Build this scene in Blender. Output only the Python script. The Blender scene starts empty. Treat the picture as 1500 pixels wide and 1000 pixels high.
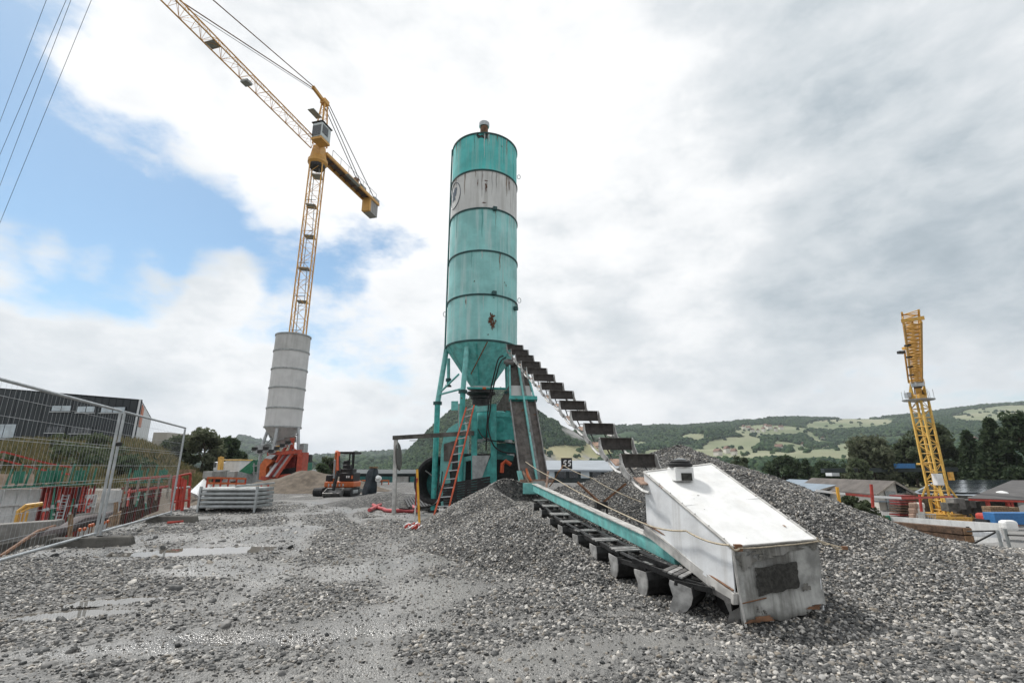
import bpy, bmesh, math, random
import numpy as np
from mathutils import Vector, Matrix, noise as mnoise
R = math.radians
random.seed(7); rng = np.random.default_rng(7)
scene = bpy.context.scene
COL = scene.collection

# ------------------------------------------------------------------ camera
CAMH, PITCH, FPX = 1.4, R(14.6), 703.0
cd = bpy.data.cameras.new('camera'); cam = bpy.data.objects.new('camera', cd); COL.objects.link(cam)
cd.sensor_width = 36.0; cd.lens = FPX / 1500 * 36.0; cd.clip_start = 0.05; cd.clip_end = 20000
cam.location = (0, 0, CAMH); cam.rotation_euler = (R(90) + PITCH, 0, 0)
scene.camera = cam
CP, SP = math.cos(PITCH), math.sin(PITCH)
def ray(u, v):
    x, y = (u - 750) / FPX, (500 - v) / FPX
    return Vector((x, CP - y * SP, SP + y * CP))
def A(u, v, Y):                      # survey: point of the plane y = Y seen in that direction
    d = ray(u, v); return Vector((0, 0, CAMH)) + d * (Y / d.y)
def G(u, v, z=0.0):                  # survey: point of the level z seen in that direction
    d = ray(u, v); return Vector((0, 0, CAMH)) + d * ((z - CAMH) / d.z)
def PJ(x, y, z):
    z = z - CAMH; d = y * CP + z * SP
    return 750 + FPX * x / d, 500 - FPX * (-y * SP + z * CP) / d

# ------------------------------------------------------------------ sky and sun
SUN_EL, SUN_AZ = R(54), R(-48)       # azimuth from +Y, clockwise
world = bpy.data.worlds.new('World'); scene.world = world; world.use_nodes = True
wn, wl = world.node_tree.nodes, world.node_tree.links
wn.clear()
def N(nodes, t, **kw):
    n = nodes.new(t)
    for k, v in kw.items():
        if k.startswith('i_'):
            n.inputs[k[2:].replace('_', ' ')].default_value = v
        else: setattr(n, k, v)
    return n
def build_sky():
    L = wl.new
    def M(op, a, b=None, c=None, clamp=False):
        n = N(wn, 'ShaderNodeMath', operation=op, use_clamp=clamp)
        for i, x in enumerate((a, b, c)):
            if x is None: continue
            if isinstance(x, (int, float)): n.inputs[i].default_value = x
            else: L(x, n.inputs[i])
        return n.outputs[0]
    out = N(wn, 'ShaderNodeOutputWorld'); bg = N(wn, 'ShaderNodeBackground')
    sky = N(wn, 'ShaderNodeTexSky', sky_type='NISHITA', sun_disc=False, sun_elevation=SUN_EL, sun_rotation=SUN_AZ, altitude=400)
    sky.air_density = 1.0; sky.dust_density = 0.6; sky.ozone_density = 1.0
    tc = N(wn, 'ShaderNodeTexCoord')
    sep = N(wn, 'ShaderNodeSeparateXYZ'); L(tc.outputs['Generated'], sep.inputs[0])
    cmb = N(wn, 'ShaderNodeCombineXYZ'); L(sep.outputs['X'], cmb.inputs[0]); L(sep.outputs['Y'], cmb.inputs[1]); L(M('MULTIPLY', sep.outputs['Z'], 1.9), cmb.inputs[2])
    def noise(vec, scale, detail, rough, dist, w=0.0):
        n = N(wn, 'ShaderNodeTexNoise', noise_dimensions='4D'); L(vec, n.inputs['Vector'])
        n.inputs['W'].default_value = w; n.inputs['Scale'].default_value = scale; n.inputs['Detail'].default_value = detail
        n.inputs['Roughness'].default_value = rough; n.inputs['Distortion'].default_value = dist
        return n.outputs['Fac']
    def blob(u, v, r_in, r_out, amp):
        d = ray(u, v).normalized()
        dp = N(wn, 'ShaderNodeVectorMath', operation='DOT_PRODUCT'); L(tc.outputs['Generated'], dp.inputs[0]); dp.inputs[1].default_value = d
        mr = N(wn, 'ShaderNodeMapRange', interpolation_type='SMOOTHSTEP'); L(dp.outputs['Value'], mr.inputs['Value'])
        mr.inputs['From Min'].default_value = math.cos(R(r_out)); mr.inputs['From Max'].default_value = math.cos(R(r_in))
        return M('MULTIPLY', mr.outputs['Result'], amp)
    n1 = noise(cmb.outputs[0], 2.6, 12, 0.56, 0.12, 2.3)
    n2 = noise(cmb.outputs[0], 1.6, 8, 0.55, 0.0, 8.1)
    n3 = noise(cmb.outputs[0], 8.0, 10, 0.6, 0.15, 5.2)
    cov = M('ADD', M('MULTIPLY', M('SUBTRACT', n1, .5), 2.2), M('MULTIPLY', M('SUBTRACT', n3, .5), 1.1))
    cov = M('ADD', cov, .80)
    for b in ((30, 240, 4, 17, -.52), (50, 50, 2, 12, -.24), (210, 320, 2, 12, -.42), (340, 350, 1, 8, -.34), (120, 400, 1, 9, -.22), (425, 380, 1, 5, -.22),
              (260, 130, 3, 12, .24), (20, 500, 2, 9, .22), (560, 545, 1, 5, -.10), (500, 398, 1, 4, -.26), (1000, 250, 14, 40, .34), (150, 20, 2, 8, .16), (190, 392, 0.5, 4.5, .38), (110, 372, .4, 3.5, .34), (330, 412, .5, 4.5, .36), (40, 372, .5, 4, .30), (130, 130, 1, 6, .22)):
        cov = M('ADD', cov, blob(*b))
    cr = N(wn, 'ShaderNodeMapRange', interpolation_type='SMOOTHSTEP'); L(cov, cr.inputs['Value'])
    cr.inputs['From Min'].default_value = 0.24; cr.inputs['From Max'].default_value = 0.70
    # thickness of the cloud: thick parts grey
    g = M('ADD', M('ADD', M('MULTIPLY', n2, 0.75), M('MULTIPLY', n1, 0.75)), M('MULTIPLY', M('SUBTRACT', n3, .5), .9))
    g = M('ADD', g, -0.565)
    for b in ((1330, 470, 4, 20, .26), (1300, 110, 4, 24, .17), (1100, 560, 3, 13, .12), (1480, 300, 3, 14, .10), (960, 520, 2, 10, .08), 
              (700, 60, 8, 26, -.15), (500, 260, 4, 14, -.22), (1010, 470, 2, 8, -.16), (900, 250, 3, 14, -.10), (250, 190, 4, 14, -.2), (880, 600, 2, 8, -.05)):
        g = M('ADD', g, blob(*b))
    ramp = N(wn, 'ShaderNodeValToRGB'); L(g, ramp.inputs[0])
    e = ramp.color_ramp.elements
    e[0].position = 0.0; e[0].color = (.69, .695, .70, 1)
    e[1].position = 0.9; e[1].color = (.20, .245, .28, 1)
    for p_, c_ in ((.16, (.615, .628, .638, 1)), (.30, (.515, .54, .56, 1)), (.44, (.44, .475, .50, 1)), (.62, (.32, .365, .40, 1))):
        x = e.new(p_); x.color = c_
    sk = N(wn, 'ShaderNodeVectorMath', operation='SCALE'); tn_ = N(wn, 'ShaderNodeVectorMath', operation='MULTIPLY'); L(sky.outputs[0], tn_.inputs[0]); tn_.inputs[1].default_value = (.86, 1.02, 1.0); L(tn_.outputs[0], sk.inputs[0]); sk.inputs['Scale'].default_value = 0.085
    mix = N(wn, 'ShaderNodeMix', data_type='RGBA'); L(cr.outputs['Result'], mix.inputs['Factor'])
    L(sk.outputs[0], mix.inputs['A']); L(ramp.outputs[0], mix.inputs['B'])
    L(mix.outputs['Result'], bg.inputs['Color']); bg.inputs['Strength'].default_value = 1.0
    L(bg.outputs[0], out.inputs[0])
build_sky()
sd = bpy.data.lights.new('sun', 'SUN'); sd.energy = 2.5; sd.angle = R(7); sd.color = (1, .97, .92)
sun = bpy.data.objects.new('sun', sd); COL.objects.link(sun)
sun.rotation_euler = Vector((math.sin(SUN_AZ) * math.cos(SUN_EL), math.cos(SUN_AZ) * math.cos(SUN_EL), math.sin(SUN_EL))).to_track_quat('Z', 'Y').to_euler()
vs = scene.view_settings
vs.view_transform = 'Standard'; vs.look = 'None'; vs.gamma = 1.0; vs.use_curve_mapping = False; vs.exposure = 0.60
scene.cycles.use_denoising = True
scene.cycles.max_bounces = 6; scene.cycles.diffuse_bounces = 3; scene.cycles.glossy_bounces = 3; scene.cycles.transmission_bounces = 4; scene.cycles.transparent_max_bounces = 8

# ------------------------------------------------------------------ materials
def lin(c):
    return tuple((x / 12.92 if x <= .04045 else ((x + .055) / 1.055) ** 2.4) for x in c)
def mat(name, col, rough=.6, metal=0.0, var=.25, vscale=6.0, rust=0.0, rustcol=(.13, .05, .02), streak=0.0, dirt=(.1, .095, .085), bump=.15, bscale=40.0, rscale=5.0, spec=.4):
    """weathered surface: base colour with mottling, vertical run-off streaks, rust patches and fine relief"""
    m = bpy.data.materials.new(name); m.use_nodes = True
    n, l = m.node_tree.nodes, m.node_tree.links
    b = n['Principled BSDF']; b.inputs['Roughness'].default_value = rough; b.inputs['Metallic'].default_value = metal
    b.inputs['Specular IOR Level'].default_value = spec
    tc = N(n, 'ShaderNodeTexCoord')
    def noise(scale, detail=6, rg=.6, stretch=None):
        t = N(n, 'ShaderNodeTexNoise'); t.inputs['Scale'].default_value = scale; t.inputs['Detail'].default_value = detail; t.inputs['Roughness'].default_value = rg
        if stretch:
            mp = N(n, 'ShaderNodeMapping'); mp.inputs['Scale'].default_value = stretch; l.new(tc.outputs['Object'], mp.inputs[0]); l.new(mp.outputs[0], t.inputs['Vector'])
        else: l.new(tc.outputs['Object'], t.inputs['Vector'])
        return t.outputs['Fac']
    def rng_(x, a, b_):
        r = N(n, 'ShaderNodeMapRange', interpolation_type='SMOOTHSTEP'); l.new(x, r.inputs['Value']); r.inputs['From Min'].default_value = a; r.inputs['From Max'].default_value = b_
        return r.outputs['Result']
    def mixc(f, a, b_):
        x = N(n, 'ShaderNodeMix', data_type='RGBA')
        if isinstance(f, float): x.inputs['Factor'].default_value = f
        else: l.new(f, x.inputs['Factor'])
        for s, v in (('A', a), ('B', b_)):
            if isinstance(v, tuple): x.inputs[s].default_value = (*v[:3], 1)
            else: l.new(v, x.inputs[s])
        return x.outputs['Result']
    lo = tuple(c * (1 - var) for c in col); hi = tuple(min(1, c * (1 + var * .6) + .01 * var) for c in col)
    c = mixc(rng_(noise(vscale), .3, .7), lo, hi)
    if streak > 0:
        f = rng_(noise(3.0, 6, .65, (1.8, 1.8, .10)), .46, .70)
        mm = N(n, 'ShaderNodeMath', operation='MULTIPLY'); l.new(f, mm.inputs[0]); mm.inputs[1].default_value = streak
        c = mixc(mm.outputs[0], c, dirt)
    if rust > 0:
        f = rng_(noise(rscale, 8, .7), .72 - rust * .35, .78 - rust * .35)
        c = mixc(f, c, rustcol)
        rr = N(n, 'ShaderNodeMapRange'); l.new(f, rr.inputs['Value']); rr.inputs['To Min'].default_value = rough; rr.inputs['To Max'].default_value = .9
        l.new(rr.outputs['Result'], b.inputs['Roughness'])
    l.new(c, b.inputs['Base Color'])
    if bump > 0:
        bp = N(n, 'ShaderNodeBump'); bp.inputs['Strength'].default_value = bump; bp.inputs['Distance'].default_value = .02
        l.new(noise(bscale, 4), bp.inputs['Height']); l.new(bp.outputs[0], b.inputs['Normal'])
    return m
MT = {}
def mk(k, *a, **kw): MT[k] = mat(k, *a, **kw)
mk('teal', (.06, .36, .335), .5, rust=.28, streak=.35, dirt=(.06, .12, .11), var=.3)
mk('teal_light', (.17, .48, .455), .5, rust=.25, streak=.4, dirt=(.25, .33, .32), var=.25)
mk('teal_cone', (.13, .45, .43), .5, rust=.2, streak=.5, dirt=(.2, .42, .4), var=.3)
mk('teal_dark', (.02, .13, .125), .55, rust=.28, streak=.5, dirt=(.02, .035, .035), var=.4)
mk('rim', (.03, .085, .085), .6, rust=.3)
mk('grey_silo', (.46, .46, .45), .6, streak=.55, dirt=(.30, .295, .28), var=.12, vscale=1.2)
mk('grey_silo_b', (.56, .56, .555), .6, streak=.4, dirt=(.42, .415, .41), var=.1, vscale=1.2)
mk('galv', (.42, .44, .45), .42, .55, var=.2, bump=.05)
mk('galv_dull', (.34, .36, .36), .55, .3, var=.25, streak=.3)
mk('white_paint', (.70, .70, .69), .45, rust=.12, streak=.3, dirt=(.52, .50, .46), var=.12, vscale=3, rscale=11, bump=.3, bscale=5)
mk('white_side', (.66, .675, .69), .45, rust=.16, streak=.55, dirt=(.42, .41, .39), var=.14, vscale=3, rscale=9, bump=.3, bscale=5)
mk('white_worn', (.45, .44, .42), .6, rust=.3, streak=.3, var=.3, rustcol=(.17, .075, .03))
mk('grimy_white', (.34, .34, .325), .65, rust=.30, streak=.95, dirt=(.09, .086, .075), var=.45, vscale=5, rustcol=(.05, .046, .038), rscale=6)
mk('grime', (.035, .034, .03), .85, var=.5, vscale=25, bump=.5)
mk('grime_thin', (.14, .135, .12), .8, var=.6, vscale=9, streak=.8, dirt=(.3, .295, .28), bump=.2)
mk('rusty', (.17, .085, .045), .8, rust=.3, var=.5, rustcol=(.09, .035, .015))
mk('rust_plate', (.30, .20, .15), .7, rust=.3, var=.4, vscale=12)
mk('dark_steel', (.028, .028, .028), .55, .3, var=.5, rust=.12, vscale=15)
mk('blade', (.034, .029, .026), .6, .2, var=.6, rust=.3, vscale=9, rustcol=(.075, .045, .03), streak=.4, dirt=(.09, .08, .07))
mk('worn_steel', (.20, .195, .19), .45, .6, var=.35, rust=.22, vscale=10)
mk('link_steel', (.40, .395, .385), .5, .4, var=.4, rust=.3, vscale=9, rustcol=(.17, .09, .05))
mk('trough', (.12, .105, .095), .65, .2, var=.45, rust=.3, streak=.5, dirt=(.2, .19, .18))
mk('trough_side', (.30, .30, .295), .55, .3, var=.3, rust=.22, streak=.4)
mk('black', (.012, .012, .013), .6, var=.3, bump=.05)
mk('rubber', (.02, .02, .021), .8, var=.4, vscale=10, bump=.3)
mk('red', (.40, .045, .03), .5, rust=.12, var=.3)
mk('red_dark', (.20, .025, .022), .55, rust=.2, var=.35)
mk('orange', (.50, .12, .035), .45, rust=.1, var=.2)
mk('plant_red', (.38, .06, .032), .5, rust=.15, streak=.3, dirt=(.2, .06, .04), var=.25)
mk('ladder_orange', (.50, .085, .03), .5, rust=.16, var=.25, rustcol=(.2, .1, .07))
mk('yellow', (.60, .34, .075), .5, rust=.14, var=.2)
mk('yellow_bright', (.64, .40, .09), .5, rust=.1, var=.2)
mk('green', (.02, .15, .095), .55, var=.3, rust=.15)
mk('concrete', (.23, .22, .205), .85, var=.3, vscale=3, streak=.4, dirt=(.16, .15, .14), bump=.4)
mk('concrete_dark', (.10, .095, .085), .9, var=.5, vscale=3, bump=.4)
mk('wood', (.22, .145, .085), .8, var=.45, vscale=8, streak=.3, dirt=(.1, .07, .045))
mk('wood_grey', (.28, .25, .215), .8, var=.35, vscale=8, streak=.3)
mk('timber', (.10, .058, .035), .85, var=.6, vscale=5, bump=.5)
mk('timber_end', (.22, .13, .07), .85, var=.4, vscale=9)
mk('ply', (.36, .28, .21), .75, var=.25, vscale=3, streak=.3)
mk('form_white', (.62, .63, .63), .5, var=.12, streak=.3, dirt=(.4, .39, .37), rust=.1)
mk('cladding', (.028, .034, .039), .5, .2, var=.2, vscale=.3, bump=.02)
mk('cladding_white', (.62, .64, .66), .5, var=.08, vscale=.5)
mk('glass', (.10, .14, .17), .06, .0, var=.2, vscale=.5, bump=0, spec=1.0)
mk('glass_pale', (.45, .52, .57), .12, .0, var=.25, vscale=.6, bump=0, spec=.9)
mk('glass_dark', (.015, .022, .028), .08, .0, var=.3, vscale=.5, bump=0, spec=.8)
mk('frame_white', (.55, .57, .58), .5, var=.1)
mk('beige_wall', (.40, .37, .33), .85, var=.15, vscale=.6)
mk('roof_grey', (.085, .08, .078), .75, var=.3, vscale=.8, bump=.3, bscale=8)
mk('roof_blue', (.20, .25, .30), .5, .2, var=.15, vscale=.5)
mk('roof_brown', (.10, .088, .08), .8, var=.3, vscale=.8, bump=.4, bscale=6)
mk('roof_pale', (.26, .29, .32), .45, .2, var=.12, vscale=.4)
mk('solar', (.012, .018, .026), .12, .1, var=.3, vscale=.4, bump=0, spec=.8)
mk('hall_dark', (.022, .032, .034), .6, var=.3, vscale=.5)
mk('house_wall', (.60, .57, .52), .85, var=.1, vscale=.3)
mk('house_roof', (.17, .105, .08), .85, var=.25, vscale=.6)
mk('tarp_blue', (.018, .026, .034), .38, var=.5, vscale=5, bump=.4, bscale=9)
mk('tarp_green', (.02, .16, .08), .6, var=.3)
mk('blue', (.03, .14, .34), .5, var=.2, streak=.3, dirt=(.05, .12, .22))
mk('pipe_red', (.42, .07, .075), .55, var=.3, bump=.3)
mk('rope', (.42, .36, .27), .9, var=.3, vscale=30)
mk('rope_rust', (.26, .14, .07), .9, var=.4, vscale=20)
mk('stake_yellow', (.70, .36, .04), .6, var=.15)
mk('white', (.78, .78, .77), .5, var=.05)
mk('post_white', (.50, .49, .47), .7, var=.25, streak=.3)
mk('cable', (.02, .021, .023), .6, bump=0)
mk('sign_white', (.8, .8, .8), .5, var=.02, bump=0)
mk('sand', (.115, .092, .07), .95, var=.35, vscale=3, bump=.6, bscale=14)
mk('bark', (.07, .055, .04), .95, var=.4, vscale=6, bump=.5)
mk('block', (.33, .325, .31), .9, var=.25, vscale=2, streak=.3)
mk('emblem', (.03, .055, .085), .5, var=.4, vscale=6)
mk('counterweight', (.34, .335, .33), .8, var=.15, streak=.35)
mk('crane_yellow', (.62, .34, .09), .5, rust=.1, var=.2)
mk('cab', (.50, .55, .56), .35, var=.1)
mk('mud', (.085, .07, .07), .8, var=.3, vscale=2, bump=.5, bscale=10)

def leafmat(name, c1, c2, c3):
    m = bpy.data.materials.new(name); m.use_nodes = True; n, l = m.node_tree.nodes, m.node_tree.links
    b = n['Principled BSDF']; b.inputs['Roughness'].default_value = .75; b.inputs['Specular IOR Level'].default_value = .2
    g = N(n, 'ShaderNodeNewGeometry'); rp = N(n, 'ShaderNodeValToRGB')
    e = rp.color_ramp.elements; e[0].color = (*c1, 1); e[1].color = (*c3, 1); x = e.new(.5); x.color = (*c2, 1)
    l.new(g.outputs['Random Per Island'], rp.inputs[0]); l.new(rp.outputs[0], b.inputs['Base Color'])
    tl = N(n, 'ShaderNodeBsdfTranslucent'); l.new(rp.outputs[0], tl.inputs['Color']); mx = N(n, 'ShaderNodeMixShader'); mx.inputs[0].default_value = .4
    l.new(b.outputs[0], mx.inputs[1]); l.new(tl.outputs[0], mx.inputs[2]); l.new(mx.outputs[0], n['Material Output'].inputs['Surface'])
    MT[name] = m
leafmat('leaf_dark', (.026, .044, .024), (.048, .072, .038), (.078, .105, .055))
leafmat('leaf_mid', (.045, .06, .032), (.075, .095, .052), (.115, .135, .078))
leafmat('leaf_pale', (.06, .08, .045), (.10, .125, .07), (.15, .17, .105))
leafmat('leaf_willow', (.07, .085, .05), (.115, .13, .08), (.165, .175, .115))
leafmat('grass', (.06, .065, .028), (.125, .115, .055), (.24, .195, .105))

# gravel bed (also carries wet, smooth areas) ------------------------------------------------
def gravel_bed(name, wet=True, tint=1.0):
    m = bpy.data.materials.new(name); m.use_nodes = True; n, l = m.node_tree.nodes, m.node_tree.links
    b = n['Principled BSDF']
    g = N(n, 'ShaderNodeNewGeometry')
    def nz(s, d=6, r=.6):
        t = N(n, 'ShaderNodeTexNoise'); t.inputs['Scale'].default_value = s; t.inputs['Detail'].default_value = d; t.inputs['Roughness'].default_value = r
        l.new(g.outputs['Position'], t.inputs['Vector']); return t.outputs['Fac']
    vo = N(n, 'ShaderNodeTexVoronoi'); vo.inputs['Scale'].default_value = 26; l.new(g.outputs['Position'], vo.inputs['Vector'])
    vb = N(n, 'ShaderNodeTexVoronoi'); vb.inputs['Scale'].default_value = 60; l.new(g.outputs['Position'], vb.inputs['Vector'])
    sx = N(n, 'ShaderNodeSeparateColor'); l.new(vo.outputs['Color'], sx.inputs[0])
    rp = N(n, 'ShaderNodeValToRGB'); e = rp.color_ramp.elements
    t = tint
    e[0].position = 0; e[0].color = (.05 * t, .05 * t, .05 * t, 1); e[1].position = 1; e[1].color = (.42 * t, .40 * t, .37 * t, 1)
    for p_, c_ in ((.35, (.11, .11, .108)), (.7, (.20, .196, .188)), (.9, (.30, .29, .27))):
        x = e.new(p_); x.color = (*(q * t for q in c_), 1)
    l.new(sx.outputs[0], rp.inputs[0])
    fine = N(n, 'ShaderNodeMix', data_type='RGBA'); fine.inputs['A'].default_value = (.24 * t, .234 * t, .22 * t, 1); l.new(rp.outputs[0], fine.inputs['B'])
    at = N(n, 'ShaderNodeAttribute', attribute_name='silt')
    om = N(n, 'ShaderNodeMath', operation='SUBTRACT'); om.inputs[0].default_value = 1.0; l.new(at.outputs['Fac'], om.inputs[1])
    mm = N(n, 'ShaderNodeMath', operation='MULTIPLY'); l.new(om.outputs[0], mm.inputs[0]); mm.inputs[1].default_value = .9
    l.new(mm.outputs[0], fine.inputs['Factor'])
    mv = N(n, 'ShaderNodeMix', data_type='RGBA', blend_type='MULTIPLY'); mv.inputs['Factor'].default_value = .7
    r2 = N(n, 'ShaderNodeValToRGB'); r2.color_ramp.elements[0].position = .3; r2.color_ramp.elements[0].color = (.55, .55, .56, 1); r2.color_ramp.elements[1].position = .7; r2.color_ramp.elements[1].color = (1.1, 1.1, 1.1, 1)
    l.new(nz(.9), r2.inputs[0]); l.new(fine.outputs['Result'], mv.inputs['A']); l.new(r2.outputs[0], mv.inputs['B'])
    l.new(mv.outputs['Result'], b.inputs['Base Color'])
    rr = N(n, 'ShaderNodeMapRange'); l.new(at.outputs['Fac'], rr.inputs['Value']); rr.inputs['To Min'].default_value = .85; rr.inputs['To Max'].default_value = .30 if wet else .8
    l.new(rr.outputs['Result'], b.inputs['Roughness'])
    ad = N(n, 'ShaderNodeMath', operation='ADD'); l.new(vo.outputs['Distance'], ad.inputs[0]); l.new(vb.outputs['Distance'], ad.inputs[1])
    ml = N(n, 'ShaderNodeMath', operation='MULTIPLY'); l.new(ad.outputs[0], ml.inputs[0])
    sm = N(n, 'ShaderNodeMapRange'); l.new(at.outputs['Fac'], sm.inputs['Value']); sm.inputs['To Min'].default_value = -1; sm.inputs['To Max'].default_value = -.22
    l.new(sm.outputs['Result'], ml.inputs[1])
    bp = N(n, 'ShaderNodeBump'); bp.inputs['Strength'].default_value = .8; bp.inputs['Distance'].default_value = .03
    l.new(ml.outputs[0], bp.inputs['Height']); l.new(bp.outputs[0], b.inputs['Normal'])
    MT[name] = m
gravel_bed('gravel_bed', tint=.85); gravel_bed('pile_bed', wet=False, tint=.5)  # pile bed tinted dark, painting in the shade of gaps between stones
def stone_mat():
    m = bpy.data.materials.new('stone'); m.use_nodes = True; n, l = m.node_tree.nodes, m.node_tree.links
    b = n['Principled BSDF']; b.inputs['Roughness'].default_value = .62; b.inputs['Specular IOR Level'].default_value = .4
    o = N(n, 'ShaderNodeObjectInfo'); rp = N(n, 'ShaderNodeValToRGB'); e = rp.color_ramp.elements
    e[0].position = 0; e[0].color = (.035, .037, .038, 1); e[1].position = 1; e[1].color = (.66, .62, .56, 1)
    for p_, c_ in ((.2, (.085, .087, .086)), (.42, (.165, .162, .157)), (.60, (.25, .242, .228)), (.70, (.28, .24, .19)), (.78, (.36, .352, .34)), (.9, (.50, .48, .45))):
        x = e.new(p_); x.color = (*c_, 1)
    l.new(o.outputs['Random'], rp.inputs[0])
    t = N(n, 'ShaderNodeTexNoise'); t.inputs['Scale'].default_value = 3; tc = N(n, 'ShaderNodeTexCoord'); l.new(tc.outputs['Object'], t.inputs['Vector'])
    mv = N(n, 'ShaderNodeMix', data_type='RGBA', blend_type='MULTIPLY'); mv.inputs['Factor'].default_value = .5
    l.new(rp.outputs[0], mv.inputs['A']); l.new(t.outputs['Fac'], mv.inputs['B']); l.new(mv.outputs['Result'], b.inputs['Base Color'])
    MT['stone'] = m
stone_mat()
def water_mat():
    m = bpy.data.materials.new('water'); m.use_nodes = True; n, l = m.node_tree.nodes, m.node_tree.links
    b = n['Principled BSDF']; b.inputs['Base Color'].default_value = (.12, .11, .095, 1); b.inputs['Roughness'].default_value = .02; b.inputs['IOR'].default_value = 1.9; b.inputs['Specular IOR Level'].default_value = .8
    MT['water'] = m
water_mat()

# ------------------------------------------------------------------ mesh helpers
class MB:
    def __init__(s): s.v = []; s.f = []
    def add(s, vs_, fs):
        o = len(s.v); s.v += [tuple(p) for p in vs_]; s.f += [tuple(i + o for i in f) for f in fs]; return s
    def box(s, c, size, rot=None, taper=1.0):
        hx, hy, hz = size[0] / 2, size[1] / 2, size[2] / 2; c = Vector(c); M = rot or Matrix.Identity(3); P = []
        for z in (-hz, hz):
            k = 1 if z < 0 else taper
            for x, y in ((-hx, -hy), (hx, -hy), (hx, hy), (-hx, hy)): P.append(c + M @ Vector((x * k, y * k, z)))
        return s.add(P, ((3, 2, 1, 0), (4, 5, 6, 7), (0, 1, 5, 4), (1, 2, 6, 5), (2, 3, 7, 6), (3, 0, 4, 7)))
    def beam(s, p, q, w, h=None, up=(0, 0, 1)):
        p, q = Vector(p), Vector(q); h = h or w; d = (q - p); L = d.length; d.normalize(); u = Vector(up)
        if abs(d.dot(u)) > .98: u = Vector((0, 1, 0))
        x = d.cross(u).normalized(); z = x.cross(d).normalized()
        M = Matrix((x, d, z)).transposed()
        return s.box((p + q) / 2, (w, L, h), M)
    def tube(s, p, q, r, n=8, r2=None, cap=True):
        return s.path([p, q], r, n, r2, cap)
    def path(s, pts, r, n=8, r2=None, cap=True, closed=False):
        pts = [Vector(p) for p in pts]; m = len(pts); ring = []; P = []
        prev = None
        for i, p in enumerate(pts):
            if closed: d = (pts[(i + 1) % m] - pts[i - 1])
            else: d = pts[min(i + 1, m - 1)] - pts[max(i - 1, 0)]
            d.normalize()
            if prev is None:
                u = Vector((0, 0, 1)) if abs(d.z) < .9 else Vector((1, 0, 0))
                x = d.cross(u).normalized()
            else: x = (prev - d * prev.dot(d)).normalized()
            prev = x; y = d.cross(x)
            t = i / max(1, m - 1); rr = r if r2 is None else r + (r2 - r) * t
            if isinstance(r, (list, tuple)): rr = r[i]
            for k in range(n):
                a = 2 * math.pi * k / n; P.append(p + x * (math.cos(a) * rr) + y * (math.sin(a) * rr))
        F = []
        for i in range(m if closed else m - 1):
            j = (i + 1) % m
            for k in range(n): F.append((i * n + k, i * n + (k + 1) % n, j * n + (k + 1) % n, j * n + k))
        if cap and not closed: F += [tuple(range(n - 1, -1, -1)), tuple((m - 1) * n + k for k in range(n))]
        return s.add(P, F)
    def lathe(s, c, prof, n=48, cap=True, axis=None, a0=0, a1=2 * math.pi):
        c = Vector(c); Mx = axis or Matrix.Identity(3); P = []; F = []; full = abs(a1 - a0 - 2 * math.pi) < 1e-6
        nn = n if full else n + 1
        for (r, z) in prof:
            for k in range(nn):
                a = a0 + (a1 - a0) * k / n; P.append(c + Mx @ Vector((r * math.cos(a), r * math.sin(a), z)))
        for i in range(len(prof) - 1):
            for k in range(n): F.append((i * nn + k, i * nn + (k + 1) % nn, (i + 1) * nn + (k + 1) % nn, (i + 1) * nn + k))
        if cap and full: F += [tuple(range(nn - 1, -1, -1)), tuple((len(prof) - 1) * nn + k for k in range(nn))]
        return s.add(P, F)
    def prism(s, poly, off):
        """flat polygon (list of points) given the thickness vector off"""
        n = len(poly); off = Vector(off); P = [Vector(p) for p in poly] + [Vector(p) + off for p in poly]
        F = [tuple(range(n - 1, -1, -1)), tuple(range(n, 2 * n))] + [(k, (k + 1) % n, n + (k + 1) % n, n + k) for k in range(n)]
        return s.add(P, F)
    def build(s, name, m, parent=None, smooth=False, off=None, bevel=0):
        me = bpy.data.meshes.new(name)
        o_ = off
        if o_ is None and parent is not None:
            r = parent
            while r.parent: r = r.parent
            o_ = r.location
        vv = s.v if o_ is None else [(x - o_[0], y - o_[1], z - o_[2]) for x, y, z in s.v]
        me.from_pydata(vv, [], s.f)
        bm = bmesh.new(); bm.from_mesh(me); bmesh.ops.recalc_face_normals(bm, faces=bm.faces); bm.to_mesh(me); bm.free()
        me.materials.append(MT[m] if isinstance(m, str) else m)
        if smooth:
            for p in me.polygons: p.use_smooth = True
            me.set_sharp_from_angle(angle=R(40))
        ob = bpy.data.objects.new(name, me); COL.objects.link(ob)
        if parent is not None: ob.parent = parent
        if o_ is not None and parent is None: ob.location = o_
        if bevel:
            bv = ob.modifiers.new('bevel', 'BEVEL'); bv.width = bevel; bv.segments = 2; bv.limit_method = 'ANGLE'
        return ob
def tag(o, label=None, cat=None, group=None, kind=None):
    for k, v in (('label', label), ('category', cat), ('group', group), ('kind', kind)):
        if v: o[k] = v
    return o
def thing(name, label, cat, loc=(0, 0, 0), group=None):
    o = bpy.data.objects.new(name, None); o.empty_display_size = .2; COL.objects.link(o); o.location = Vector(loc)
    return tag(o, label, cat, group)
def rotz(a): return Matrix.Rotation(a, 3, 'Z')
def copy_tree(o, parent=None):
    c = o.copy(); COL.objects.link(c); c.parent = parent
    for ch in list(o.children): copy_tree(ch, c)
    return c
def sst(a, b, x):
    t = np.clip((x - a) / (b - a), 0, 1); return t * t * (3 - 2 * t)

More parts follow.
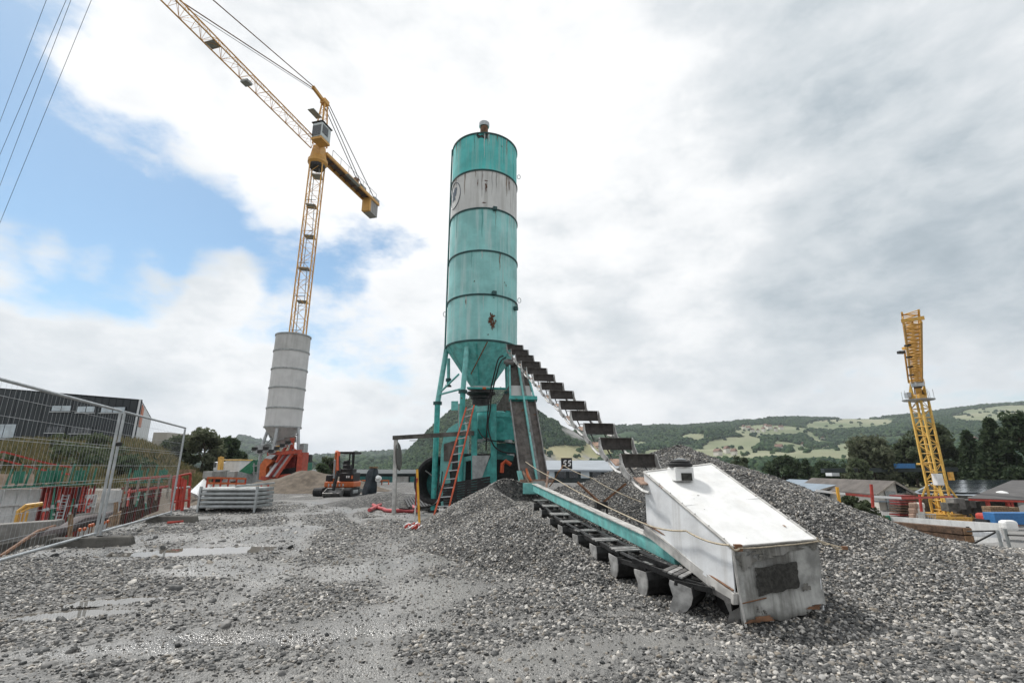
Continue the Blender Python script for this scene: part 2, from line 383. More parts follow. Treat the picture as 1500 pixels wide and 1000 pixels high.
# value noise (vectorised) for the terrain
_tab = rng.random((256, 256))
def vn(x, y):
    xi = np.floor(x).astype(int); yi = np.floor(y).astype(int); fx = x - xi; fy = y - yi
    fx = fx * fx * (3 - 2 * fx); fy = fy * fy * (3 - 2 * fy)
    a = _tab[xi % 256, yi % 256]; b = _tab[(xi + 1) % 256, yi % 256]; c = _tab[xi % 256, (yi + 1) % 256]; d = _tab[(xi + 1) % 256, (yi + 1) % 256]
    return (a * (1 - fx) + b * fx) * (1 - fy) + (c * (1 - fx) + d * fx) * fy
def fbm(x, y, s=1.0, o=4):
    r = 0; a = .5; t = 0
    for i in range(o): r = r + a * vn(x * s + 17 * i, y * s + 31 * i); t += a; a *= .5; s *= 2.03
    return r / t

# ------------------------------------------------------------------ terrain
FA, FB = G(140, 793), G(250, 758)            # fence posts
FD = (FB - FA).normalized()
def fence_side(x, y):                          # >0 on the pit side of the fence
    return -( (x - FA.x) * FD.y - (y - FA.y) * FD.x)
PUD = [(G(290, 805), 1.5, .34, .25), (G(345, 922), .62, .13, .1), (G(433, 929), .42, .10, -.1), (G(110, 889), .6, .12, .2), (G(165, 873), .45, .10, .3), (G(60, 895), .5, .1, .15)]
def puddle_depth(x, y):
    r = 0
    for c, a, b, t in PUD:
        ct, st = math.cos(t), math.sin(t); dx = x - c.x; dy = y - c.y
        u = (dx * ct + dy * st) / a; v = (-dx * st + dy * ct) / (b * 1.6)
        r = np.maximum(r, np.exp(-(u * u + v * v) * 1.1))
    return r
def base_h(x, y):
    x = np.asarray(x, float); y = np.asarray(y, float)
    z = (fbm(x, y, .35) - .5) * .16 + (fbm(x + 50, y, 1.6) - .5) * .05
    near = sst(60, 30, np.hypot(x, y)); z = z * near * (1 - .6 * np.clip(puddle_depth(x, y) * 1.6, 0, 1))
    z = z - .11 * puddle_depth(x, y) + (fbm(x * 1.0, y * 2.2, 2.4) - .5) * .06 * np.clip(puddle_depth(x, y) * 2, 0, 1)
    for o_ in (-.85, .85):
        z = z - .045 * np.exp(-((x + 2.6 + .34 * (y - 7) + o_ + .35 * np.sin(y * .5)) / .2) ** 2) * near * (1 - np.clip(2.5 * puddle_depth(x, y), 0, 1)) - .04 * np.exp(-((y - 4.6 - .22 * x + o_ * .55) / .14) ** 2) * sst(4, 2, np.abs(x)) * (1 - np.clip(2.5 * puddle_depth(x, y), 0, 1))
    z = z - .17 * np.exp(-((x - 2.6) / .75) ** 2 - ((y - 5.25) / .75) ** 2)
    # pit on the left of the fence
    s = fence_side(x, y)
    pit = sst(.5, 2.6, s + (fbm(x, y, .8) - .5) * 1.0) * sst(34, 27, y + .25 * s)
    z = z - 2.9 * pit
    # bank behind the pit, carrying the dark hall
    bank = 4.1 * sst(-.60, -.78, x / np.maximum(y, 1)) * sst(33, 64, y + (fbm(x, y, .2) - .5) * 5) * sst(130, 100, y) * sst(0, 8, y)
    z = np.where(bank > .02, np.maximum(z, bank + (fbm(x, y, .3) - .5) * .9 * sst(.3, 2, bank)), z)
    # slope down to the lot on the right
    e = x - (8.2 - .05 * (y - 8)) + (fbm(x, y, .5) - .5) * .8
    z = z - 3.1 * sst(0, 7.5, e)
    # the works ground ends and the valley floor lies lower
    z = z - 3.2 * sst(46, 58, y) * sst(-40, -30, x) * (1 - sst(0, 7.5, e))
    z = z - 4 * sst(120, 400, y)
    return z
def silt_f(x, y):
    s = puddle_depth(x, y) * 1.3
    tr = np.exp(-((x + 1.4 + .15 * (y - 6) + .7 * np.sin(y * .35)) / 1.1) ** 2) * .75 + np.exp(-((x + 4.2 + .25 * (y - 8)) / .8) ** 2) * .6
    s = s + tr * (fbm(x + 9, y * .6, .8) * 1.5 - .15)
    s = s + .9 * sst(.52, .7, fbm(x + 3, y + 77, .45)) * .8
    s = s + .8 * np.exp(-(((x - 1.2) / 1.1) ** 2 + ((y - 4.3) / .35) ** 2))
    s = s * (1 - .85 * sst(1.6, 2.8, x))
    for o_ in (-.85, .85):
        s = s + .55 * np.exp(-((x + 2.6 + .34 * (y - 7) + o_ + .35 * np.sin(y * .5)) / .26) ** 2) * sst(.3, .6, fbm(x + 31, y, .5))
        s = s + .5 * np.exp(-((y - 4.6 - .22 * x + o_ * .55) / .17) ** 2) * sst(.35, .6, fbm(x + 61, y, .6))
    return np.clip(s, 0, 1)
# gravel heaps
def heap_right(x, y):
    dx, dy = x - 3.45, y - 10.6
    d = np.hypot(dx * np.where(dx > 0, .88, .80), dy * np.where(dy < 0, .95, 1.0))
    z = 2.02 - .47 * np.sqrt(d * d + .12)
    z = z + .10 * np.sin(np.arctan2(dy, dx) * 5 + 1) * sst(.5, 3, d) * sst(5, 3, d)
    return z + (fbm(x, y, .9) - .5) * .30 + (fbm(x, y, 3.0) - .5) * .07 - .02
def seg_d(x, y, ax, ay, bx, by):
    t = np.clip(((x - ax) * (bx - ax) + (y - ay) * (by - ay)) / ((bx - ax) ** 2 + (by - ay) ** 2), 0, 1)
    return np.hypot(x - ax - t * (bx - ax), y - ay - t * (by - ay)), t
def heap_left(x, y):
    d, t = seg_d(x, y, -.15, 13.2, .95, 6.7)
    z = 1.18 * (1 - t) + .22 * t + .1 * np.sin(t * 9) - (.52 - .1 * t) * np.sqrt(d * d + .03)
    return z + (fbm(x + 20, y, 1.0) - .5) * .26 + (fbm(x, y + 9, 3.2) - .5) * .06
def heap_back(x, y):                                   # fines thrown against the silo
    d = np.hypot((x - 4.6) * .7, y - 15.5); z = 1.25 - .4 * d
    d2 = np.hypot(x - 1.4, y - 12.8); z2 = 1.0 - .42 * d2
    return np.maximum(z, z2) + (fbm(x, y, .9) - .5) * .3
def furrow(x, y):                                      # level the chain keeps clear along the beam
    d, t = seg_d(x, y, .55, 13.0, 2.35, 4.4)
    sx = (x - .55) * (4.4 - 13.0) - (y - 13.0) * (2.35 - .55)      # <0 on the right of the beam
    zl = .60 * (1 - t) + .0 * t - .06
    return zl + np.where(sx < 0, .62 * np.maximum(0, d - .10), .55 * np.maximum(0, d - .50)) + 9 * sst(13.0, 13.8, y)
_hr0 = heap_right
def heap_right(x, y):
    ap = .42 - .17 * np.hypot((x - 5.6) * .62, (y - 7.2)) + (fbm(x + 4, y, 1.1) - .5) * .16
    return np.maximum(_hr0(x, y), ap)
_hr, _hl, _hb = heap_right, heap_left, heap_back
def heap_right(x, y): return np.minimum(_hr(x, y), furrow(x, y))
def heap_left(x, y): return np.minimum(_hl(x, y), furrow(x, y))
def heap_back(x, y): return np.minimum(_hb(x, y), furrow(x, y))
def top_h(x, y):
    return np.maximum(np.maximum(base_h(x, y), heap_right(x, y)), np.maximum(heap_left(x, y), heap_back(x, y)))
def GZ(x, y): return float(top_h(np.array([x]), np.array([y]))[0])
def BZ(x, y): return float(base_h(np.array([x]), np.array([y]))[0])

def grid_mesh(name, xs, ys, hf, m, attr=None, cut=None):
    X, Y = np.meshgrid(xs, ys); Z = hf(X, Y); nx, ny = len(xs), len(ys)
    V = np.stack([X.ravel(), Y.ravel(), Z.ravel()], 1)
    i = np.arange(nx * ny).reshape(ny, nx)
    F = np.stack([i[:-1, :-1], i[:-1, 1:], i[1:, 1:], i[1:, :-1]], -1).reshape(-1, 4)
    if cut is not None:
        keep = cut(X, Y, Z).ravel(); F = F[keep[F].any(1)]
        used = np.unique(F); mp = -np.ones(len(V), int); mp[used] = np.arange(len(used)); V = V[used]; F = mp[F]
    me = bpy.data.meshes.new(name); me.from_pydata(V.tolist(), [], F.tolist())
    me.materials.append(MT[m]); me.polygons.foreach_set('use_smooth', np.ones(len(F), bool))
    if attr:
        for k, fn in attr.items():
            a = me.attributes.new(k, 'FLOAT', 'POINT'); a.data.foreach_set('value', fn(V[:, 0], V[:, 1]).astype(np.float32))
    ob = bpy.data.objects.new(name, me); COL.objects.link(ob); return ob
def spread(lo, hi, fine_lo, fine_hi, step, growth=1.12):
    r = list(np.arange(fine_lo, fine_hi, step)); s = step
    x = fine_hi
    while x < hi: r.append(x); s *= growth; x += s
    r.append(hi); x = fine_lo; s = step; l = []
    while x > lo:
        s *= growth; x -= s; l.append(max(x, lo))
    return np.array(l[::-1] + r)

# ------------------------------------------------------------------ the ground sheet
def extend_ground_material():
    m = MT['gravel_bed']; n, l = m.node_tree.nodes, m.node_tree.links; b = n['Principled BSDF']
    src = b.inputs['Base Color'].links[0].from_socket
    g = n.new('ShaderNodeNewGeometry')
    def nz(s):
        t = N(n, 'ShaderNodeTexNoise'); t.inputs['Scale'].default_value = s; t.inputs['Detail'].default_value = 8; l.new(g.outputs['Position'], t.inputs['Vector']); return t.outputs['Fac']
    def ramp(f, c1, c2):
        r = N(n, 'ShaderNodeValToRGB'); r.color_ramp.elements[0].position = .35; r.color_ramp.elements[1].position = .65
        r.color_ramp.elements[0].color = (*c1, 1); r.color_ramp.elements[1].color = (*c2, 1); l.new(f, r.inputs[0]); return r.outputs[0]
    def over(a, attr, c):
        at = N(n, 'ShaderNodeAttribute', attribute_name=attr); x = N(n, 'ShaderNodeMix', data_type='RGBA')
        l.new(at.outputs['Fac'], x.inputs['Factor']); l.new(a, x.inputs['A']); l.new(c, x.inputs['B']); return x.outputs['Result']
    wa = N(n, 'ShaderNodeAttribute', attribute_name='wet'); wx = N(n, 'ShaderNodeMix', data_type='RGBA', blend_type='MULTIPLY'); l.new(wa.outputs['Fac'], wx.inputs['Factor']); l.new(src, wx.inputs['A']); wx.inputs['B'].default_value = (.45, .44, .43, 1); src = wx.outputs['Result']
    c = over(src, 'lot', ramp(nz(.35), (.20, .198, .192), (.28, .275, .265)))
    c = over(c, 'earth', ramp(nz(.7), (.075, .06, .045), (.15, .12, .09)))
    c = over(c, 'veg', ramp(nz(.12), (.05, .06, .022), (.13, .115, .055)))
    l.new(c, b.inputs['Base Color'])
extend_ground_material()
def lot_f(x, y):
    e = x - (8.2 - .05 * (y - 8)); return sst(5.5, 8.5, e) * sst(150, 90, y)
def earth_f(x, y):
    s = fence_side(x, y); return sst(.5, 1.8, s) * sst(40, 30, y) * sst(60, 50, -x)
def veg_f(x, y):
    bank = sst(-.58, -.64, x / np.maximum(y, 1)) * sst(31, 37, y)
    return np.maximum(bank, np.maximum(sst(95, 130, y), sst(60, 75, np.abs(x))))
gx = spread(-6000, 6000, -16, 12, .11, 1.10); gy = spread(-300, 9000, 2.2, 20, .11, 1.07)
ground = grid_mesh('ground', gx, gy, base_h, 'gravel_bed', {'silt': silt_f, 'wet': lambda x, y: np.clip(puddle_depth(x, y) * 1.6, 0, 1) * .9, 'lot': lot_f, 'earth': earth_f, 'veg': veg_f})
tag(ground, kind='structure')
def pile(name, label, fn, x0, x1, y0, y1, step):
    def hf(X, Y):
        b = base_h(X, Y); return np.maximum(fn(X, Y), b - .08)
    o = grid_mesh(name, np.arange(x0, x1, step), np.arange(y0, y1, step), hf, 'pile_bed', {'silt': lambda x, y: np.zeros_like(x)}, cut=lambda X, Y, Z: fn(X, Y) > base_h(X, Y) - .03)
    return tag(o, label, 'gravel pile')
p_r = pile('gravel_pile', 'tall grey gravel heap rising behind the white box', heap_right, -2, 12, 3.2, 17, .09)
p_l = pile('gravel_pile', 'long low gravel ridge beside the lower bucket run and the orange ladder', heap_left, -4, 4, 4.5, 17, .09)
p_b = pile('gravel_pile', 'darker gravel bank at the foot of the inclined trough behind the green beam', heap_back, -2.5, 9, 10, 20, .12)
for k, (c, a, b, t) in enumerate(PUD):
    pts = []
    for i in range(36):
        an = 2 * math.pi * i / 36; r = 1.35 + .1 * math.sin(3 * an + k)
        u, v = a * r * math.cos(an), b * 1.6 * r * math.sin(an)
        pts.append((c.x + u * math.cos(t) - v * math.sin(t), c.y + u * math.sin(t) + v * math.cos(t)))
    P_ = np.array(pts); zb_ = base_h(P_[:, 0], P_[:, 1]).min() - .004; zc_ = BZ(c.x, c.y)
    z = min(zb_ + .010, zc_ + .08)
    m = MB(); m.add([(x, y, z) for x, y in pts], [tuple(range(36))]); tag(m.build('puddle', 'water'), kind='structure')

# ------------------------------------------------------------------ loose stones (uncountable): points + geometry nodes
def stone_tree(name, material, variants=6, sub=2, rough=.55, smooth=True):
    nt = bpy.data.node_groups.new(name, 'GeometryNodeTree')
    nt.interface.new_socket('Geometry', in_out='INPUT', socket_type='NodeSocketGeometry')
    nt.interface.new_socket('Geometry', in_out='OUTPUT', socket_type='NodeSocketGeometry')
    n, l = nt.nodes, nt.links
    gi, go = n.new('NodeGroupInput'), n.new('NodeGroupOutput')
    join = n.new('GeometryNodeJoinGeometry')
    for k in range(variants):
        ico = n.new('GeometryNodeMeshIcoSphere'); ico.inputs['Radius'].default_value = .5; ico.inputs['Subdivisions'].default_value = sub
        nz = N(n, 'ShaderNodeTexNoise', noise_dimensions='4D'); nz.inputs['W'].default_value = 3.1 * k + .7; nz.inputs['Scale'].default_value = 1.6; nz.inputs['Detail'].default_value = 1
        vm = N(n, 'ShaderNodeVectorMath', operation='SUBTRACT'); l.new(nz.outputs['Color'], vm.inputs[0]); vm.inputs[1].default_value = (.5, .5, .5)
        vs2 = N(n, 'ShaderNodeVectorMath', operation='SCALE'); l.new(vm.outputs[0], vs2.inputs[0]); vs2.inputs['Scale'].default_value = rough * 1.6
        sp = n.new('GeometryNodeSetPosition'); l.new(ico.outputs['Mesh'], sp.inputs['Geometry']); l.new(vs2.outputs[0], sp.inputs['Offset'])
        sm = n.new('GeometryNodeSetShadeSmooth'); sm.inputs['Shade Smooth'].default_value = smooth; l.new(sp.outputs[0], sm.inputs['Geometry'])
        mt = n.new('GeometryNodeSetMaterial'); mt.inputs['Material'].default_value = MT[material]; l.new(sm.outputs[0], mt.inputs['Geometry'])
        g2 = n.new('GeometryNodeGeometryToInstance'); l.new(mt.outputs[0], g2.inputs[0]); l.new(g2.outputs[0], join.inputs[0])
    iop = n.new('GeometryNodeInstanceOnPoints'); iop.inputs['Pick Instance'].default_value = True
    l.new(gi.outputs[0], iop.inputs['Points']); l.new(join.outputs[0], iop.inputs['Instance'])
    for nm, ty, sk in (('rot', 'FLOAT_VECTOR', 'Rotation'), ('sc', 'FLOAT_VECTOR', 'Scale'), ('pick', 'INT', 'Instance Index')):
        a = n.new('GeometryNodeInputNamedAttribute'); a.data_type = ty; a.inputs['Name'].default_value = nm
        l.new(a.outputs['Attribute'], iop.inputs[sk])
    l.new(iop.outputs[0], go.inputs[0]); return nt
STONES = stone_tree('stones', 'stone')
def points_obj(name, P, SC, tree, nvar=6, parent=None, tilt=.5):
    me = bpy.data.meshes.new(name); me.vertices.add(len(P)); me.vertices.foreach_set('co', P.astype(np.float32).ravel())
    rot = np.stack([rng.normal(0, tilt, len(P)), rng.normal(0, tilt, len(P)), rng.random(len(P)) * 6.283], 1).astype(np.float32)
    a = me.attributes.new('rot', 'FLOAT_VECTOR', 'POINT'); a.data.foreach_set('vector', rot.ravel())
    a = me.attributes.new('sc', 'FLOAT_VECTOR', 'POINT'); a.data.foreach_set('vector', SC.astype(np.float32).ravel())
    a = me.attributes.new('pick', 'INT', 'POINT'); a.data.foreach_set('value', rng.integers(0, nvar, len(P)).astype(np.int32))
    o = bpy.data.objects.new(name, me); COL.objects.link(o)
    md = o.modifiers.new('scatter', 'NODES'); md.node_group = tree
    if parent: o.parent = parent
    return o
def in_view(x, y, z, mu=70):
    d = y * CP + (z - CAMH) * SP; u = 750 + FPX * x / np.maximum(d, .1); v = 500 - FPX * (-y * SP + (z - CAMH) * CP) / np.maximum(d, .1)
    return (u > -mu - 250) & (u < 1570 + mu + 250) & (v < 1120)
def stones(n, fn_z, mask, x0, x1, y0, y1, smin, smax, power=2.2, sink=.2):
    x = rng.uniform(x0, x1, n); y = y0 + (y1 - y0) * rng.random(n) ** 1.25; z = fn_z(x, y)
    k = in_view(x, y, z) & mask(x, y); x, y, z = x[k], y[k], z[k]
    s = smin + (smax - smin) * rng.random(len(x)) ** power
    SC = np.stack([s * rng.uniform(.85, 1.35, len(x)), s * rng.uniform(.7, 1.1, len(x)), s * rng.uniform(.45, .8, len(x))], 1)
    return np.stack([x, y, z + s * .25 - s * sink], 1), SC
def cat(*ps): return np.concatenate([p[0] for p in ps]), np.concatenate([p[1] for p in ps])
def flat_mask(x, y):
    si = silt_f(x, y); b = base_h(x, y)
    on = (b >= np.maximum(np.maximum(heap_right(x, y), heap_left(x, y)), heap_back(x, y)) - .02)
    dens = 1 - .93 * sst(.15, .65, si + (fbm(x, y, 3) - .5) * .5)
    return on & (fence_side(x, y) < 2.2) & (rng.random(len(x)) < dens)
gp = cat(stones(250000, base_h, flat_mask, -13, 13, 2.6, 9.5, .012, .048, 2.4),
         stones(80000, base_h, flat_mask, -16, 13, 9, 20, .02, .055),
         stones(900, base_h, lambda x, y: (fence_side(x, y) < 1.6) & (x < -3.2 + rng.normal(0, 1, len(x))), -14, -2, 4, 15, .05, .13, 3, .3),
         stones(60000, base_h, lambda x, y: silt_f(x, y) > .2, -13, 9, 2.6, 12, .008, .022, 2, .1))
o = points_obj('ground_gravel', *gp, STONES); tag(o, 'loose grey pebbles covering the works ground', 'gravel', kind='stuff')
def heap_stones(parent, fn, others, n, x0, x1, y0, y1):
    def mask(x, y):
        z = fn(x, y); ok = z > base_h(x, y) - .03
        for f in others: ok &= z >= f(x, y) - .02
        return ok
    P, S = stones(n, fn, mask, x0, x1, y0, y1, .014, .046, 2.2, .15)
    o = points_obj('pebbles', P, S, STONES, parent=parent); tag(o, kind='stuff')
heap_stones(p_r, heap_right, (heap_left, heap_back), 230000, -1.5, 11.5, 3.4, 13.5)
heap_stones(p_l, heap_left, (heap_right, heap_back), 120000, -4, 3.5, 5, 15)
heap_stones(p_b, heap_back, (heap_right, heap_left), 22000, -1.5, 6, 10.5, 16)

# ------------------------------------------------------------------ hills
FIELDS = [(1125, 631, 48, 7, 0), (1243, 621, 55, 6, -.03), (1070, 652, 38, 9, -.1), (1085, 667, 60, 7, 0), (1045, 664, 30, 6, 0), (1215, 663, 60, 8, -.12), (1250, 668, 45, 7, -.05), (1458, 606, 52, 8, -.08),
          (835, 664, 50, 9, 0), (885, 655, 28, 5, 0), (828, 672, 38, 8, 0), (925, 650, 20, 4, 0), (1190, 640, 14, 4, .6), (1020, 640, 18, 4, 0), (1330, 652, 20, 4, 0), (980, 665, 40, 6, 0), (1160, 655, 22, 5, .2)]
def field_mask(u, v):
    r = np.zeros_like(u)
    for cx, cy, a, b, t in FIELDS:
        a = a * 1.2; b = b * 1.35
        dx = u - cx; dy = v - cy - dx * t
        wob = 1 + .35 * (fbm(u * .05 + cx, v * .2, 1.0, 3) - .5) * 2
        r = np.maximum(r, ((dx / a) ** 2 + (dy / b) ** 2 < wob).astype(float))
    return r
def hill_mat(name, forest1, forest2, field1, field2, rock=None):
    m = bpy.data.materials.new(name); m.use_nodes = True; n, l = m.node_tree.nodes, m.node_tree.links; b = n['Principled BSDF']; b.inputs['Roughness'].default_value = .95; b.inputs['Specular IOR Level'].default_value = .1
    g = n.new('ShaderNodeNewGeometry')
    def nz(s, d=6):
        t = N(n, 'ShaderNodeTexNoise'); t.inputs['Scale'].default_value = s; t.inputs['Detail'].default_value = d; t.inputs['Roughness'].default_value = .65; l.new(g.outputs['Position'], t.inputs['Vector']); return t.outputs['Fac']
    def ramp(f, a, c, p0=.35, p1=.65):
        r = N(n, 'ShaderNodeValToRGB'); r.color_ramp.elements[0].position = p0; r.color_ramp.elements[1].position = p1; r.color_ramp.elements[0].color = (*a, 1); r.color_ramp.elements[1].color = (*c, 1); l.new(f, r.inputs[0]); return r.outputs[0]
    fo = ramp(nz(.03), forest1, forest2); fi = ramp(nz(.004, 3), field1, field2)
    at = N(n, 'ShaderNodeAttribute', attribute_name='field'); x = N(n, 'ShaderNodeMix', data_type='RGBA'); l.new(at.outputs['Fac'], x.inputs['Factor']); l.new(fo, x.inputs['A']); l.new(fi, x.inputs['B'])
    res = x.outputs['Result']
    if rock:
        sp = N(n, 'ShaderNodeSeparateXYZ'); l.new(g.outputs['Normal'], sp.inputs[0])
        y = N(n, 'ShaderNodeMix', data_type='RGBA'); rk = ramp(nz(.02), (.13, .13, .125), rock); fk = ramp(nz(.012, 8), (0, 0, 0), (1, 1, 1), .49, .57)
        l.new(fk, y.inputs['Factor']); l.new(res, y.inputs['A']); l.new(rk, y.inputs['B']); res = y.outputs['Result']
    l.new(res, b.inputs['Base Color']); MT[name] = m
hill_mat('hill', (.022, .044, .022), (.045, .075, .032), (.14, .17, .10), (.235, .24, .16))
hill_mat('mountain', (.02, .036, .02), (.045, .065, .03), (.19, .20, .10), (.33, .30, .19), rock=(.27, .265, .255))
leafmat('forest_leaf', (.014, .03, .018), (.026, .046, .024), (.045, .07, .032))
def forest_mat():
    m = bpy.data.materials.new('forest'); m.use_nodes = True; n, l = m.node_tree.nodes, m.node_tree.links; b = n['Principled BSDF']; b.inputs['Roughness'].default_value = .9; b.inputs['Specular IOR Level'].default_value = .1
    o = N(n, 'ShaderNodeObjectInfo'); rp = N(n, 'ShaderNodeValToRGB'); e = rp.color_ramp.elements; e[0].color = (.014, .034, .019, 1); e[1].color = (.055, .088, .038, 1); x = e.new(.6); x.color = (.028, .054, .026, 1)
    l.new(o.outputs['Random'], rp.inputs[0]); l.new(rp.outputs[0], b.inputs['Base Color']); MT['forest'] = m
forest_mat()
FOREST = stone_tree('tree_tops', 'forest', 5, 2, .7)
HILLS = {}
def hill(name, sky, Y0, Y1, z0, material, prof=1.3, amp=14, nu=260, nt=70, trees=0, tsize=(7, 13), mask=True, vis=(-60, 1560)):
    us = np.linspace(sky[0][0], sky[-1][0], nu); vsk = np.interp(us, [p[0] for p in sky], [p[1] for p in sky])
    def surf(u, t):
        v = np.interp(u, us, vsk); xr = (u - 750) / FPX
        yr = (500 - v) / FPX; dy = CP - yr * SP; dz = SP + yr * CP
        zs = CAMH + dz / dy * Y1; ang = xr / dy
        Y = Y0 + (Y1 - Y0) * np.minimum(t, 1.0) + (Y1 - Y0) * .5 * np.maximum(t - 1, 0); X = ang * Y
        f = np.minimum(t, 1) ** prof
        Z = z0 + (zs - z0) * f - np.maximum(t - 1, 0) * (zs - z0) * .6
        Z = Z + (fbm(X * .004 + 5, Y * .004, 1.0, 5) - .5) * 2 * amp * np.sin(np.clip(t, 0, 1) * math.pi * .97) ** .8 * np.clip((zs - z0) / 60, .2, 1)
        return X, Y, Z
    ts = np.concatenate([np.linspace(0, 1, nt), [1.25, 1.6]])
    U, T = np.meshgrid(us, ts); X, Y, Z = surf(U, T)
    V = np.stack([X.ravel(), Y.ravel(), Z.ravel()], 1); i = np.arange(V.shape[0]).reshape(len(ts), nu)
    F = np.stack([i[:-1, :-1], i[:-1, 1:], i[1:, 1:], i[1:, :-1]], -1).reshape(-1, 4)
    me = bpy.data.meshes.new(name); me.from_pydata(V.tolist(), [], F.tolist()); me.materials.append(MT[material]); me.polygons.foreach_set('use_smooth', np.ones(len(F), bool))
    def fm(x, y, z):
        d = y * CP + (z - CAMH) * SP
        return field_mask(750 + FPX * x / d, 500 - FPX * (-y * SP + (z - CAMH) * CP) / d) if mask else np.zeros_like(x)
    a = me.attributes.new('field', 'FLOAT', 'POINT'); a.data.foreach_set('value', fm(V[:, 0], V[:, 1], V[:, 2]).astype(np.float32))
    ob = bpy.data.objects.new(name, me); COL.objects.link(ob); tag(ob, kind='structure'); HILLS[name] = surf
    if trees:
        u = rng.uniform(max(vis[0], us[0]), min(vis[1], us[-1]), trees); t = rng.random(trees) ** .8
        X, Y, Z = surf(u, t); k = fm(X, Y, Z) < .5
        k |= rng.random(trees) < .012
        k &= fbm(X * .006, Y * .006 + 40, 1.0, 4) > .34
        X, Y, Z = X[k], Y[k], Z[k]; s = rng.uniform(*tsize, len(X))
        P = np.stack([X, Y, Z + s * .15], 1); SC = np.stack([s, s, s * rng.uniform(.9, 1.4, len(X))], 1)
        o = points_obj('hill_forest', P, SC, FOREST, 5, tilt=.15); tag(o, {'field_hill': 'dense woods between the pale fields of the long hill', 'mountain': 'dense woods on the steep mountain behind the turquoise silo', 'hazy_ridge': 'distant woods on the low hazy ridge behind the grey silo'}[name], 'forest', kind='stuff')
    return ob
hill('field_hill', [(700, 645), (790, 636), (850, 631), (900, 623), (960, 622), (1000, 624), (1050, 619), (1120, 612), (1160, 611), (1200, 613), (1270, 614), (1330, 608), (1380, 601), (1440, 594), (1500, 590), (1620, 584), (1900, 590), (2300, 600)],
     420, 2000, -10, 'hill', prof=1.25, amp=32, nu=420, nt=150, trees=60000, tsize=(6, 11), vis=(760, 1530))
hill('mountain', [(430, 690), (500, 687), (560, 683), (590, 670), (620, 640), (650, 612), (680, 590), (715, 570), (745, 574), (775, 594), (800, 612), (830, 626), (860, 641), (900, 655), (940, 668), (1000, 688)],
     640, 900, -8, 'mountain', prof=.9, amp=16, nu=200, nt=60, trees=15000, tsize=(4, 8), vis=(430, 960))
hill('hazy_ridge', [(-900, 640), (-400, 655), (-100, 668), (200, 672), (330, 668), (350, 640), (400, 652), (450, 672), (500, 668), (560, 664), (620, 662), (700, 660), (800, 660)],
     900, 2600, -10, 'hill', prof=1.1, amp=30, nu=160, nt=40, trees=9000, tsize=(16, 28), mask=False, vis=(-60, 800))

# ------------------------------------------------------------------ green cement silo
SY = 16.5; SX = A(706, 500, SY).x; SR = 1.25
RZ = [A(706, v, SY - SR).z for v in (498, 431, 367, 305, 249, 195)]
silo = thing('cement_silo', 'tall weathered turquoise cement silo with a dirty white band near its top', 'silo', (SX, SY, 0))
BANDS = ['teal_b1', 'teal_b1', 'teal_b2', 'silo_white', 'teal_b3']
mk('teal_b1', (.25, .54, .525), .55, streak=.8, dirt=(.42, .60, .585), var=.2, vscale=1.5, rust=.04, rscale=3)
mk('teal_b2', (.25, .56, .545), .55, streak=.8, dirt=(.46, .61, .60), var=.2, vscale=1.2, rust=.02)
mk('teal_b3', (.075, .48, .46), .5, streak=.7, dirt=(.28, .44, .42), var=.22, vscale=1.2, rust=.02)
mk('silo_white', (.58, .585, .57), .55, streak=.6, dirt=(.33, .32, .30), var=.1, vscale=1.2, rust=.03)
mk('stain', (.10, .045, .025), .85, var=.5, vscale=14)
mk('stain_dark', (.035, .035, .033), .85, var=.5, vscale=10)
for i, b in enumerate(BANDS):
    z0, z1 = RZ[i] + .02, RZ[i + 1] - .02
    nn = 64; m = MB(); prof = [(SR, z0), (SR - .004, z0 + .3 * (z1 - z0)), (SR + .003, z0 + .6 * (z1 - z0)), (SR, z1)]
    m.lathe((SX, SY, 0), prof, nn, cap=False); sec = m.build('drum_section', b, silo, smooth=True)
    if b == 'silo_white': white_sec = sec
    s = MB(); a = R(-62 + 9 * i); p0 = Vector((SX + (SR + .004) * math.cos(a), SY + (SR + .004) * math.sin(a), 0))
    s.beam(p0 + Vector((0, 0, z0)), p0 + Vector((0, 0, z1)), .018, .018); s.build('weld_seam', b, sec)
for i, z in enumerate(RZ):
    m = MB(); m.lathe((SX, SY, z), [(SR - .03, -.028), (SR + .03, -.028), (SR + .03, -.006), (SR + .012, -.004), (SR + .012, .004), (SR + .03, .006), (SR + .03, .028), (SR - .03, .028)], 64, cap=False)
    m.build('ring_flange', 'rim', silo)
m = MB(); m.lathe((SX, SY, RZ[-1]), [(SR, .04), (SR * .5, .22), (.3, .32)], 48); m.build('roof', 'teal', silo, smooth=True)
vz = A(707, 186, SY - .6).z
m = MB(); m.lathe((SX, SY - .75, vz - .62), [(.15, 0), (.15, .5), (.17, .5)], 20); vent = m.build('vent_pipe', 'rusty', silo, smooth=True)
m = MB(); m.lathe((SX, SY - .75, vz - .14), [(.19, 0), (.2, .05), (.2, .16), (.16, .2)], 20); m.build('vent_cap', 'galv', vent, smooth=True)
def on_drum(a, z, r=SR): return Vector((SX + r * math.cos(a), SY + r * math.sin(a), z))
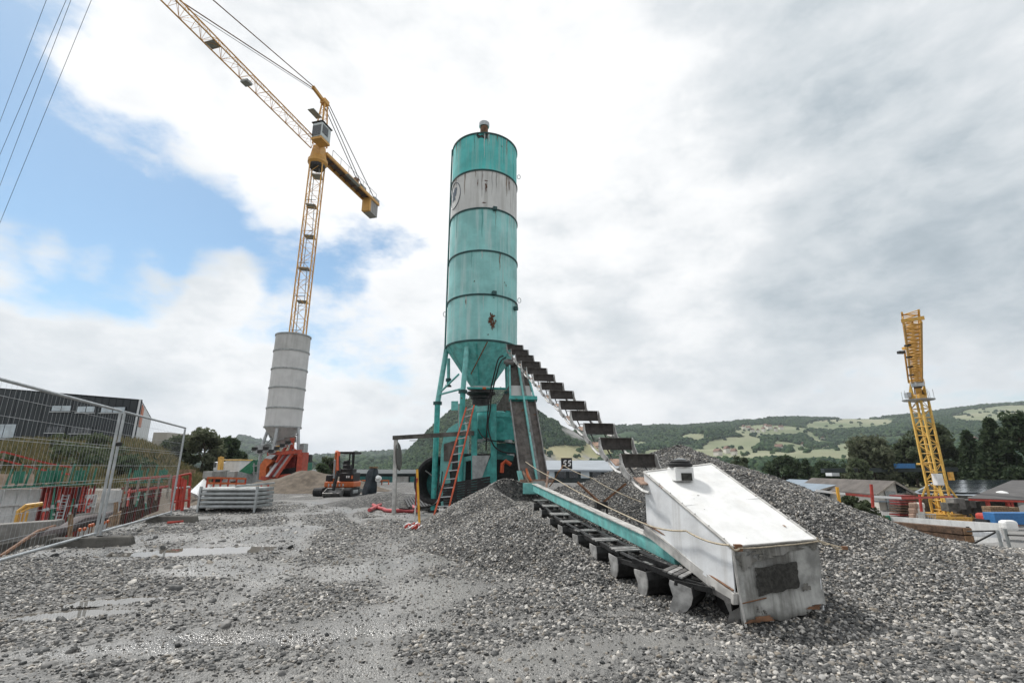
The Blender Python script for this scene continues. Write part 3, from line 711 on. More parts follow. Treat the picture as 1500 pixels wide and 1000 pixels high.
def drum_patch(name, m_, az, zz, w, h, parent, seed=0, r=SR + .005, ragged=.35, n=36):
    """ragged stain of real paint loss, following the shell"""
    rr = random.Random(seed); pts = []
    ph = [rr.uniform(0, 6.28) for _ in range(5)]
    for k in range(n):
        t = 2 * math.pi * k / n; q = 1 + ragged * (.5 * math.sin(2 * t + ph[0]) + .6 * math.sin(5 * t + ph[1]) + .5 * math.sin(9 * t + ph[2]) + .3 * math.sin(14 * t + ph[3]))
        pts.append((az + w / SR * .5 * q * math.cos(t), zz + h * .5 * q * math.sin(t)))
    b = MB(); V = [on_drum(az, zz, r)] + [on_drum(a_, z_, r) for a_, z_ in pts]
    b.add(V, [(0, 1 + k, 1 + (k + 1) % n) for k in range(n)]); return b.build(name, m_, parent)
FR = -math.pi / 2
def az_of(u, v):          # where a sight line in that direction meets the shell
    d = ray(u, v); o = Vector((-SX, -SY)); dx, dy = d.x, d.y
    a_ = dx * dx + dy * dy; b_ = 2 * (dx * o.x + dy * o.y); c_ = o.x ** 2 + o.y ** 2 - SR * SR
    t = (-b_ - math.sqrt(max(0, b_ * b_ - 4 * a_ * c_))) / (2 * a_); return math.atan2(t * dy - SY, t * dx - SX), CAMH + t * d.z
for k, (u, v, w, h, mm_) in enumerate(((720, 466, .2, .28, 'stain'), (722, 476, .12, .3, 'stain'), (717, 470, .1, .12, 'stain'), (726, 470, .05, .1, 'stain'), (712, 274, .05, .4, 'stain'), (712, 265, .14, .03, 'stain'), (709, 297, .15, .03, 'stain'), (706, 200, .3, .16, 'stain_dark'), (712, 199, .1, .34, 'stain_dark'), (741, 418, .03, .1, 'stain'), (739, 414, .03, .05, 'stain'), (744, 440, .04, .03, 'stain'), (723, 436, .05, .03, 'stain_dark'), (700, 198, .06, .25, 'stain_dark'),
                                         (715, 490, .04, .04, 'stain'), (695, 412, .04, .05, 'stain'), (735, 215, .03, .06, 'stain_dark'), (746, 270, .03, .5, 'stain'), (700, 268, .02, .3, 'stain'))):
    a_, z_ = az_of(u, v); drum_patch('rust_stain', mm_, a_, z_, w, h, silo, k, SR + .006 + .0006 * k, ragged=.5)
mk('cement_drip', (.50, .56, .55), .8, var=.25)
mk('rust_drip', (.22, .16, .12), .85, var=.4)
mk('teal_drip', (.10, .34, .33), .6, var=.3)
rr = random.Random(21)
for k in range(46):
    ring_i = rr.choice((1, 2, 3, 4, 5, 5, 4)); a_ = R(rr.uniform(-175, -8)); h_ = rr.uniform(.25, 1.15); w_ = rr.uniform(.012, .05)
    mm_ = rr.choice(('cement_drip', 'teal_drip', 'cement_drip', 'rust_drip')) if ring_i != 4 else rr.choice(('rust_drip', 'counterweight', 'counterweight'))
    n_ = 10; zt = RZ[ring_i] - .03; V = []; F = []
    for j in range(n_ + 1):
        f = j / n_; hw_ = w_ * .5 * (1 - f) ** .6 * rr.uniform(.7, 1.2) + .001; sh = .01 * math.sin(j * .9 + k)
        for s_ in (-1, 1): V.append(on_drum(a_ + (s_ * hw_ + sh) / SR, zt - h_ * f, SR + .0062 + .0002 * k))
    F = [(2 * j, 2 * j + 1, 2 * j + 3, 2 * j + 2) for j in range(n_)]
    b = MB(); b.add(V, F); b.build('drip_mark', mm_, silo)
# round emblem on the white band
ea, ez = az_of(666, 287)
ring = [on_drum(ea + .30 * math.cos(t) / 1.0, ez + .52 * math.sin(t), SR + .006) for t in np.linspace(0, 2 * math.pi, 48, endpoint=False)]
m = MB(); m.path(ring, .014, 5, closed=True); emb = m.build('emblem_ring', 'emblem', white_sec)
drum_patch('emblem_figure', 'emblem', ea - .02, ez + .04, .30, .52, white_sec, 91, SR + .008, .3)
drum_patch('emblem_figure', 'emblem', ea + .1, ez + .20, .12, .16, white_sec, 95, SR + .0085, .3)
# lifting shackles, brackets, pipe
for (u, v) in ((758, 261), (654, 460), (757, 440)):
    s_ = 1 if u > 700 else -1; p = Vector((SX + s_ * (SR + .03), SY - .15, A(u, v, SY).z)); m = MB()
    m.path([p + Vector((s_ * .05 + .06 * math.cos(t), 0, .09 * math.sin(t) - .05)) for t in np.linspace(0, 6.283, 14, endpoint=False)], .012, 5, closed=True)
    m.build('lifting_shackle', 'galv_dull', silo)
for (u, v) in ((724, 307), (723, 430), (753, 452)):
    a_, z_ = az_of(u, v); m = MB(); m.box(on_drum(a_, z_, SR + .07), (.12, .14, .12), rotz(a_)); m.build('clamp_bracket', 'rim', silo)
fa = math.pi + .12
m = MB(); m.path([on_drum(fa, RZ[-1] + .1, SR + .02), on_drum(fa, RZ[-1] + .06, SR + .04), on_drum(fa, RZ[3], SR + .04), on_drum(fa, RZ[0] - .2, SR + .04)], .03, 8); m.build('filling_pipe', 'teal_dark', silo, smooth=True)
# hopper cone
cz = A(704, 566, SY - .3).z
m = MB(); m.lathe((SX, SY, 0), [(SR - .01, RZ[0] - .03), (SR * .97, RZ[0] - .1), (.34, cz)], 48, cap=False); cone = m.build('hopper_cone', 'teal_cone', silo, smooth=True)
m = MB()
m.lathe((SX, SY, cz - .10), [(.36, .1), (.46, .1), (.46, .04), (.38, .04)], 32); m.build('cone_collar', 'grey_silo', cone)
m = MB(); m.lathe((SX, SY, cz - .62), [(.30, 0), (.30, .22), (.36, .24), (.36, .32), (.50, .40), (.50, .46), (.3, .5)], 28); m.build('outlet_valve', 'dark_steel', cone, smooth=True)
for k, az in enumerate((-95, -30, -150)):
    a_ = R(az); m = MB(); m.beam(on_drum(a_, RZ[0] - .1, SR - .02), Vector((SX + .4 * math.cos(a_), SY + .4 * math.sin(a_), cz + .1)), .035, .035); m.build('cone_rib', 'teal_light' if k else 'teal', cone)
a1, a2 = R(-72), R(-68)
m = MB(); m.path([on_drum(R(-78), RZ[0] - .05, SR), Vector((SX - .30, SY - .75, cz + .35))], .02, 7); m.build('bracing_rod', 'rusty', silo)
# legs: upper stub, flange, lower post
def leg(u0, v0, u1, v1, Ytop, Ybot, gz, r=.12):
    t0 = A(u0, v0, Ytop); t1 = A(u1, v1, Ybot); m = MB(); m.path([t0, t1], r * .95, 14); L_ = m.build('leg', 'teal_light', silo, smooth=True)
    m = MB(); m.lathe(t1 - Vector((0, 0, .06)), [(r * 1.6, 0), (r * 1.6, .04), (r * 1.5, .045), (r * 1.5, .055), (r * 1.6, .06), (r * 1.6, .10)], 20); m.build('leg_flange', 'rim', L_)
    m = MB(); m.path([t1, Vector((t1.x, t1.y, gz))], r, 14); m.build('leg_post', 'teal', L_, smooth=True)
    m = MB(); m.box((t1.x, t1.y, gz + .02), (r * 3.2, r * 3.2, .05)); m.build('base_plate', 'dark_steel', L_)
    return t1
t1 = leg(654, 512, 641, 590, SY - .1, SY - .1, .0, .095)
t2 = leg(684, 508, 678, 573, SY - 1.05, SY - 1.15, .0, .09)
t3 = leg(657, 525, 657, 556, SY + .9, SY + .9, A(657, 566, SY + .9).z, .065)
t4 = leg(742, 512, 744, 575, SY + .3, SY + .4, .0, .09)
for p, q in ((A(650, 530, SY - .1), A(645, 575, SY - .1)), (A(643, 578, SY - .1), A(677, 569, SY - 1.0)), (A(643, 576, SY - .1), A(672, 548, SY - 1.0)), (A(684, 568, SY - 1.05), A(741, 569, SY - .9)), (A(653, 514, SY - .15), A(645, 578, SY - .2))):
    m = MB(); m.tube(p, q, .035, 8); m.build('brace', 'teal_light' if p.x < -1.5 else 'teal', silo, smooth=True)
m = MB(); m.tube(A(707, 568.5, SY - 1.0), A(712, 568.6, SY - 1.0), .042, 8); m.build('orange_tape', 'orange', silo)

# ------------------------------------------------------------------ mixing plant under the silo
plant = thing('mixing_plant', 'turquoise steel mixing plant with frame posts and drum under the silo', 'mixing plant', (SX, SY - 1.2, 0))
FY = 15.2
def pbeam(name, u0, v0, u1, v1, Y, w, d, m_, Y1=None, par=None):
    m = MB(); m.beam(A(u0, v0, Y), A(u1, v1, Y1 if Y1 else Y), w, d, up=(0, 1, 0) if abs(v1 - v0) > abs(u1 - u0) else (0, 0, 1)); return m.build(name, m_, par or plant)
pbeam('frame_post', 695, 594, 694.5, 735, FY, .17, .17, 'teal')
pbeam('frame_post', 723, 592, 723.5, 735, FY - .02, .18, .18, 'teal')
pbeam('cross_beam', 697, 599.5, 720, 597.5, FY - .01, .16, .17, 'teal_light')
pbeam('frame_post', 680, 672, 677, 735, FY + .5, .12, .12, 'teal_light')
pbeam('cross_beam', 674, 674, 692, 670, FY + .3, .12, .14, 'teal_light')
pbeam('cross_beam', 727, 607, 748, 608, FY, .16, .14, 'teal')
pbeam('cross_beam', 726, 668, 752, 671, FY, .18, .16, 'teal_dark')
pbeam('frame_post', 784, 606, 786, 690, FY + .9, .16, .16, 'teal')
def pplate(name, pts, Y, th, m_, par=None):
    m = MB(); m.prism([A(u, v, Y) for u, v in pts], (0, th, 0)); return m.build(name, m_, par or plant)
pplate('gusset_plate', [(691.5, 667), (718, 666.5), (705, 702), (692, 703)], FY - .12, .02, 'galv_dull')
pplate('side_plate', [(718.5, 668), (727, 668), (727, 706), (703, 706)], FY - .08, .03, 'teal')
m = MB(); c = A(710, 624, FY + .8); m.lathe(c + Vector((-.25, 0, 0)), [(.42, 0), (.5, .06), (.5, .85), (.44, .95)], 32, axis=Matrix.Rotation(R(90), 3, 'Y')); m.build('mixing_drum', 'teal', plant, smooth=True)
m = MB(); c = A(742, 628, FY + .75); m.box(c, (1.15, .8, .78)); wt = m.build('water_tank', 'teal', plant, bevel=.03)
m = MB(); c = A(742, 658, FY + .9); m.box(c, (1.0, .7, .35)); m.build('gear_housing', 'teal_dark', plant, bevel=.03)
m = MB(); c = A(742, 685, FY + .9); m.box(c, (1.2, .6, .8)); m.build('engine_block', 'dark_steel', plant, bevel=.02)
m = MB(); m.path([A(735, 692, FY - .1), A(736, 679, FY - .1), A(741, 675, FY - .15), A(748, 680, FY - .1)], .06, 8); m.build('orange_duct', 'ladder_orange', plant, smooth=True)
for k, (u, v) in enumerate(((704, 645), (712, 643), (748, 666), (745, 646))):
    m = MB(); m.box(A(u, v, FY + .2), (.18, .15, .09), rotz(.3 * k)); m.build('valve_block', 'galv_dull', plant)
# dark backing hood above the drum and inner machinery
m = MB(); m.prism([A(725, 600, FY + 1.6), A(790, 604, FY + 1.6), A(775, 575, FY + 1.6), A(745, 565, FY + 1.6)], (0, .6, 0)); m.build('feed_hood', 'trough', plant)
m = MB(); c = A(700, 690, FY + 1.0); m.box(c, (1.6, .8, 1.1)); m.build('inner_machinery', 'dark_steel', plant, bevel=.03)
# light turquoise mixer cover with dark window, on the left
def cover():
    prof = [(646, 740), (644, 700), (646, 660), (650, 638), (657, 627), (668, 620), (680, 616), (684, 640), (684, 740)]
    m = MB(); m.prism([A(u, v, FY + .9) for u, v in prof], (0, .7, 0)); return m.build('mixer_cover', 'teal_light', plant)
cov = cover()
pplate('cover_window', [(650, 650), (672, 643), (674, 676), (650, 675)], FY + .84, .05, 'trough', cov)
pplate('recess_shade', [(658, 690), (684, 684), (684, 735), (664, 735)], FY + .85, .045, 'black', cov)  # flat black plate, paints the cover's shaded interior onto its face
pbeam('drive_shaft', 600, 645, 622, 645, FY + .7, .02, .02, 'black')
pbeam('grab_bar', 672, 592, 672, 640, FY + .2, .03, .03, 'galv_dull')
pbeam('switch_box', 661, 594, 671, 594, FY + .6, .05, .3, 'teal_light')
# big drum opening with a thick rim
dc = A(640, 703, FY + 1.3); ax = Matrix.Rotation(R(78), 3, 'X') @ Matrix.Rotation(R(-22), 3, 'Y')
m = MB(); m.lathe(dc, [(.55, -.5), (.78, -.42), (.78, .16), (.74, .20), (.64, .20), (.60, .1), (.56, -.4)], 40, cap=False, axis=ax); drum = m.build('drum_mouth', 'rubber', plant, smooth=True)
m = MB(); m.lathe(dc, [(.02, -.3), (.59, -.3)], 40, cap=False, axis=ax); m.build('drum_floor', 'teal_dark', drum)
for k in range(3):
    m = MB(); a_ = k * 2.1 + .4; v_ = ax @ Vector((math.cos(a_), math.sin(a_), 0)); m.beam(dc + v_ * .58, dc - v_ * .1 + ax @ Vector((0, 0, -.2)), .05, .03); m.build('mixing_blade', 'teal' if k == 0 else 'galv_dull', drum)
# hoses
def hose(parent, pts, r=.022, m_='black', name='hose', n=14):
    P = [A(*p) for p in pts]; Q = []
    for i in range(len(P) - 1):
        p0, p1, p2, p3 = P[max(i - 1, 0)], P[i], P[i + 1], P[min(i + 2, len(P) - 1)]
        for t in np.linspace(0, 1, 6, endpoint=False):
            Q.append(.5 * ((2 * p1) + (p2 - p0) * t + (2 * p0 - 5 * p1 + 4 * p2 - p3) * t * t + (-p0 + 3 * p1 - 3 * p2 + p3) * t ** 3))
    Q.append(P[-1]); m = MB(); m.path(Q, r, 7); return m.build(name, m_, parent, smooth=True)
hose(plant, [(737, 521, 14.6), (730, 526, 14.5), (724, 548, 14.6), (718, 575, 14.9), (715, 600, 15.0), (713, 630, 15.0), (712, 660, 15.0)])
hose(plant, [(741, 523, 14.6), (733, 530, 14.5), (727, 550, 14.6), (720, 580, 14.9), (718, 600, 15.0), (715, 625, 15.0), (722, 650, 14.9), (735, 661, 14.9), (755, 664, 14.9)])
hose(plant, [(700, 628, 15.0), (708, 640, 14.95), (722, 645, 14.9), (740, 648, 15.0), (758, 650, 15.1)], .018)
hose(plant, [(648, 690, 15.8), (645, 715, 15.7), (640, 735, 15.4), (625, 742, 15.0), (600, 745, 14.6), (585, 744, 14.4)], .02)
hose(plant, [(644, 694, 15.9), (640, 720, 15.8), (642, 745, 15.6)], .02)

# ------------------------------------------------------------------ ladders
def ladder(name, label, b0, b1, t0, t1, nr, m_, mr, w=.055, d=.03, cat_='ladder', group=None):
    b0, b1, t0, t1 = map(Vector, (b0, b1, t0, t1)); th = thing(name, label, cat_, (b0 + b1) / 2, group)
    for p, q in ((b0, t0), (b1, t1)):
        m = MB(); m.beam(p, q, d, w, up=(0, -1, .3)); m.build('rail', m_, th)
    for k in range(nr):
        f = (k + .6) / nr; m = MB(); m.tube(b0.lerp(t0, f), b1.lerp(t1, f), .018, 6); m.build('rung', mr, th)
    for p in (b0, b1):
        m = MB(); m.box(p, (.07, .1, .06)); m.build('foot', 'rubber', th)
    return th
b0 = G(633, 764, BZ(-2.3, 13.4)); b1 = b0 + Vector((.34, .05, 0))
tt = A(683, 597, 14.9)
ladder('ladder', 'orange ladder with silver rungs leaning on the turquoise plant', b0, b1, tt, tt + Vector((.24, .03, .08)), 14, 'ladder_orange', 'galv', .07, .04)

# ------------------------------------------------------------------ bucket chain loader
LB = A(784, 705, 13.4)
loader = thing('bucket_loader', 'bucket chain gravel loader with white front housing, turquoise beam and steep trough', 'bucket loader', (LB.x, LB.y, 0))
TB, TT = A(782, 700, 13.45), A(757, 532, 14.9)
td = (TT - TB).normalized(); tw = Vector((1, .12, 0)).normalized(); tn = tw.cross(td).normalized()
if tn.y > 0: tn = -tn
def tr(w, l, n_=0): return TB + tw * w + td * l + tn * n_
TL = (TT - TB).length
ML = TL * .66
hw = .36
m = MB(); m.prism([tr(-hw, -.1), tr(hw, -.1), tr(hw, ML), tr(-hw, ML)], -tn * .03); floor_ = m.build('trough_floor', 'trough', loader)
for s_, mm_ in ((-1, 'trough_side'), (1, 'trough_side')):
    m = MB(); m.prism([tr(s_ * hw, -.15, -.05), tr(s_ * (hw + .02), -.15, -.05), tr(s_ * (hw + .02), ML, -.05), tr(s_ * hw, ML, -.05)], tn * .16); m.build('trough_wall', mm_, loader)
m = MB(); m.beam(tr(.06, -.1, .06), tr(.02, TL * .97, .1), .05, .10, up=tn); m.build('guide_rail', 'teal_light', loader)
m = MB(); m.beam(tr(.13, -.1, .05), tr(.09, TL * .97, .07), .07, .05, up=tn); m.build('guide_rail', 'worn_steel', loader)
m = MB(); m.beam(tr(-hw - .04, ML - .05, .05), tr(hw + .08, ML - .05, .05), .16, .12, up=td); m.build('cross_beam', 'teal', loader)
m = MB(); m.prism([tr(-hw + .02, ML + .05, .02), tr(hw - .05, ML + .05, .02), tr(hw - .08, ML + .42, .02), tr(-hw + .04, ML + .42, .02)], tn * .03); m.build('splash_plate', 'grey_silo', loader)
m = MB(); m.prism([tr(-hw, ML + .3, -.06), tr(hw, ML + .3, -.06), tr(hw - .1, TL, -.06), tr(-hw + .1, TL, -.06)], -tn * .04); m.build('head_plate', 'trough', loader)
for s_ in (-1, 1):
    m = MB(); m.beam(tr(s_ * (hw - .0), ML, .06), tr(s_ * (hw - .12), TL, .06), .05, .06, up=tn); m.build('head_strut', 'teal_light', loader)
m = MB(); m.tube(tr(-.42, TL, .05), tr(.40, TL, .05), .07, 12); m.build('head_shaft', 'worn_steel', loader, smooth=True)
m = MB(); m.tube(tr(-.36, TL - .02, .05), tr(-.12, TL - .02, .05), .12, 14); m.build('head_motor', 'worn_steel', loader, smooth=True)
m = MB(); m.prism([tr(-hw - .05, -.5, .1), tr(-hw + .10, -.5, .1), tr(-hw + .02, .15, .1), tr(-hw - .1, .15, .1)], tn * .04); m.build('foot_plate', 'teal_light', loader)
m = MB(); m.box(tr(.05, -.32, .14), (.34, .06, .34)); m.build('scraper_plate', 'grey_silo', loader)
m = MB(); m.beam(tr(-.42, -.14, .16), tr(.48, -.14, .16), .09, .08); m.build('foot_beam', 'rust_plate', loader)
for u_, v_ in (((766, 690), (782, 718)), ((772, 690), (785, 720)), ((803, 690), (800, 715))):
    m = MB(); m.beam(A(*u_, 13.2), A(*v_, 12.9), .05, .04); m.build('hinge_arm', 'rust_plate', loader)
m = MB(); m.path([A(771, 686, 13.1), A(773, 696, 13.05), A(778, 704, 13.0)], .03, 6); m.build('orange_strap', 'orange', loader)
# beam
B0, B1 = A(783, 714, 12.9), A(975, 806, 6.35)
bdir = (B1 - B0).normalized()
B2 = B1 + bdir * 1.2
m = MB(); m.beam(B0, B1 + bdir * .3, .11, .18); beam = m.build('boom_beam', 'teal_light', loader, bevel=.01)
m = MB(); m.beam(B0 + Vector((0, 0, .097)), B1 + bdir * .3 + Vector((0, 0, .097)), .15, .014); m.build('beam_cap', 'white_worn', beam)
m = MB(); m.box(B0 + Vector((-.12, .05, -.02)), (.34, .14, .26), rotz(-.2)); m.build('beam_head', 'teal_light', beam)
# posts and clamp on the beam
cl = A(881, 748, 9.0)
m = MB(); m.box(cl + Vector((0, 0, .1)), (.2, .22, .12)); m.build('clamp', 'dark_steel', loader)
for dx in (-.05, .08):
    m = MB(); m.beam(cl + Vector((dx, -.1, .12)), cl + Vector((dx, -.1, -.28)), .03, .03); m.build('clamp_bolt', 'dark_steel', loader)
for u_, v_, y_ in ((846, 706, 9.3), (917, 708, 8.8)):
    m = MB(); m.beam(cl + Vector((0, 0, .12)), A(u_, v_, y_), .035, .035); m.build('stay_rod', 'rusty', loader)
# white front housing
W8 = dict(RLT=A(943, 691, 6.45), RRT=A(1042, 679, 6.62), FLT=A(1071, 800, 5.02), FRT=A(1196, 789, 5.2), FLB=A(1087, 915, 5.0), FRB=A(1210, 893, 5.18), RLB=A(948, 772, 6.42), RRB=A(1046, 765, 6.6))
LM = A(1071, 872, 5.1)
def quad(name, keys, m_, th, par):
    P = [W8[k] if isinstance(k, str) else k for k in keys]; n_ = (P[1] - P[0]).cross(P[-1] - P[0]).normalized(); P = P if name == 'housing_top' else [p_ - n_ * (p_ - P[0]).dot(n_) for p_ in P]; cen = sum((W8[k] for k in W8), Vector()) / 8
    if n_.dot(cen - P[0]) < 0: n_ = -n_
    b = MB(); b.prism(P, n_ * th); return b.build(name, m_, par)
top = quad('housing_top', ('RLT', 'RRT', 'FRT', 'FLT'), 'white_paint', .012, loader)
ctr = sum((W8[k] for k in W8), Vector()) / 8
tnn = (W8['RRT'] - W8['RLT']).cross(W8['FLT'] - W8['RLT']).normalized()
if tnn.z < 0: tnn = -tnn
def topp(a_, b_, h=.004): return W8['RLT'].lerp(W8['RRT'], a_).lerp(W8['FLT'].lerp(W8['FRT'], a_), b_) + tnn * h
for b_ in (.52,):
    m = MB(); m.beam(topp(.0, b_, .003), topp(1, b_, .003), .035, .006, up=tnn); m.build('seam_strip', 'white_paint', top)
for a_, b_, f_ in ((.0, 0, 1), (1, 0, 1)):
    m = MB(); m.beam(topp(a_, 0, .0), topp(a_, 1, .0), .03, .014, up=tnn); m.build('edge_angle', 'white_worn', top)
m = MB(); m.beam(topp(0, 0, .0), topp(1, 0, .0), .03, .014, up=tnn); m.build('edge_angle', 'white_worn', top)
rr = random.Random(8)
for k in range(10):
    a_, b_ = rr.uniform(.06, .94), rr.uniform(.12, .97); w_ = rr.uniform(.004, .02); l_ = rr.uniform(.3, 1.0); P_ = []
    for j in range(9):
        t = j / 9 * 6.283; q = rr.uniform(.5, 1.2); P_.append(topp(a_ + w_ * q * math.cos(t), b_ + w_ * l_ * q * math.sin(t), .0075 + .0002 * k))
    m = MB(); m.add(P_, [tuple(range(9))]); m.build('paint_chip', rr.choice(['rust_plate', 'counterweight', 'concrete', 'counterweight']), top)
for k in range(14):
    p = topp(.012 if k % 2 else .988, (k // 2 + .5) / 7, .008); m = MB(); m.lathe(p, [(.009, 0), (.009, .006), (.005, .009)], 8); m.build('rivet', 'white_worn', top)
def inset(k, f=.02): return W8[k] + (ctr - W8[k]).normalized() * f
lft = quad('housing_side', (W8['RLT'] - Vector((0, 0, .012)), W8['FLT'] - Vector((0, 0, .012)), A(1081, 872, 5.03), A(1040, 842, 5.45), W8['RLB']), 'white_side', .012, loader)
rgt = quad('housing_side', (W8['RRT'] - Vector((0, 0, .012)), W8['FRT'] - Vector((0, 0, .012)), W8['FRB'], W8['RRB']), 'white_side', .012, loader)
# front plate: subdivided, slightly dented, ragged foot
m = MB(); nxx, nzz = 14, 10; V = []; F = []
for j in range(nzz + 1):
    for i in range(nxx + 1):
        a_ = i / nxx; b_ = j / nzz
        p = (W8['FLB'].lerp(W8['FRB'], a_)).lerp(W8['FLT'].lerp(W8['FRT'], a_), b_)
        if j == 0: p = p + Vector((0, 0, .018 * math.sin(a_ * 9) + .012 * math.sin(a_ * 23) + (.05 if a_ > .85 else 0)))
        p = p + Vector((0, -.012 - .012 * math.sin(3.1 * a_ + 5 * b_) * math.sin(math.pi * b_), 0)); V.append(p)
for j in range(nzz):
    for i in range(nxx):
        k = j * (nxx + 1) + i; F.append((k, k + 1, k + nxx + 2, k + nxx + 1))
m.add(V, F); frontp = m.build('housing_front', 'grimy_white', loader, smooth=True)
so = frontp.modifiers.new('thickness', 'SOLIDIFY'); so.thickness = .012
def front(a_, b_, o=.03): return (W8['FLB'].lerp(W8['FRB'], a_)).lerp(W8['FLT'].lerp(W8['FRT'], a_), b_) + Vector((0, -o, 0))
rr = random.Random(4); pts = []
for k in range(40):
    t = k / 40 * 4; e_ = int(t); f = t - e_
    x, y = ((f, 0), (1, f), (1 - f, 1), (0, 1 - f))[e_]
    pts.append(front(.22 + .48 * x + rr.uniform(-.012, .012), .34 + .36 * y + .03 * x + rr.uniform(-.015, .015), .034))
m = MB(); m.add(pts, [tuple(range(40))]); m.build('tar_patch', 'grime', frontp)
m = MB(); m.path([front(0, 1, .02) + Vector((0, 0, .0)), front(1, 1, .02)], .009, 6); m.build('edge_trim', 'white_worn', frontp)
m = MB(); m.path([front(0.005, 1, .02), front(0.01, .3, .02), front(.03, -.02, .02)], .012, 6); m.build('edge_trim', 'white_worn', frontp)
rr = random.Random(9)
for k, (ca_, cb_, wa_, wb_) in enumerate(((.5, .93, .42, .07), (.13, .80, .10, .10), (.35, .83, .08, .035), (.78, .36, .05, .05), (.2, .045, .16, .035), (.85, .08, .08, .03), (.93, .93, .06, .06))):
    P_ = []
    for j in range(30):
        t = j / 30 * 6.283; q = 1 + .25 * math.sin(3 * t + k) + .2 * math.sin(7 * t + 2 * k) + rr.uniform(-.12, .12); P_.append(front(min(.985, max(.015, ca_ + wa_ * q * math.cos(t))), min(.98, cb_ + wb_ * q * math.sin(t)), .0305 + .0006 * k))
    m = MB(); m.add(P_, [tuple(range(30))]); m.build('grime_stain', 'grime_thin' if k not in (4, 5) else 'rusty', frontp)
m = MB(); m.box(front(.06, .985, .03), (.07, .05, .06)); m.build('rope_lug', 'rusty', frontp)
m = MB(); m.path([front(.02, .27, .02), front(.3, .30, .03)], .006, 5); m.build('scratch_rod', 'rusty', frontp)
# lower flange and skids of the housing
m = MB(); m.beam(W8['RLB'] + Vector((-.02, 0, -.02)), A(1040, 842, 5.42) + Vector((-.02, 0, -.03)), .06, .10); m.beam(A(1040, 842, 5.42) + Vector((-.02, 0, -.03)), A(1081, 872, 5.0) + Vector((-.02, 0, -.03)), .06, .10); m.build('side_flange', 'white_worn', loader)
m = MB(); m.path([W8['RLB'] + Vector((-.03, 0, .05)), A(1000, 800, 5.85) + Vector((-.03, 0, .03)), A(1040, 838, 5.42) + Vector((-.04, 0, .0)), A(1079, 866, 5.0) + Vector((-.03, 0, .01))], .010, 6); m.build('edge_trim', 'rusty', loader)
m = MB(); m.beam(A(1035, 855, 5.5), A(1078, 880, 5.05), .12, .05); m.build('guide_rail', 'worn_steel', loader)
m = MB(); m.tube(A(1060, 876, 5.3), A(1190, 862, 5.55), .14, 16); m.build('tail_drum', 'dark_steel', loader, smooth=True)
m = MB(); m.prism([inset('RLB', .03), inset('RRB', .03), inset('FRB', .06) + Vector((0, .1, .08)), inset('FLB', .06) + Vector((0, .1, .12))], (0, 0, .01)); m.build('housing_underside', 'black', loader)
# motor cap on top
mc = A(999, 690, 6.25); mc.z = W8['RLT'].lerp(W8['FRT'], .13).z
m = MB(); m.box(mc + Vector((-.02, 0, .06)), (.24, .24, .16), rotz(.1)); m.build('motor_base', 'white_paint', top, bevel=.01)
m = MB(); m.lathe(mc + Vector((-.02, -.02, .145)), [(.13, 0), (.145, .015), (.145, .04), (.12, .05), (.12, .07), (.06, .085)], 24); m.build('motor_cap', 'black', top, smooth=True)
m = MB(); m.lathe(mc + Vector((-.02, -.02, .232)), [(.07, 0), (.07, .012), (.03, .02)], 18); m.build('cap_lid', 'galv', top, smooth=True)
m = MB(); m.box(mc + Vector((.01, -.125, .03)), (.13, .012, .09)); m.build('vent_slot', 'grime', top)
# ropes over the housing
def rope(pts, r=.009, m_='rope', name='tie_rope', sag=.03):
    Q = []
    for i in range(len(pts) - 1):
        for t in np.linspace(0, 1, 8, endpoint=(i == len(pts) - 2)): Q.append(pts[i].lerp(pts[i + 1], t) - Vector((0, 0, sag * 4 * t * (1 - t))))
    m = MB(); m.path(Q, r, 5); return m.build(name, m_, loader)
rope([A(770, 676, 12.9), A(815, 702, 11.0), A(940, 765, 6.36), A(1005, 777, 5.56), A(1068, 798, 4.93), front(.06, .985, .06)], .010)
rope([front(.06, .985, .06), front(.5, .97, .05), front(1.0, .985, .05), A(1237, 802, 5.1)], .007, sag=.006)
rope([A(1196, 787, 5.1), A(1215, 796, 5.1), A(1237, 802, 5.1)], .007)
rope([A(825, 681, 12.0), A(868, 700, 10.4), A(940, 735, 6.5)], .008)
rope([A(805, 712, 12.4), A(818, 690, 11.8), A(825, 681, 12.0)], .014, 'rope_rust')
m = MB(); m.box(A(1237, 802, 5.1), (.05, .03, .03)); m.build('rope_knot', 'rusty', loader)

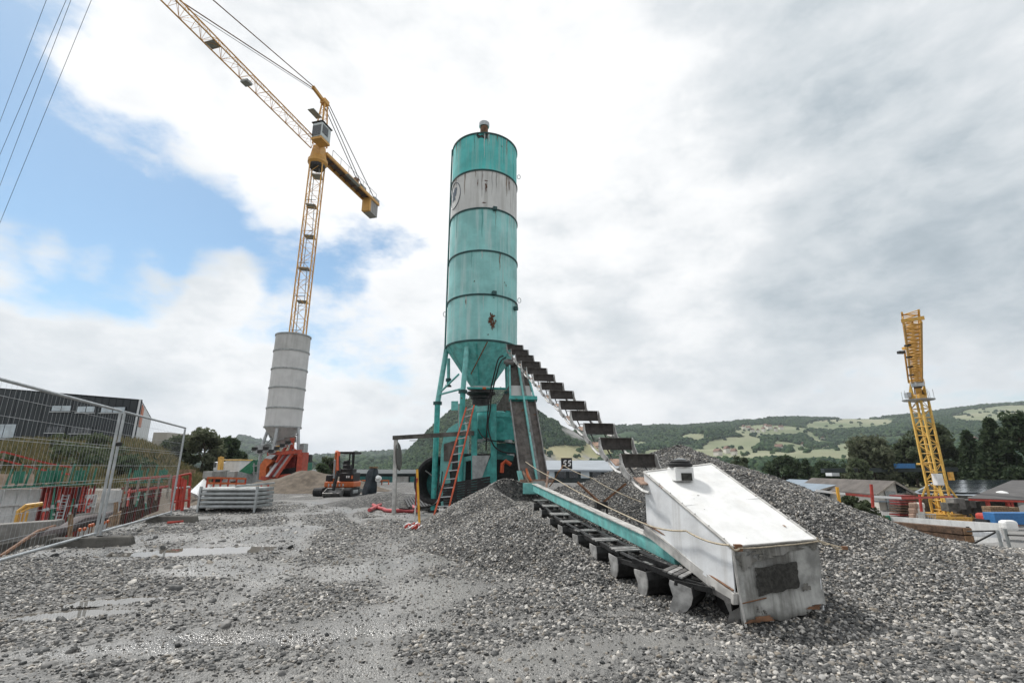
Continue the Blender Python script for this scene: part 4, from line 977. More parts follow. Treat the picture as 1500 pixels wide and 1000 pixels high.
# one bucket, its frame: x across, y along the chain, z outwards
BW = .26
def bucket_template():
    m = MB(); n_ = 5; V = []; F = []
    for j in range(n_ + 1):
        z = .03 + .165 * j / n_; y = -.075 * math.sin(math.pi * .5 * j / n_)
        for s_ in (0, .012):
            for x in (-BW, BW): V.append((x, y + s_, z))
    for j in range(n_):
        a_ = j * 4; b_ = a_ + 4
        F += [(a_, a_ + 1, b_ + 1, b_), (a_ + 2, b_ + 2, b_ + 3, a_ + 3), (a_, b_, b_ + 2, a_ + 2), (a_ + 1, a_ + 3, b_ + 3, b_ + 1)]
    F += [(0, 2, 3, 1), (n_ * 4, n_ * 4 + 1, n_ * 4 + 3, n_ * 4 + 2)]
    m.add(V, F); b = m.build('bucket', 'blade')
    def sub(name, mb, mt_, k=1): o = mb.build(name, mt_); o.parent = b
    sick = [(-.06, .205), (-.01, .185), (.05, .11), (.16, .05), (.30, .035), (.30, -.035), (.12, -.045), (-.01, .0), (-.05, .10)]
    for s_ in (-1, 1):
        c = MB(); c.prism([(s_ * (BW + .004), y, z) for y, z in sick], (s_ * .012, 0, 0)); sub('cheek', c, 'link_steel')
        c = MB(); c.path([(s_ * (BW - .02), .2, 0), (s_ * (BW - .02), .42, -.05), (s_ * (BW - .02), .62, -.04), (s_ * (BW - .02), .76, 0)], .022, 5); sub('chain_link', c, 'link_steel')
    c = MB(); c.box((0, .40, .0), (BW * 1.7, .22, .014)); sub('base_plate', c, 'rust_plate')
    for s_ in (-.1, .14):
        c = MB(); c.tube((s_, 0, .03), (s_ + .04, .30, .0), .011, 5); sub('tie_rod', c, 'dark_steel')
    c = MB(); c.tube((BW, -.02, .19), (BW + .09, -.02, .19), .007, 5); sub('pin', c, 'worn_steel'); c = MB(); c.tube((BW, .0, .08), (BW + .07, .0, .08), .007, 5); sub('pin', c, 'worn_steel')
    return b
tmpl = bucket_template()
def scoop_template():
    m = MB(); n_ = 6; V = []; F = []; prof = [(-.02, -.02), (-.05, .06), (-.045, .13), (-.015, .20), (.05, .255), (.13, .28)]
    for y, z in prof:
        for d_ in (0, .012):
            for x in (-BW * .86, BW * .86): V.append((x, y + d_, z - d_ * .6))
    for j in range(len(prof) - 1):
        a_ = j * 4; b_ = a_ + 4; F += [(a_, a_ + 1, b_ + 1, b_), (a_ + 2, b_ + 2, b_ + 3, a_ + 3), (a_, b_, b_ + 2, a_ + 2), (a_ + 1, a_ + 3, b_ + 3, b_ + 1)]
    e_ = (len(prof) - 1) * 4; F += [(0, 2, 3, 1), (e_, e_ + 1, e_ + 3, e_ + 2)]
    m.add(V, F); b = m.build('bucket', 'dark_steel')
    def sub(name, mb, mt_): o = mb.build(name, mt_); o.parent = b
    for s_ in (-1, 1):
        c = MB(); c.prism([(s_ * BW * .87, y, z) for y, z in prof + [(.16, .26), (.14, .12), (.2, .02), (.2, -.02)]], (s_ * .012, 0, 0)); sub('cheek', c, 'link_steel')
        c = MB(); c.beam((s_ * BW * .5, .1, -.03), (s_ * BW * .5, .66, -.03), .03, .05); sub('chain_link', c, 'dark_steel')
        c = MB(); c.tube((s_ * BW * .88, .06, .22), (s_ * (BW * .88 + .09), .05, .22), .008, 5); sub('pin', c, 'worn_steel')
    for k in range(4):
        c = MB(); c.box((0, .12 + .055 * k, -.065), (BW * 1.35, .042, .016)); sub('slat', c, 'worn_steel' if k % 2 else 'link_steel')
    return b
scoop = scoop_template()
FIRST = {}
def place_bucket(p, t, flip, jit=0.0, sc=1.0):
    tm = scoop if flip else tmpl
    t = t.normalized(); up = Vector((0, 0, 1)); x = t.cross(up).normalized(); z = x.cross(t).normalized()
    if flip: z = -z; x = -x
    b = copy_tree(tm) if FIRST.get(flip) else tm
    FIRST[flip] = True; b.parent = loader
    M = Matrix((x, t, z)).transposed().to_4x4()
    M = M @ Matrix.Rotation(jit, 4, 'X'); M = Matrix.Diagonal((1, 1, 1, 1)) @ M
    b.matrix_local = Matrix.Translation(Vector(p) - loader.location) @ M @ Matrix.Scale(sc, 4)
    return b
up_px = [(754, 514), (761, 521.5), (768, 530), (777, 540), (786, 550), (796, 560), (808, 573), (822, 586), (838, 602), (856, 618), (877, 638), (902, 661), (935, 687)]
UP = [A(u, v, 15.1 + (6.85 - 15.1) * (i / 12) ** .97) for i, (u, v) in enumerate(up_px)]
for i, p in enumerate(UP):
    q0, q1 = UP[max(0, i - 1)], UP[min(12, i + 1)]
    place_bucket(p, q1 - q0, False, jit=random.uniform(-.06, .06))
lo_px = [(796, 738), (809, 748), (823, 761), (842, 772), (866, 785), (895, 801), (927, 817), (970, 838), (1020, 857), (1070, 884)]
LO = [G(u, v, .58 + (.17 - .58) * (i / 9) ** .8) for i, (u, v) in enumerate(lo_px)]; LO[-1] = A(1080, 874, 5.42)
for i, p in enumerate(LO):
    q0, q1 = LO[max(0, i - 1)], LO[min(9, i + 1)]
    place_bucket(p, q0 - q1, True, jit=random.uniform(-.08, .08))
# chain strands of the lower run
for s_ in (-.12, .16):
    m = MB(); m.path([p + Vector((s_, 0, .05)) for p in LO], .022, 6); m.build('drive_chain', 'dark_steel', loader)

# ------------------------------------------------------------------ lattice helper
def truss(root, corners0, corners1, n, rc, rb, m_, chord='chord', lattice='lattice', faces=None, rungs=True, rb_m=None):
    """chords are parts of their own; the thin bracing is one part"""
    k = len(corners0); c0 = [Vector(c) for c in corners0]; c1 = [Vector(c) for c in corners1]
    for a_, b_ in zip(c0, c1):
        m = MB(); m.beam(a_, b_, rc * 2, rc * 2); m.build(chord, m_, root)
    m = MB()
    for i in range(n):
        f0, f1 = i / n, (i + 1) / n
        for j in (faces or range(k)):
            a0, a1 = c0[j].lerp(c1[j], f0), c0[j].lerp(c1[j], f1); b0_, b1_ = c0[(j + 1) % k].lerp(c1[(j + 1) % k], f0), c0[(j + 1) % k].lerp(c1[(j + 1) % k], f1)
            if (i + j) % 2: m.tube(a0, b1_, rb, 4, cap=False)
            else: m.tube(b0_, a1, rb, 4, cap=False)
            if rungs: m.tube(a0, b0_, rb * .9, 4, cap=False)
    o = m.build(lattice, rb_m or m_, root); o['kind'] = 'stuff'; return o
# ------------------------------------------------------------------ tower crane on the left
CX, CY = -25.8, 55.7
crane = thing('tower_crane', 'tall yellow tower crane behind the grey silo, jib reaching overhead', 'tower crane', (CX, CY, BZ(CX, CY)))
jd = Vector((-5.4, -20.3, 0)).normalized(); jl = Vector((jd.y, -jd.x, 0))     # lateral
def cpos(a_, b_, z): return Vector((CX, CY, 0)) + jd * a_ + jl * b_ + Vector((0, 0, z))
q = .78; ca = R(12)
sq = [Vector((math.cos(ca + R(45 + 90 * k)) * q * 1.414, math.sin(ca + R(45 + 90 * k)) * q * 1.414, 0)) for k in range(4)]
MZ = 40.0; base_c = Vector((CX, CY, 0))
truss(crane, [base_c + s_ + Vector((0, 0, -3)) for s_ in sq], [base_c + s_ + Vector((0, 0, MZ)) for s_ in sq], 26, .062, .03, 'crane_yellow', 'mast_chord', 'mast_lattice')
for k in range(9):
    m = MB(); z = 3.5 + 4.35 * k; m.box(base_c + Vector((.15 * (-1) ** k, 0, z)), (1.2, 1.3, .06), rotz(ca)); pl = m.build('rest_platform', 'galv_dull', crane)
    m = MB()
    m.beam(base_c + Vector((-.65, -.7, z + .55)), base_c + Vector((.65, -.7, z + .55)), .05, .05); m.build('platform_rail', 'dark_steel', pl)
    m = MB(); m.tube(base_c + Vector((.3 * (-1) ** k, .1, z)), base_c + Vector((.25 * (-1) ** k, -.1, z + 4.3)), .05, 5); m.build('climbing_ladder', 'galv_dull', pl)
m = MB(); m.lathe(cpos(0, 0, MZ), [(1.0, 0), (1.25, .25), (1.25, .7), (1.0, .75), (1.0, 1.2)], 24); m.build('slewing_ring', 'crane_yellow', crane, smooth=True)
m = MB(); m.lathe(cpos(0, 0, MZ - .5), [(.9, 0), (1.0, .2), (1.0, .5)], 16); m.build('ring_base', 'dark_steel', crane)
m = MB(); m.box(cpos(0, 0, MZ + 2.0), (1.5, 1.5, 1.8), Matrix((jl, jd, Vector((0, 0, 1)))).transposed(), .75); m.build('turret', 'crane_yellow', crane, bevel=.05)
JZ = 42.2
truss(crane, [cpos(.8, -.65, JZ), cpos(.8, .65, JZ), cpos(.8, 0, JZ + 1.25)], [cpos(42, -.65, JZ + .8), cpos(42, .65, JZ + .8), cpos(42, 0, JZ + 1.9)], 34, .052, .024, 'crane_yellow', 'jib_chord', 'jib_lattice')
for a_ in (17, 26, 34):
    m = MB(); m.box(cpos(a_, 0, JZ + .35), (1.1, .9, .05), Matrix((jl, jd, Vector((0, 0, 1)))).transposed()); m.build('service_grating', 'galv_dull', crane)
m = MB(); m.box(cpos(12.5, 0, JZ - .25), (.9, .8, .3), Matrix((jl, jd, Vector((0, 0, 1)))).transposed()); m.build('trolley', 'galv_dull', crane, bevel=.04)
# counter jib
for s_ in (-.75, .75):
    m = MB(); m.beam(cpos(-.6, s_, JZ - .1), cpos(-14.2, s_, JZ - .1), .22, .42); m.build('counter_jib_beam', 'crane_yellow', crane)
for k in range(9):
    m = MB(); m.beam(cpos(-1.4 - 1.4 * k, -.75, JZ - .1), cpos(-1.4 - 1.4 * k, .75, JZ - .1), .14, .16); m.build('cross_member', 'rusty', crane)
m = MB(); m.box(cpos(-7, 0, JZ + .13), (1.35, 12, .04), Matrix((jl, jd, Vector((0, 0, 1)))).transposed()); m.build('deck_grating', 'trough', crane)
for s_ in (-1.0, 1.0):
    for k in range(7):
        m = MB(); m.beam(cpos(-1.5 - 1.9 * k, s_, JZ), cpos(-1.5 - 1.9 * k, s_, JZ + 1.0), .05, .05); m.build('rail_post', 'galv_dull', crane)
    m = MB(); m.beam(cpos(-1.5, s_, JZ + 1.0), cpos(-13, s_, JZ + 1.0), .05, .05); m.build('hand_rail', 'galv_dull', crane)
for k in range(4):
    m = MB(); m.box(cpos(-12.4 - .5 * k, 0, JZ - 1.25), (1.3, .44, 2.3), Matrix((jl, jd, Vector((0, 0, 1)))).transposed()); m.build('counterweight_slab', 'counterweight', crane, bevel=.03)
m = MB(); m.box(cpos(-11.9, 0, JZ - 1.2), (1.36, .45, 2.3), Matrix((jl, jd, Vector((0, 0, 1)))).transposed()); m.build('counterweight_frame', 'crane_yellow', crane, bevel=.03)
m = MB(); m.box(cpos(-10.2, .1, JZ + .6), (1.0, 1.5, .8), Matrix((jl, jd, Vector((0, 0, 1)))).transposed()); m.build('winch', 'galv_dull', crane, bevel=.05)
m = MB(); m.box(cpos(-8.3, -.3, JZ + .6), (.5, .7, 1.0), Matrix((jl, jd, Vector((0, 0, 1)))).transposed()); m.build('winch_drum', 'rusty', crane, bevel=.05)
m = MB(); m.box(cpos(-13.6, 0, JZ + .45), (1.5, 1.4, .5), Matrix((jl, jd, Vector((0, 0, 1)))).transposed()); m.build('electric_cabinet', 'galv_dull', crane, bevel=.04)
m = MB(); m.box(cpos(-6, -1.4, JZ - .9), (.5, 3.2, .06), Matrix((jl, jd, Vector((0, 0, 1)))).transposed()); m.build('side_gangway', 'galv_dull', crane)
# cathead
AZ = 50.0
truss(crane, [cpos(.7, -.6, JZ + .8), cpos(.7, .6, JZ + .8), cpos(-.7, .6, JZ + .8), cpos(-.7, -.6, JZ + .8)], [cpos(.2, -.22, AZ), cpos(.2, .22, AZ), cpos(-.25, .22, AZ), cpos(-.25, -.22, AZ)], 6, .075, .03, 'crane_yellow', 'cathead_leg', 'cathead_lattice')
m = MB(); m.box(cpos(0, 0, AZ - .1), (.8, 1.0, .7), Matrix((jl, jd, Vector((0, 0, 1)))).transposed()); m.build('cathead_top', 'crane_yellow', crane, bevel=.05)
m = MB(); m.beam(cpos(.3, 0, AZ - .1), cpos(2.6, 0, AZ + .2), .35, .4); m.build('pendant_arm', 'crane_yellow', crane)
m = MB(); m.box(cpos(1.6, 0, AZ - 3.2), (.9, 1.8, .1), Matrix((jl, jd, Vector((0, 0, 1)))).transposed()); m.build('cathead_platform', 'galv_dull', crane)
for nm, p, q_ in (('jib_pendant', cpos(2.4, .15, AZ + .2), cpos(20.5, 0, JZ + 1.6)), ('jib_pendant', cpos(2.4, -.15, AZ + .2), cpos(33, 0, JZ + 2.0)), ('counter_pendant', cpos(-.4, .4, AZ - .2), cpos(-12.8, .75, JZ + .2)), ('counter_pendant', cpos(-.4, -.4, AZ - .2), cpos(-12.8, -.75, JZ + .2)), ('counter_pendant', cpos(-.4, -.3, AZ - .6), cpos(-9.5, -.6, JZ + .4))):
    m = MB(); m.tube(p, q_, .06, 5); m.build(nm, 'rusty' if nm[0] == 'j' else 'dark_steel', crane)
m = MB(); m.tube(cpos(2.4, .1, AZ - .1), cpos(20, .1, JZ + 1.5), .035, 4); m.build('hoist_rope', 'dark_steel', crane)
rj = Matrix((jl, jd, Vector((0, 0, 1)))).transposed()
kb = cpos(1.8, 1.55 if cpos(0, 1, 0).x > CX else -1.55, JZ + 1.0)
m = MB(); m.box(kb, (1.5, 1.9, 2.1), rj); cab = m.build('cab', 'cab', crane, bevel=.15)
m = MB(); m.box(kb + jd * .97 + Vector((0, 0, -.15)), (1.25, .06, 1.5), rj); m.build('cab_window', 'glass_dark', cab, bevel=.02)
for s_ in (-1, 1):
    m = MB(); m.box(kb + jl * s_ * .77 + jd * .25 + Vector((0, 0, .1)), (.06, 1.1, 1.2), rj); m.build('cab_window', 'glass_dark', cab, bevel=.02)
m = MB(); m.box(kb + Vector((0, 0, 1.12)), (1.65, 2.1, .12), rj); m.build('cab_roof', 'dark_steel', cab)
m = MB(); m.box(kb + Vector((0, 0, -1.2)), (1.5, 1.8, .3), rj); m.build('cab_bracket', 'crane_yellow', cab)

# ------------------------------------------------------------------ grey silo with its red plant
QY = 36.4; QX = A(431, 485, QY).x; QR = 1.27
gs = thing('cement_silo', 'pale grey ribbed cement silo standing on a red mixing plant', 'silo', (QX, QY, 0))
qz = [A(418, v, QY - QR).z for v in (624, 596, 566, 538, 511, 487)]
for i in range(5):
    m = MB(); m.lathe((QX, QY, 0), [(QR, qz[i]), (QR, qz[i + 1])], 48, cap=(i == 4)); m.build('drum_section', 'grey_silo' if i > 3 else 'grey_silo_b', gs, smooth=True)
for z in qz:
    m = MB(); m.lathe((QX, QY, z), [(QR, -.05), (QR + .05, -.05), (QR + .05, .05), (QR, .05)], 48, cap=False); m.build('ring_flange', 'galv_dull', gs)
m = MB(); m.lathe((QX, QY, 0), [(QR - .02, qz[0] - .03), (.35, A(418, 652, QY).z)], 40, cap=False); m.build('hopper_cone', 'grey_silo', gs, smooth=True)
for (u0, v0, u1, v1, Y0, Y1) in ((393, 628, 383, 655, QY, QY), (406, 627, 401, 656, QY - 1.2, QY - 1.2), (437, 626, 437, 660, QY - .5, QY - .5), (425, 626, 425, 660, QY + 1.2, QY + 1.2)):
    t0, t1 = A(u0, v0, Y0), A(u1, v1, Y1); m = MB(); m.path([t0, t1, Vector((t1.x, t1.y, 0))], .12, 8); m.build('leg', 'galv', gs, smooth=True)
for (u0, v0, u1, v1) in ((384, 654, 401, 640), (384, 652, 437, 636), (392, 632, 401, 652)):
    m = MB(); m.tube(A(u0, v0, QY - .6), A(u1, v1, QY - .6), .05, 6); m.build('brace', 'galv_dull', gs)
rp_ = thing('mixing_plant', 'red mixing plant with twin grey chutes under the grey silo', 'mixing plant', (QX, QY - 1.5, 0))
def rbeam(name, u0, v0, u1, v1, Y, w, d, m_, Y1=None):
    m = MB(); m.beam(A(u0, v0, Y), A(u1, v1, Y1 or Y), w, d); return m.build(name, m_, rp_)
def rplate(name, pts, Y, th, m_):
    m = MB(); m.prism([A(u, v, Y) for u, v in pts], (0, th, 0)); return m.build(name, m_, rp_)
PY = QY - 1.9
rplate('mixer_body', [(405, 668), (441, 664), (438, 697), (412, 698)], PY + .6, 1.2, 'plant_red')
rplate('side_cover', [(379, 702), (381, 680), (387, 672), (396, 668), (398, 676), (390, 684), (389, 704)], PY - .3, .5, 'orange')
rplate('cover_band', [(387, 671), (396, 665), (404, 666), (397, 672)], PY - .35, .5, 'galv')
rplate('inner_machinery', [(389, 672), (410, 666), (412, 700), (389, 704)], PY + 1.0, .8, 'dark_steel')
rplate('side_panel', [(436, 664), (444, 662), (441, 694), (433, 698)], PY - .2, 1.0, 'plant_red')
rplate('side_panel', [(418, 672), (434, 668), (432, 684), (418, 686)], PY + .2, .2, 'red_dark')
rplate('engine_bay', [(412, 687), (433, 684), (431, 700), (410, 702)], PY + .1, .3, 'black')
rbeam('top_beam', 393, 665, 441, 661, PY, .35, .25, 'plant_red')
for du in (0, 9.5):
    rbeam('chute_floor', 391 + du, 698, 420 + du, 660 - du * .2, PY - .9, .3, .06, 'galv', PY + .2)
    rbeam('chute_rail', 394.5 + du, 699, 424 + du, 660 - du * .2, PY - 1.0, .1, .16, 'red_dark' if du == 0 else 'plant_red', PY + .1)
rbeam('chute_frame', 405, 677, 427, 640, PY - .4, .14, .16, 'plant_red', PY + .6)
rbeam('chute_frame', 427, 641, 430, 662, PY + .4, .16, .16, 'plant_red')
rbeam('chute_frame', 424, 662, 431, 641, PY + .1, .12, .14, 'plant_red')
rbeam('base_beam', 383, 700, 425, 696, PY - .6, .2, .22, 'plant_red')
rbeam('head_box', 419, 645, 432, 643, PY + .6, .5, .4, 'trough')
for k in range(7):
    p = A(373 + 8.2 * k, 657 - .2 * k + (4 if k % 2 else 0) - (k > 4) * 8, QY - 2.2); m = MB(); m.box(p, (.36, .12, .22), rotz(.2)); m.build('feed_bucket', 'dark_steel', rp_)
    m = MB(); m.tube(p + Vector((-.2, 0, -.18)), p + Vector((.3, 0, -.08)), .04, 5); m.build('bucket_link', 'galv', rp_)
rplate('control_box', [(373, 652), (390, 650), (390, 662), (373, 664)], QY - .5, .8, 'galv_dull')
rplate('control_box', [(437, 650), (445, 649), (444, 664), (437, 665)], QY - .5, .8, 'galv_dull')
for (u0, v0, u1, v1) in ((372, 678, 372, 702), (378, 676, 378, 702), (384, 676, 384, 700), (370, 682, 388, 681), (370, 692, 388, 691)):
    rbeam('rack_bar', u0, v0, u1, v1, PY + .8, .06, .06, 'galv_dull')
# brown sand heap beside it
def sandf(x, y):
    c1 = G(470, 725, 0); d = np.hypot((x - (-11.8)) * .62, (y - 29.5)); return 1.35 - .45 * np.sqrt(d * d + .2) + (fbm(x, y, .8) - .5) * .4
o = grid_mesh('sand_heap', np.arange(-19, -5, .16), np.arange(24, 36, .16), lambda X, Y: np.maximum(sandf(X, Y), base_h(X, Y) - .1), 'sand', None, cut=lambda X, Y, Z: sandf(X, Y) > base_h(X, Y) - .05)
tag(o, 'brown sand heap between the red plant and the small excavator', 'sand heap')
def heap2(x, y):
    d = np.hypot((x + 4.6) * .55, y - 19.5); return .55 - .34 * np.sqrt(d * d + .15) + (fbm(x, y, 1) - .5) * .25
o = grid_mesh('gravel_pile', np.arange(-9.5, 0, .14), np.arange(16.8, 23, .14), lambda X, Y: np.maximum(heap2(X, Y), base_h(X, Y) - .1), 'gravel_bed', {'silt': lambda x, y: x * 0}, cut=lambda X, Y, Z: heap2(X, Y) > base_h(X, Y) - .05)
tag(o, 'small low gravel heap behind the white post', 'gravel pile')

# ------------------------------------------------------------------ mini excavator
EG = G(500, 726, BZ(-8.6, 25)); EY = EG.y
ex = thing('mini_excavator', 'orange and black mini excavator with an open canopy', 'excavator', EG)
def ebox(name, u0, v0, u1, v1, dy, depth, m_, bev=.03, par=None):
    a_, b_ = A(u0, v1, EY + dy), A(u1, v0, EY + dy); m = MB(); m.box(((a_.x + b_.x) / 2, EY + dy + depth / 2, (a_.z + b_.z) / 2), (b_.x - a_.x, depth, b_.z - a_.z)); return m.build(name, m_, par or ex, bevel=bev)
for (uu, w_) in ((470, 13), (512, 12)):
    c = A(uu, 723, EY); hw_ = w_ * .017; hgt = .26
    m = MB(); prof = []
    for t in np.linspace(-90, 90, 7): prof.append((.95 + .2 * math.cos(R(t)), .2 * math.sin(R(t))))
    for t in np.linspace(90, 270, 7): prof.append((-.35 + .2 * math.cos(R(t)), .2 * math.sin(R(t))))
    m.prism([(c.x - hw_, EY + y, EG.z + .2 + z) for y, z in prof], (hw_ * 2, 0, 0)); t_ = m.build('track', 'rubber', ex)
    m = MB(); m.box((c.x, EY + .3, EG.z + .2), (hw_ * 2 + .03, .9, .2)); m.build('track_frame', 'galv_dull', t_, bevel=.05)
ebox('chassis', 476, 712, 508, 722, .2, .9, 'dark_steel')
ebox('body_skirt', 474, 705, 518, 713.5, .0, 1.3, 'orange', .06)
eb = ebox('engine_hood', 496, 692, 518, 705.5, .1, 1.2, 'black', .06)
ebox('side_tank', 476, 695, 487, 706, .15, .9, 'black', .08)
ebox('tail_light', 514, 696, 517, 701, .08, .03, 'orange', 0, eb)
ebox('side_mark', 507, 696.5, 509, 699.5, .09, .02, 'white', 0, eb); ebox('side_mark', 510, 696.5, 512, 699.5, .09, .02, 'white', 0, eb)
ebox('floor_console', 494, 686, 516, 693, .3, .8, 'dark_steel', .04)
ebox('seat', 501, 680, 513, 689, .5, .45, 'black', .08); ebox('seat_back', 501.5, 674, 513, 684, .9, .15, 'black', .08)
cr_ = ebox('canopy_roof', 495, 661, 520, 664, .0, 1.2, 'black', .03)
for (u0, u1, dy) in ((517, 515.5, .1), (519, 517, 1.1), (513, 510, 1.1)):
    m = MB(); m.tube(A(u0, 662, EY + dy), A(u1, 694, EY + dy), .035, 8); m.build('canopy_post', 'black', ex, smooth=True)
for u0 in (497, 499): 
    m = MB(); m.tube(A(u0, 690, EY + .25), A(u0 - 1, 679, EY + .2), .02, 6); m.build('control_lever', 'black', ex)
# boom, stick, cylinders, bucket
m = MB(); bp = [A(490, 706, EY - .25), A(491, 692, EY - .5), A(492, 676, EY - .55), A(493.5, 661, EY - .75)]
for i in range(3): m.beam(bp[i], bp[i + 1] + (bp[i + 1] - bp[i]) * .04, .16, .22)
m.build('boom', 'orange', ex, bevel=.02)
m = MB(); m.beam(A(496, 662, EY - .85), A(495.5, 690, EY - 1.3), .14, .18); m.build('stick', 'ladder_orange', ex, bevel=.02)
m = MB(); m.tube(A(489, 700, EY - .55), A(490.5, 673, EY - .8), .05, 8); m.build('boom_cylinder', 'galv', ex, smooth=True)
m = MB(); m.tube(A(497, 668, EY - 1.0), A(498, 690, EY - 1.4), .04, 8); m.build('bucket_cylinder', 'dark_steel', ex, smooth=True)
m = MB(); m.beam(A(495.5, 688, EY - 1.3), A(488, 718, EY - 1.2), .1, .12); m.build('bucket_linkage', 'dark_steel', ex)
c = A(488, 719, EY - 1.0)
prof = [(.34 * math.cos(R(t)), .34 * math.sin(R(t))) for t in range(-160, 40, 20)] + [(.30 * math.cos(R(t)), .30 * math.sin(R(t))) for t in range(20, -180, -20)]
m = MB(); m.prism([(c.x - .42, c.y + y, c.z + .03 + z) for y, z in prof], (.84, 0, 0)); bk = m.build('bucket', 'worn_steel', ex)
for s_ in (-.42, .40):
    m = MB(); m.prism([(c.x + s_, c.y + .33 * math.cos(R(t)), c.z + .03 + .33 * math.sin(R(t))) for t in range(-160, 40, 20)], (.02, 0, 0)); m.build('bucket_side', 'worn_steel', bk)
for k in range(5):
    m = MB(); m.box((c.x - .36 + .18 * k, c.y + .3, c.z + .28), (.06, .03, .12)); m.build('tooth', 'galv_dull', bk)
hose(ex, [(486, 690, EY - .3), (482, 682, EY - .4), (486, 676, EY - .6), (491, 680, EY - .6)], .02)
ebox('dozer_blade', 499, 715, 536, 721, .9, .08, 'galv_dull', .02)

# ------------------------------------------------------------------ yard things in front of the green silo
def lump(name, label, catg, base, prof, m_, seed, n=26, fold=.1, lean=(0, 0), group=None):
    rr = random.Random(seed); ph = [rr.uniform(0, 6.28) for _ in range(6)]; V = []; F = []; k_ = len(prof)
    for j, (r, z) in enumerate(prof):
        for i in range(n):
            a_ = 2 * math.pi * i / n; q = 1 + fold * (math.sin(3 * a_ + ph[0] + z) + .7 * math.sin(5 * a_ + ph[1] - 2 * z) + .5 * math.sin(9 * a_ + ph[2] + 3 * z))
            V.append((base.x + lean[0] * z + r * q * math.cos(a_), base.y + lean[1] * z + r * q * math.sin(a_), base.z + z))
    for j in range(k_ - 1):
        for i in range(n): F.append((j * n + i, j * n + (i + 1) % n, (j + 1) * n + (i + 1) % n, (j + 1) * n + i))
    F += [tuple(range(n - 1, -1, -1)), tuple((k_ - 1) * n + i for i in range(n))]
    return V, F
WP = G(541, 738, BZ(-5.5, 18)); 
wr = thing('wrapped_pump', 'dark blue plastic sheet wrapped round an upright pump on a wooden pallet', 'wrapped pump', WP)
V, F = lump('', '', '', WP + Vector((-.08, 0, .12)), [(.16, 0), (.24, .12), (.27, .35), (.24, .6), (.20, .75), (.22, .9), (.2, 1.1), (.16, 1.22), (.1, 1.26)], '', 3, lean=(.12, 0))
m = MB(); m.add(V, F); m.build('plastic_sheet', 'tarp_blue', wr, smooth=True)
m = MB(); m.box(WP + Vector((0, 0, .07)), (.62, .5, .1)); m.build('pallet', 'wood', wr)
for s_ in (-.15, .2):
    m = MB(); m.beam(WP + Vector((s_, -.1, .1)), WP + Vector((s_ * .6 + .05, -.05, .5)), .06, .06); m.build('stand_leg', 'wood', wr)
m = MB(); m.box(WP + Vector((.07, 0, 1.4)), (.3, .28, .06)); m.build('top_board', 'wood', wr)
hb = A(554, 700, WP.y - .15); m = MB(); m.lathe(hb, [(.02, .11), (.08, .085), (.105, .02), (.11, -.03), (.13, -.045), (.02, -.04)], 18, axis=Matrix.Rotation(R(60), 3, 'X')); m.build('white_float', 'white', wr, smooth=True)
m = MB(); m.tube(A(549, 728, WP.y - .2), G(563, 741, 0.02), .03, 6); m.build('discharge_pipe', 'black', wr)
for k, pts in enumerate((((545, 738), (556, 742), (572, 747), (590, 747), (606, 747)), ((541, 747), (552, 741), (563, 737), (577, 734), (590, 737)), ((586, 737), (598, 738), (606, 744), (611, 748)))):
    P = [G(u, v, .07) for u, v in pts]; Q = []
    for i in range(len(P) - 1):
        p0, p1, p2, p3 = P[max(i - 1, 0)], P[i], P[i + 1], P[min(i + 2, len(P) - 1)]
        for t in np.linspace(0, 1, 5, endpoint=False): Q.append(.5 * ((2 * p1) + (p2 - p0) * t + (2 * p0 - 5 * p1 + 4 * p2 - p3) * t * t + (-p0 + 3 * p1 - 3 * p2 + p3) * t ** 3))
    Q.append(P[-1])
    for q_ in Q: q_.z = BZ(q_.x, q_.y) + .06 + .02 * k
    m = MB(); m.path(Q, .06, 9); o = m.build('corrugated_hose', 'pipe_red', smooth=True)
    tag(o, ('red corrugated hose running from the wrapped pump towards the slatted ramp', 'red hose crossing over another beside the wrapped pump', 'short curved end of red hose next to the slatted ramp')[k], 'hose')
# white post carrying a dark beam, with an oval board hanging from it
PP = G(577, 752, BZ(-3.7, 16)); PT = A(580, 641, PP.y)
gt = thing('post_and_beam', 'white wooden post carrying a long dark beam towards the turquoise plant', 'post and beam', PP)
m = MB(); m.beam(PP - Vector((0, 0, .1)), PT, .11, .11); m.build('post', 'post_white', gt)
m = MB(); m.beam(A(576, 641, PP.y), A(694, 634, 15.0), .09, .13); m.build('beam', 'wood_dark', gt) if 'wood_dark' in MT else m.build('beam', 'concrete_dark', gt)
bc = A(584, 668, PP.y + .2); m = MB(); m.lathe(bc, [(.42, -.015), (.45, 0), (.42, .015)], 30, axis=Matrix.Rotation(R(84), 3, 'Y')); o = m.build('round_board', 'trough', smooth=False)
tag(o, 'thin dark round board hanging edge-on beside the white post', 'board')
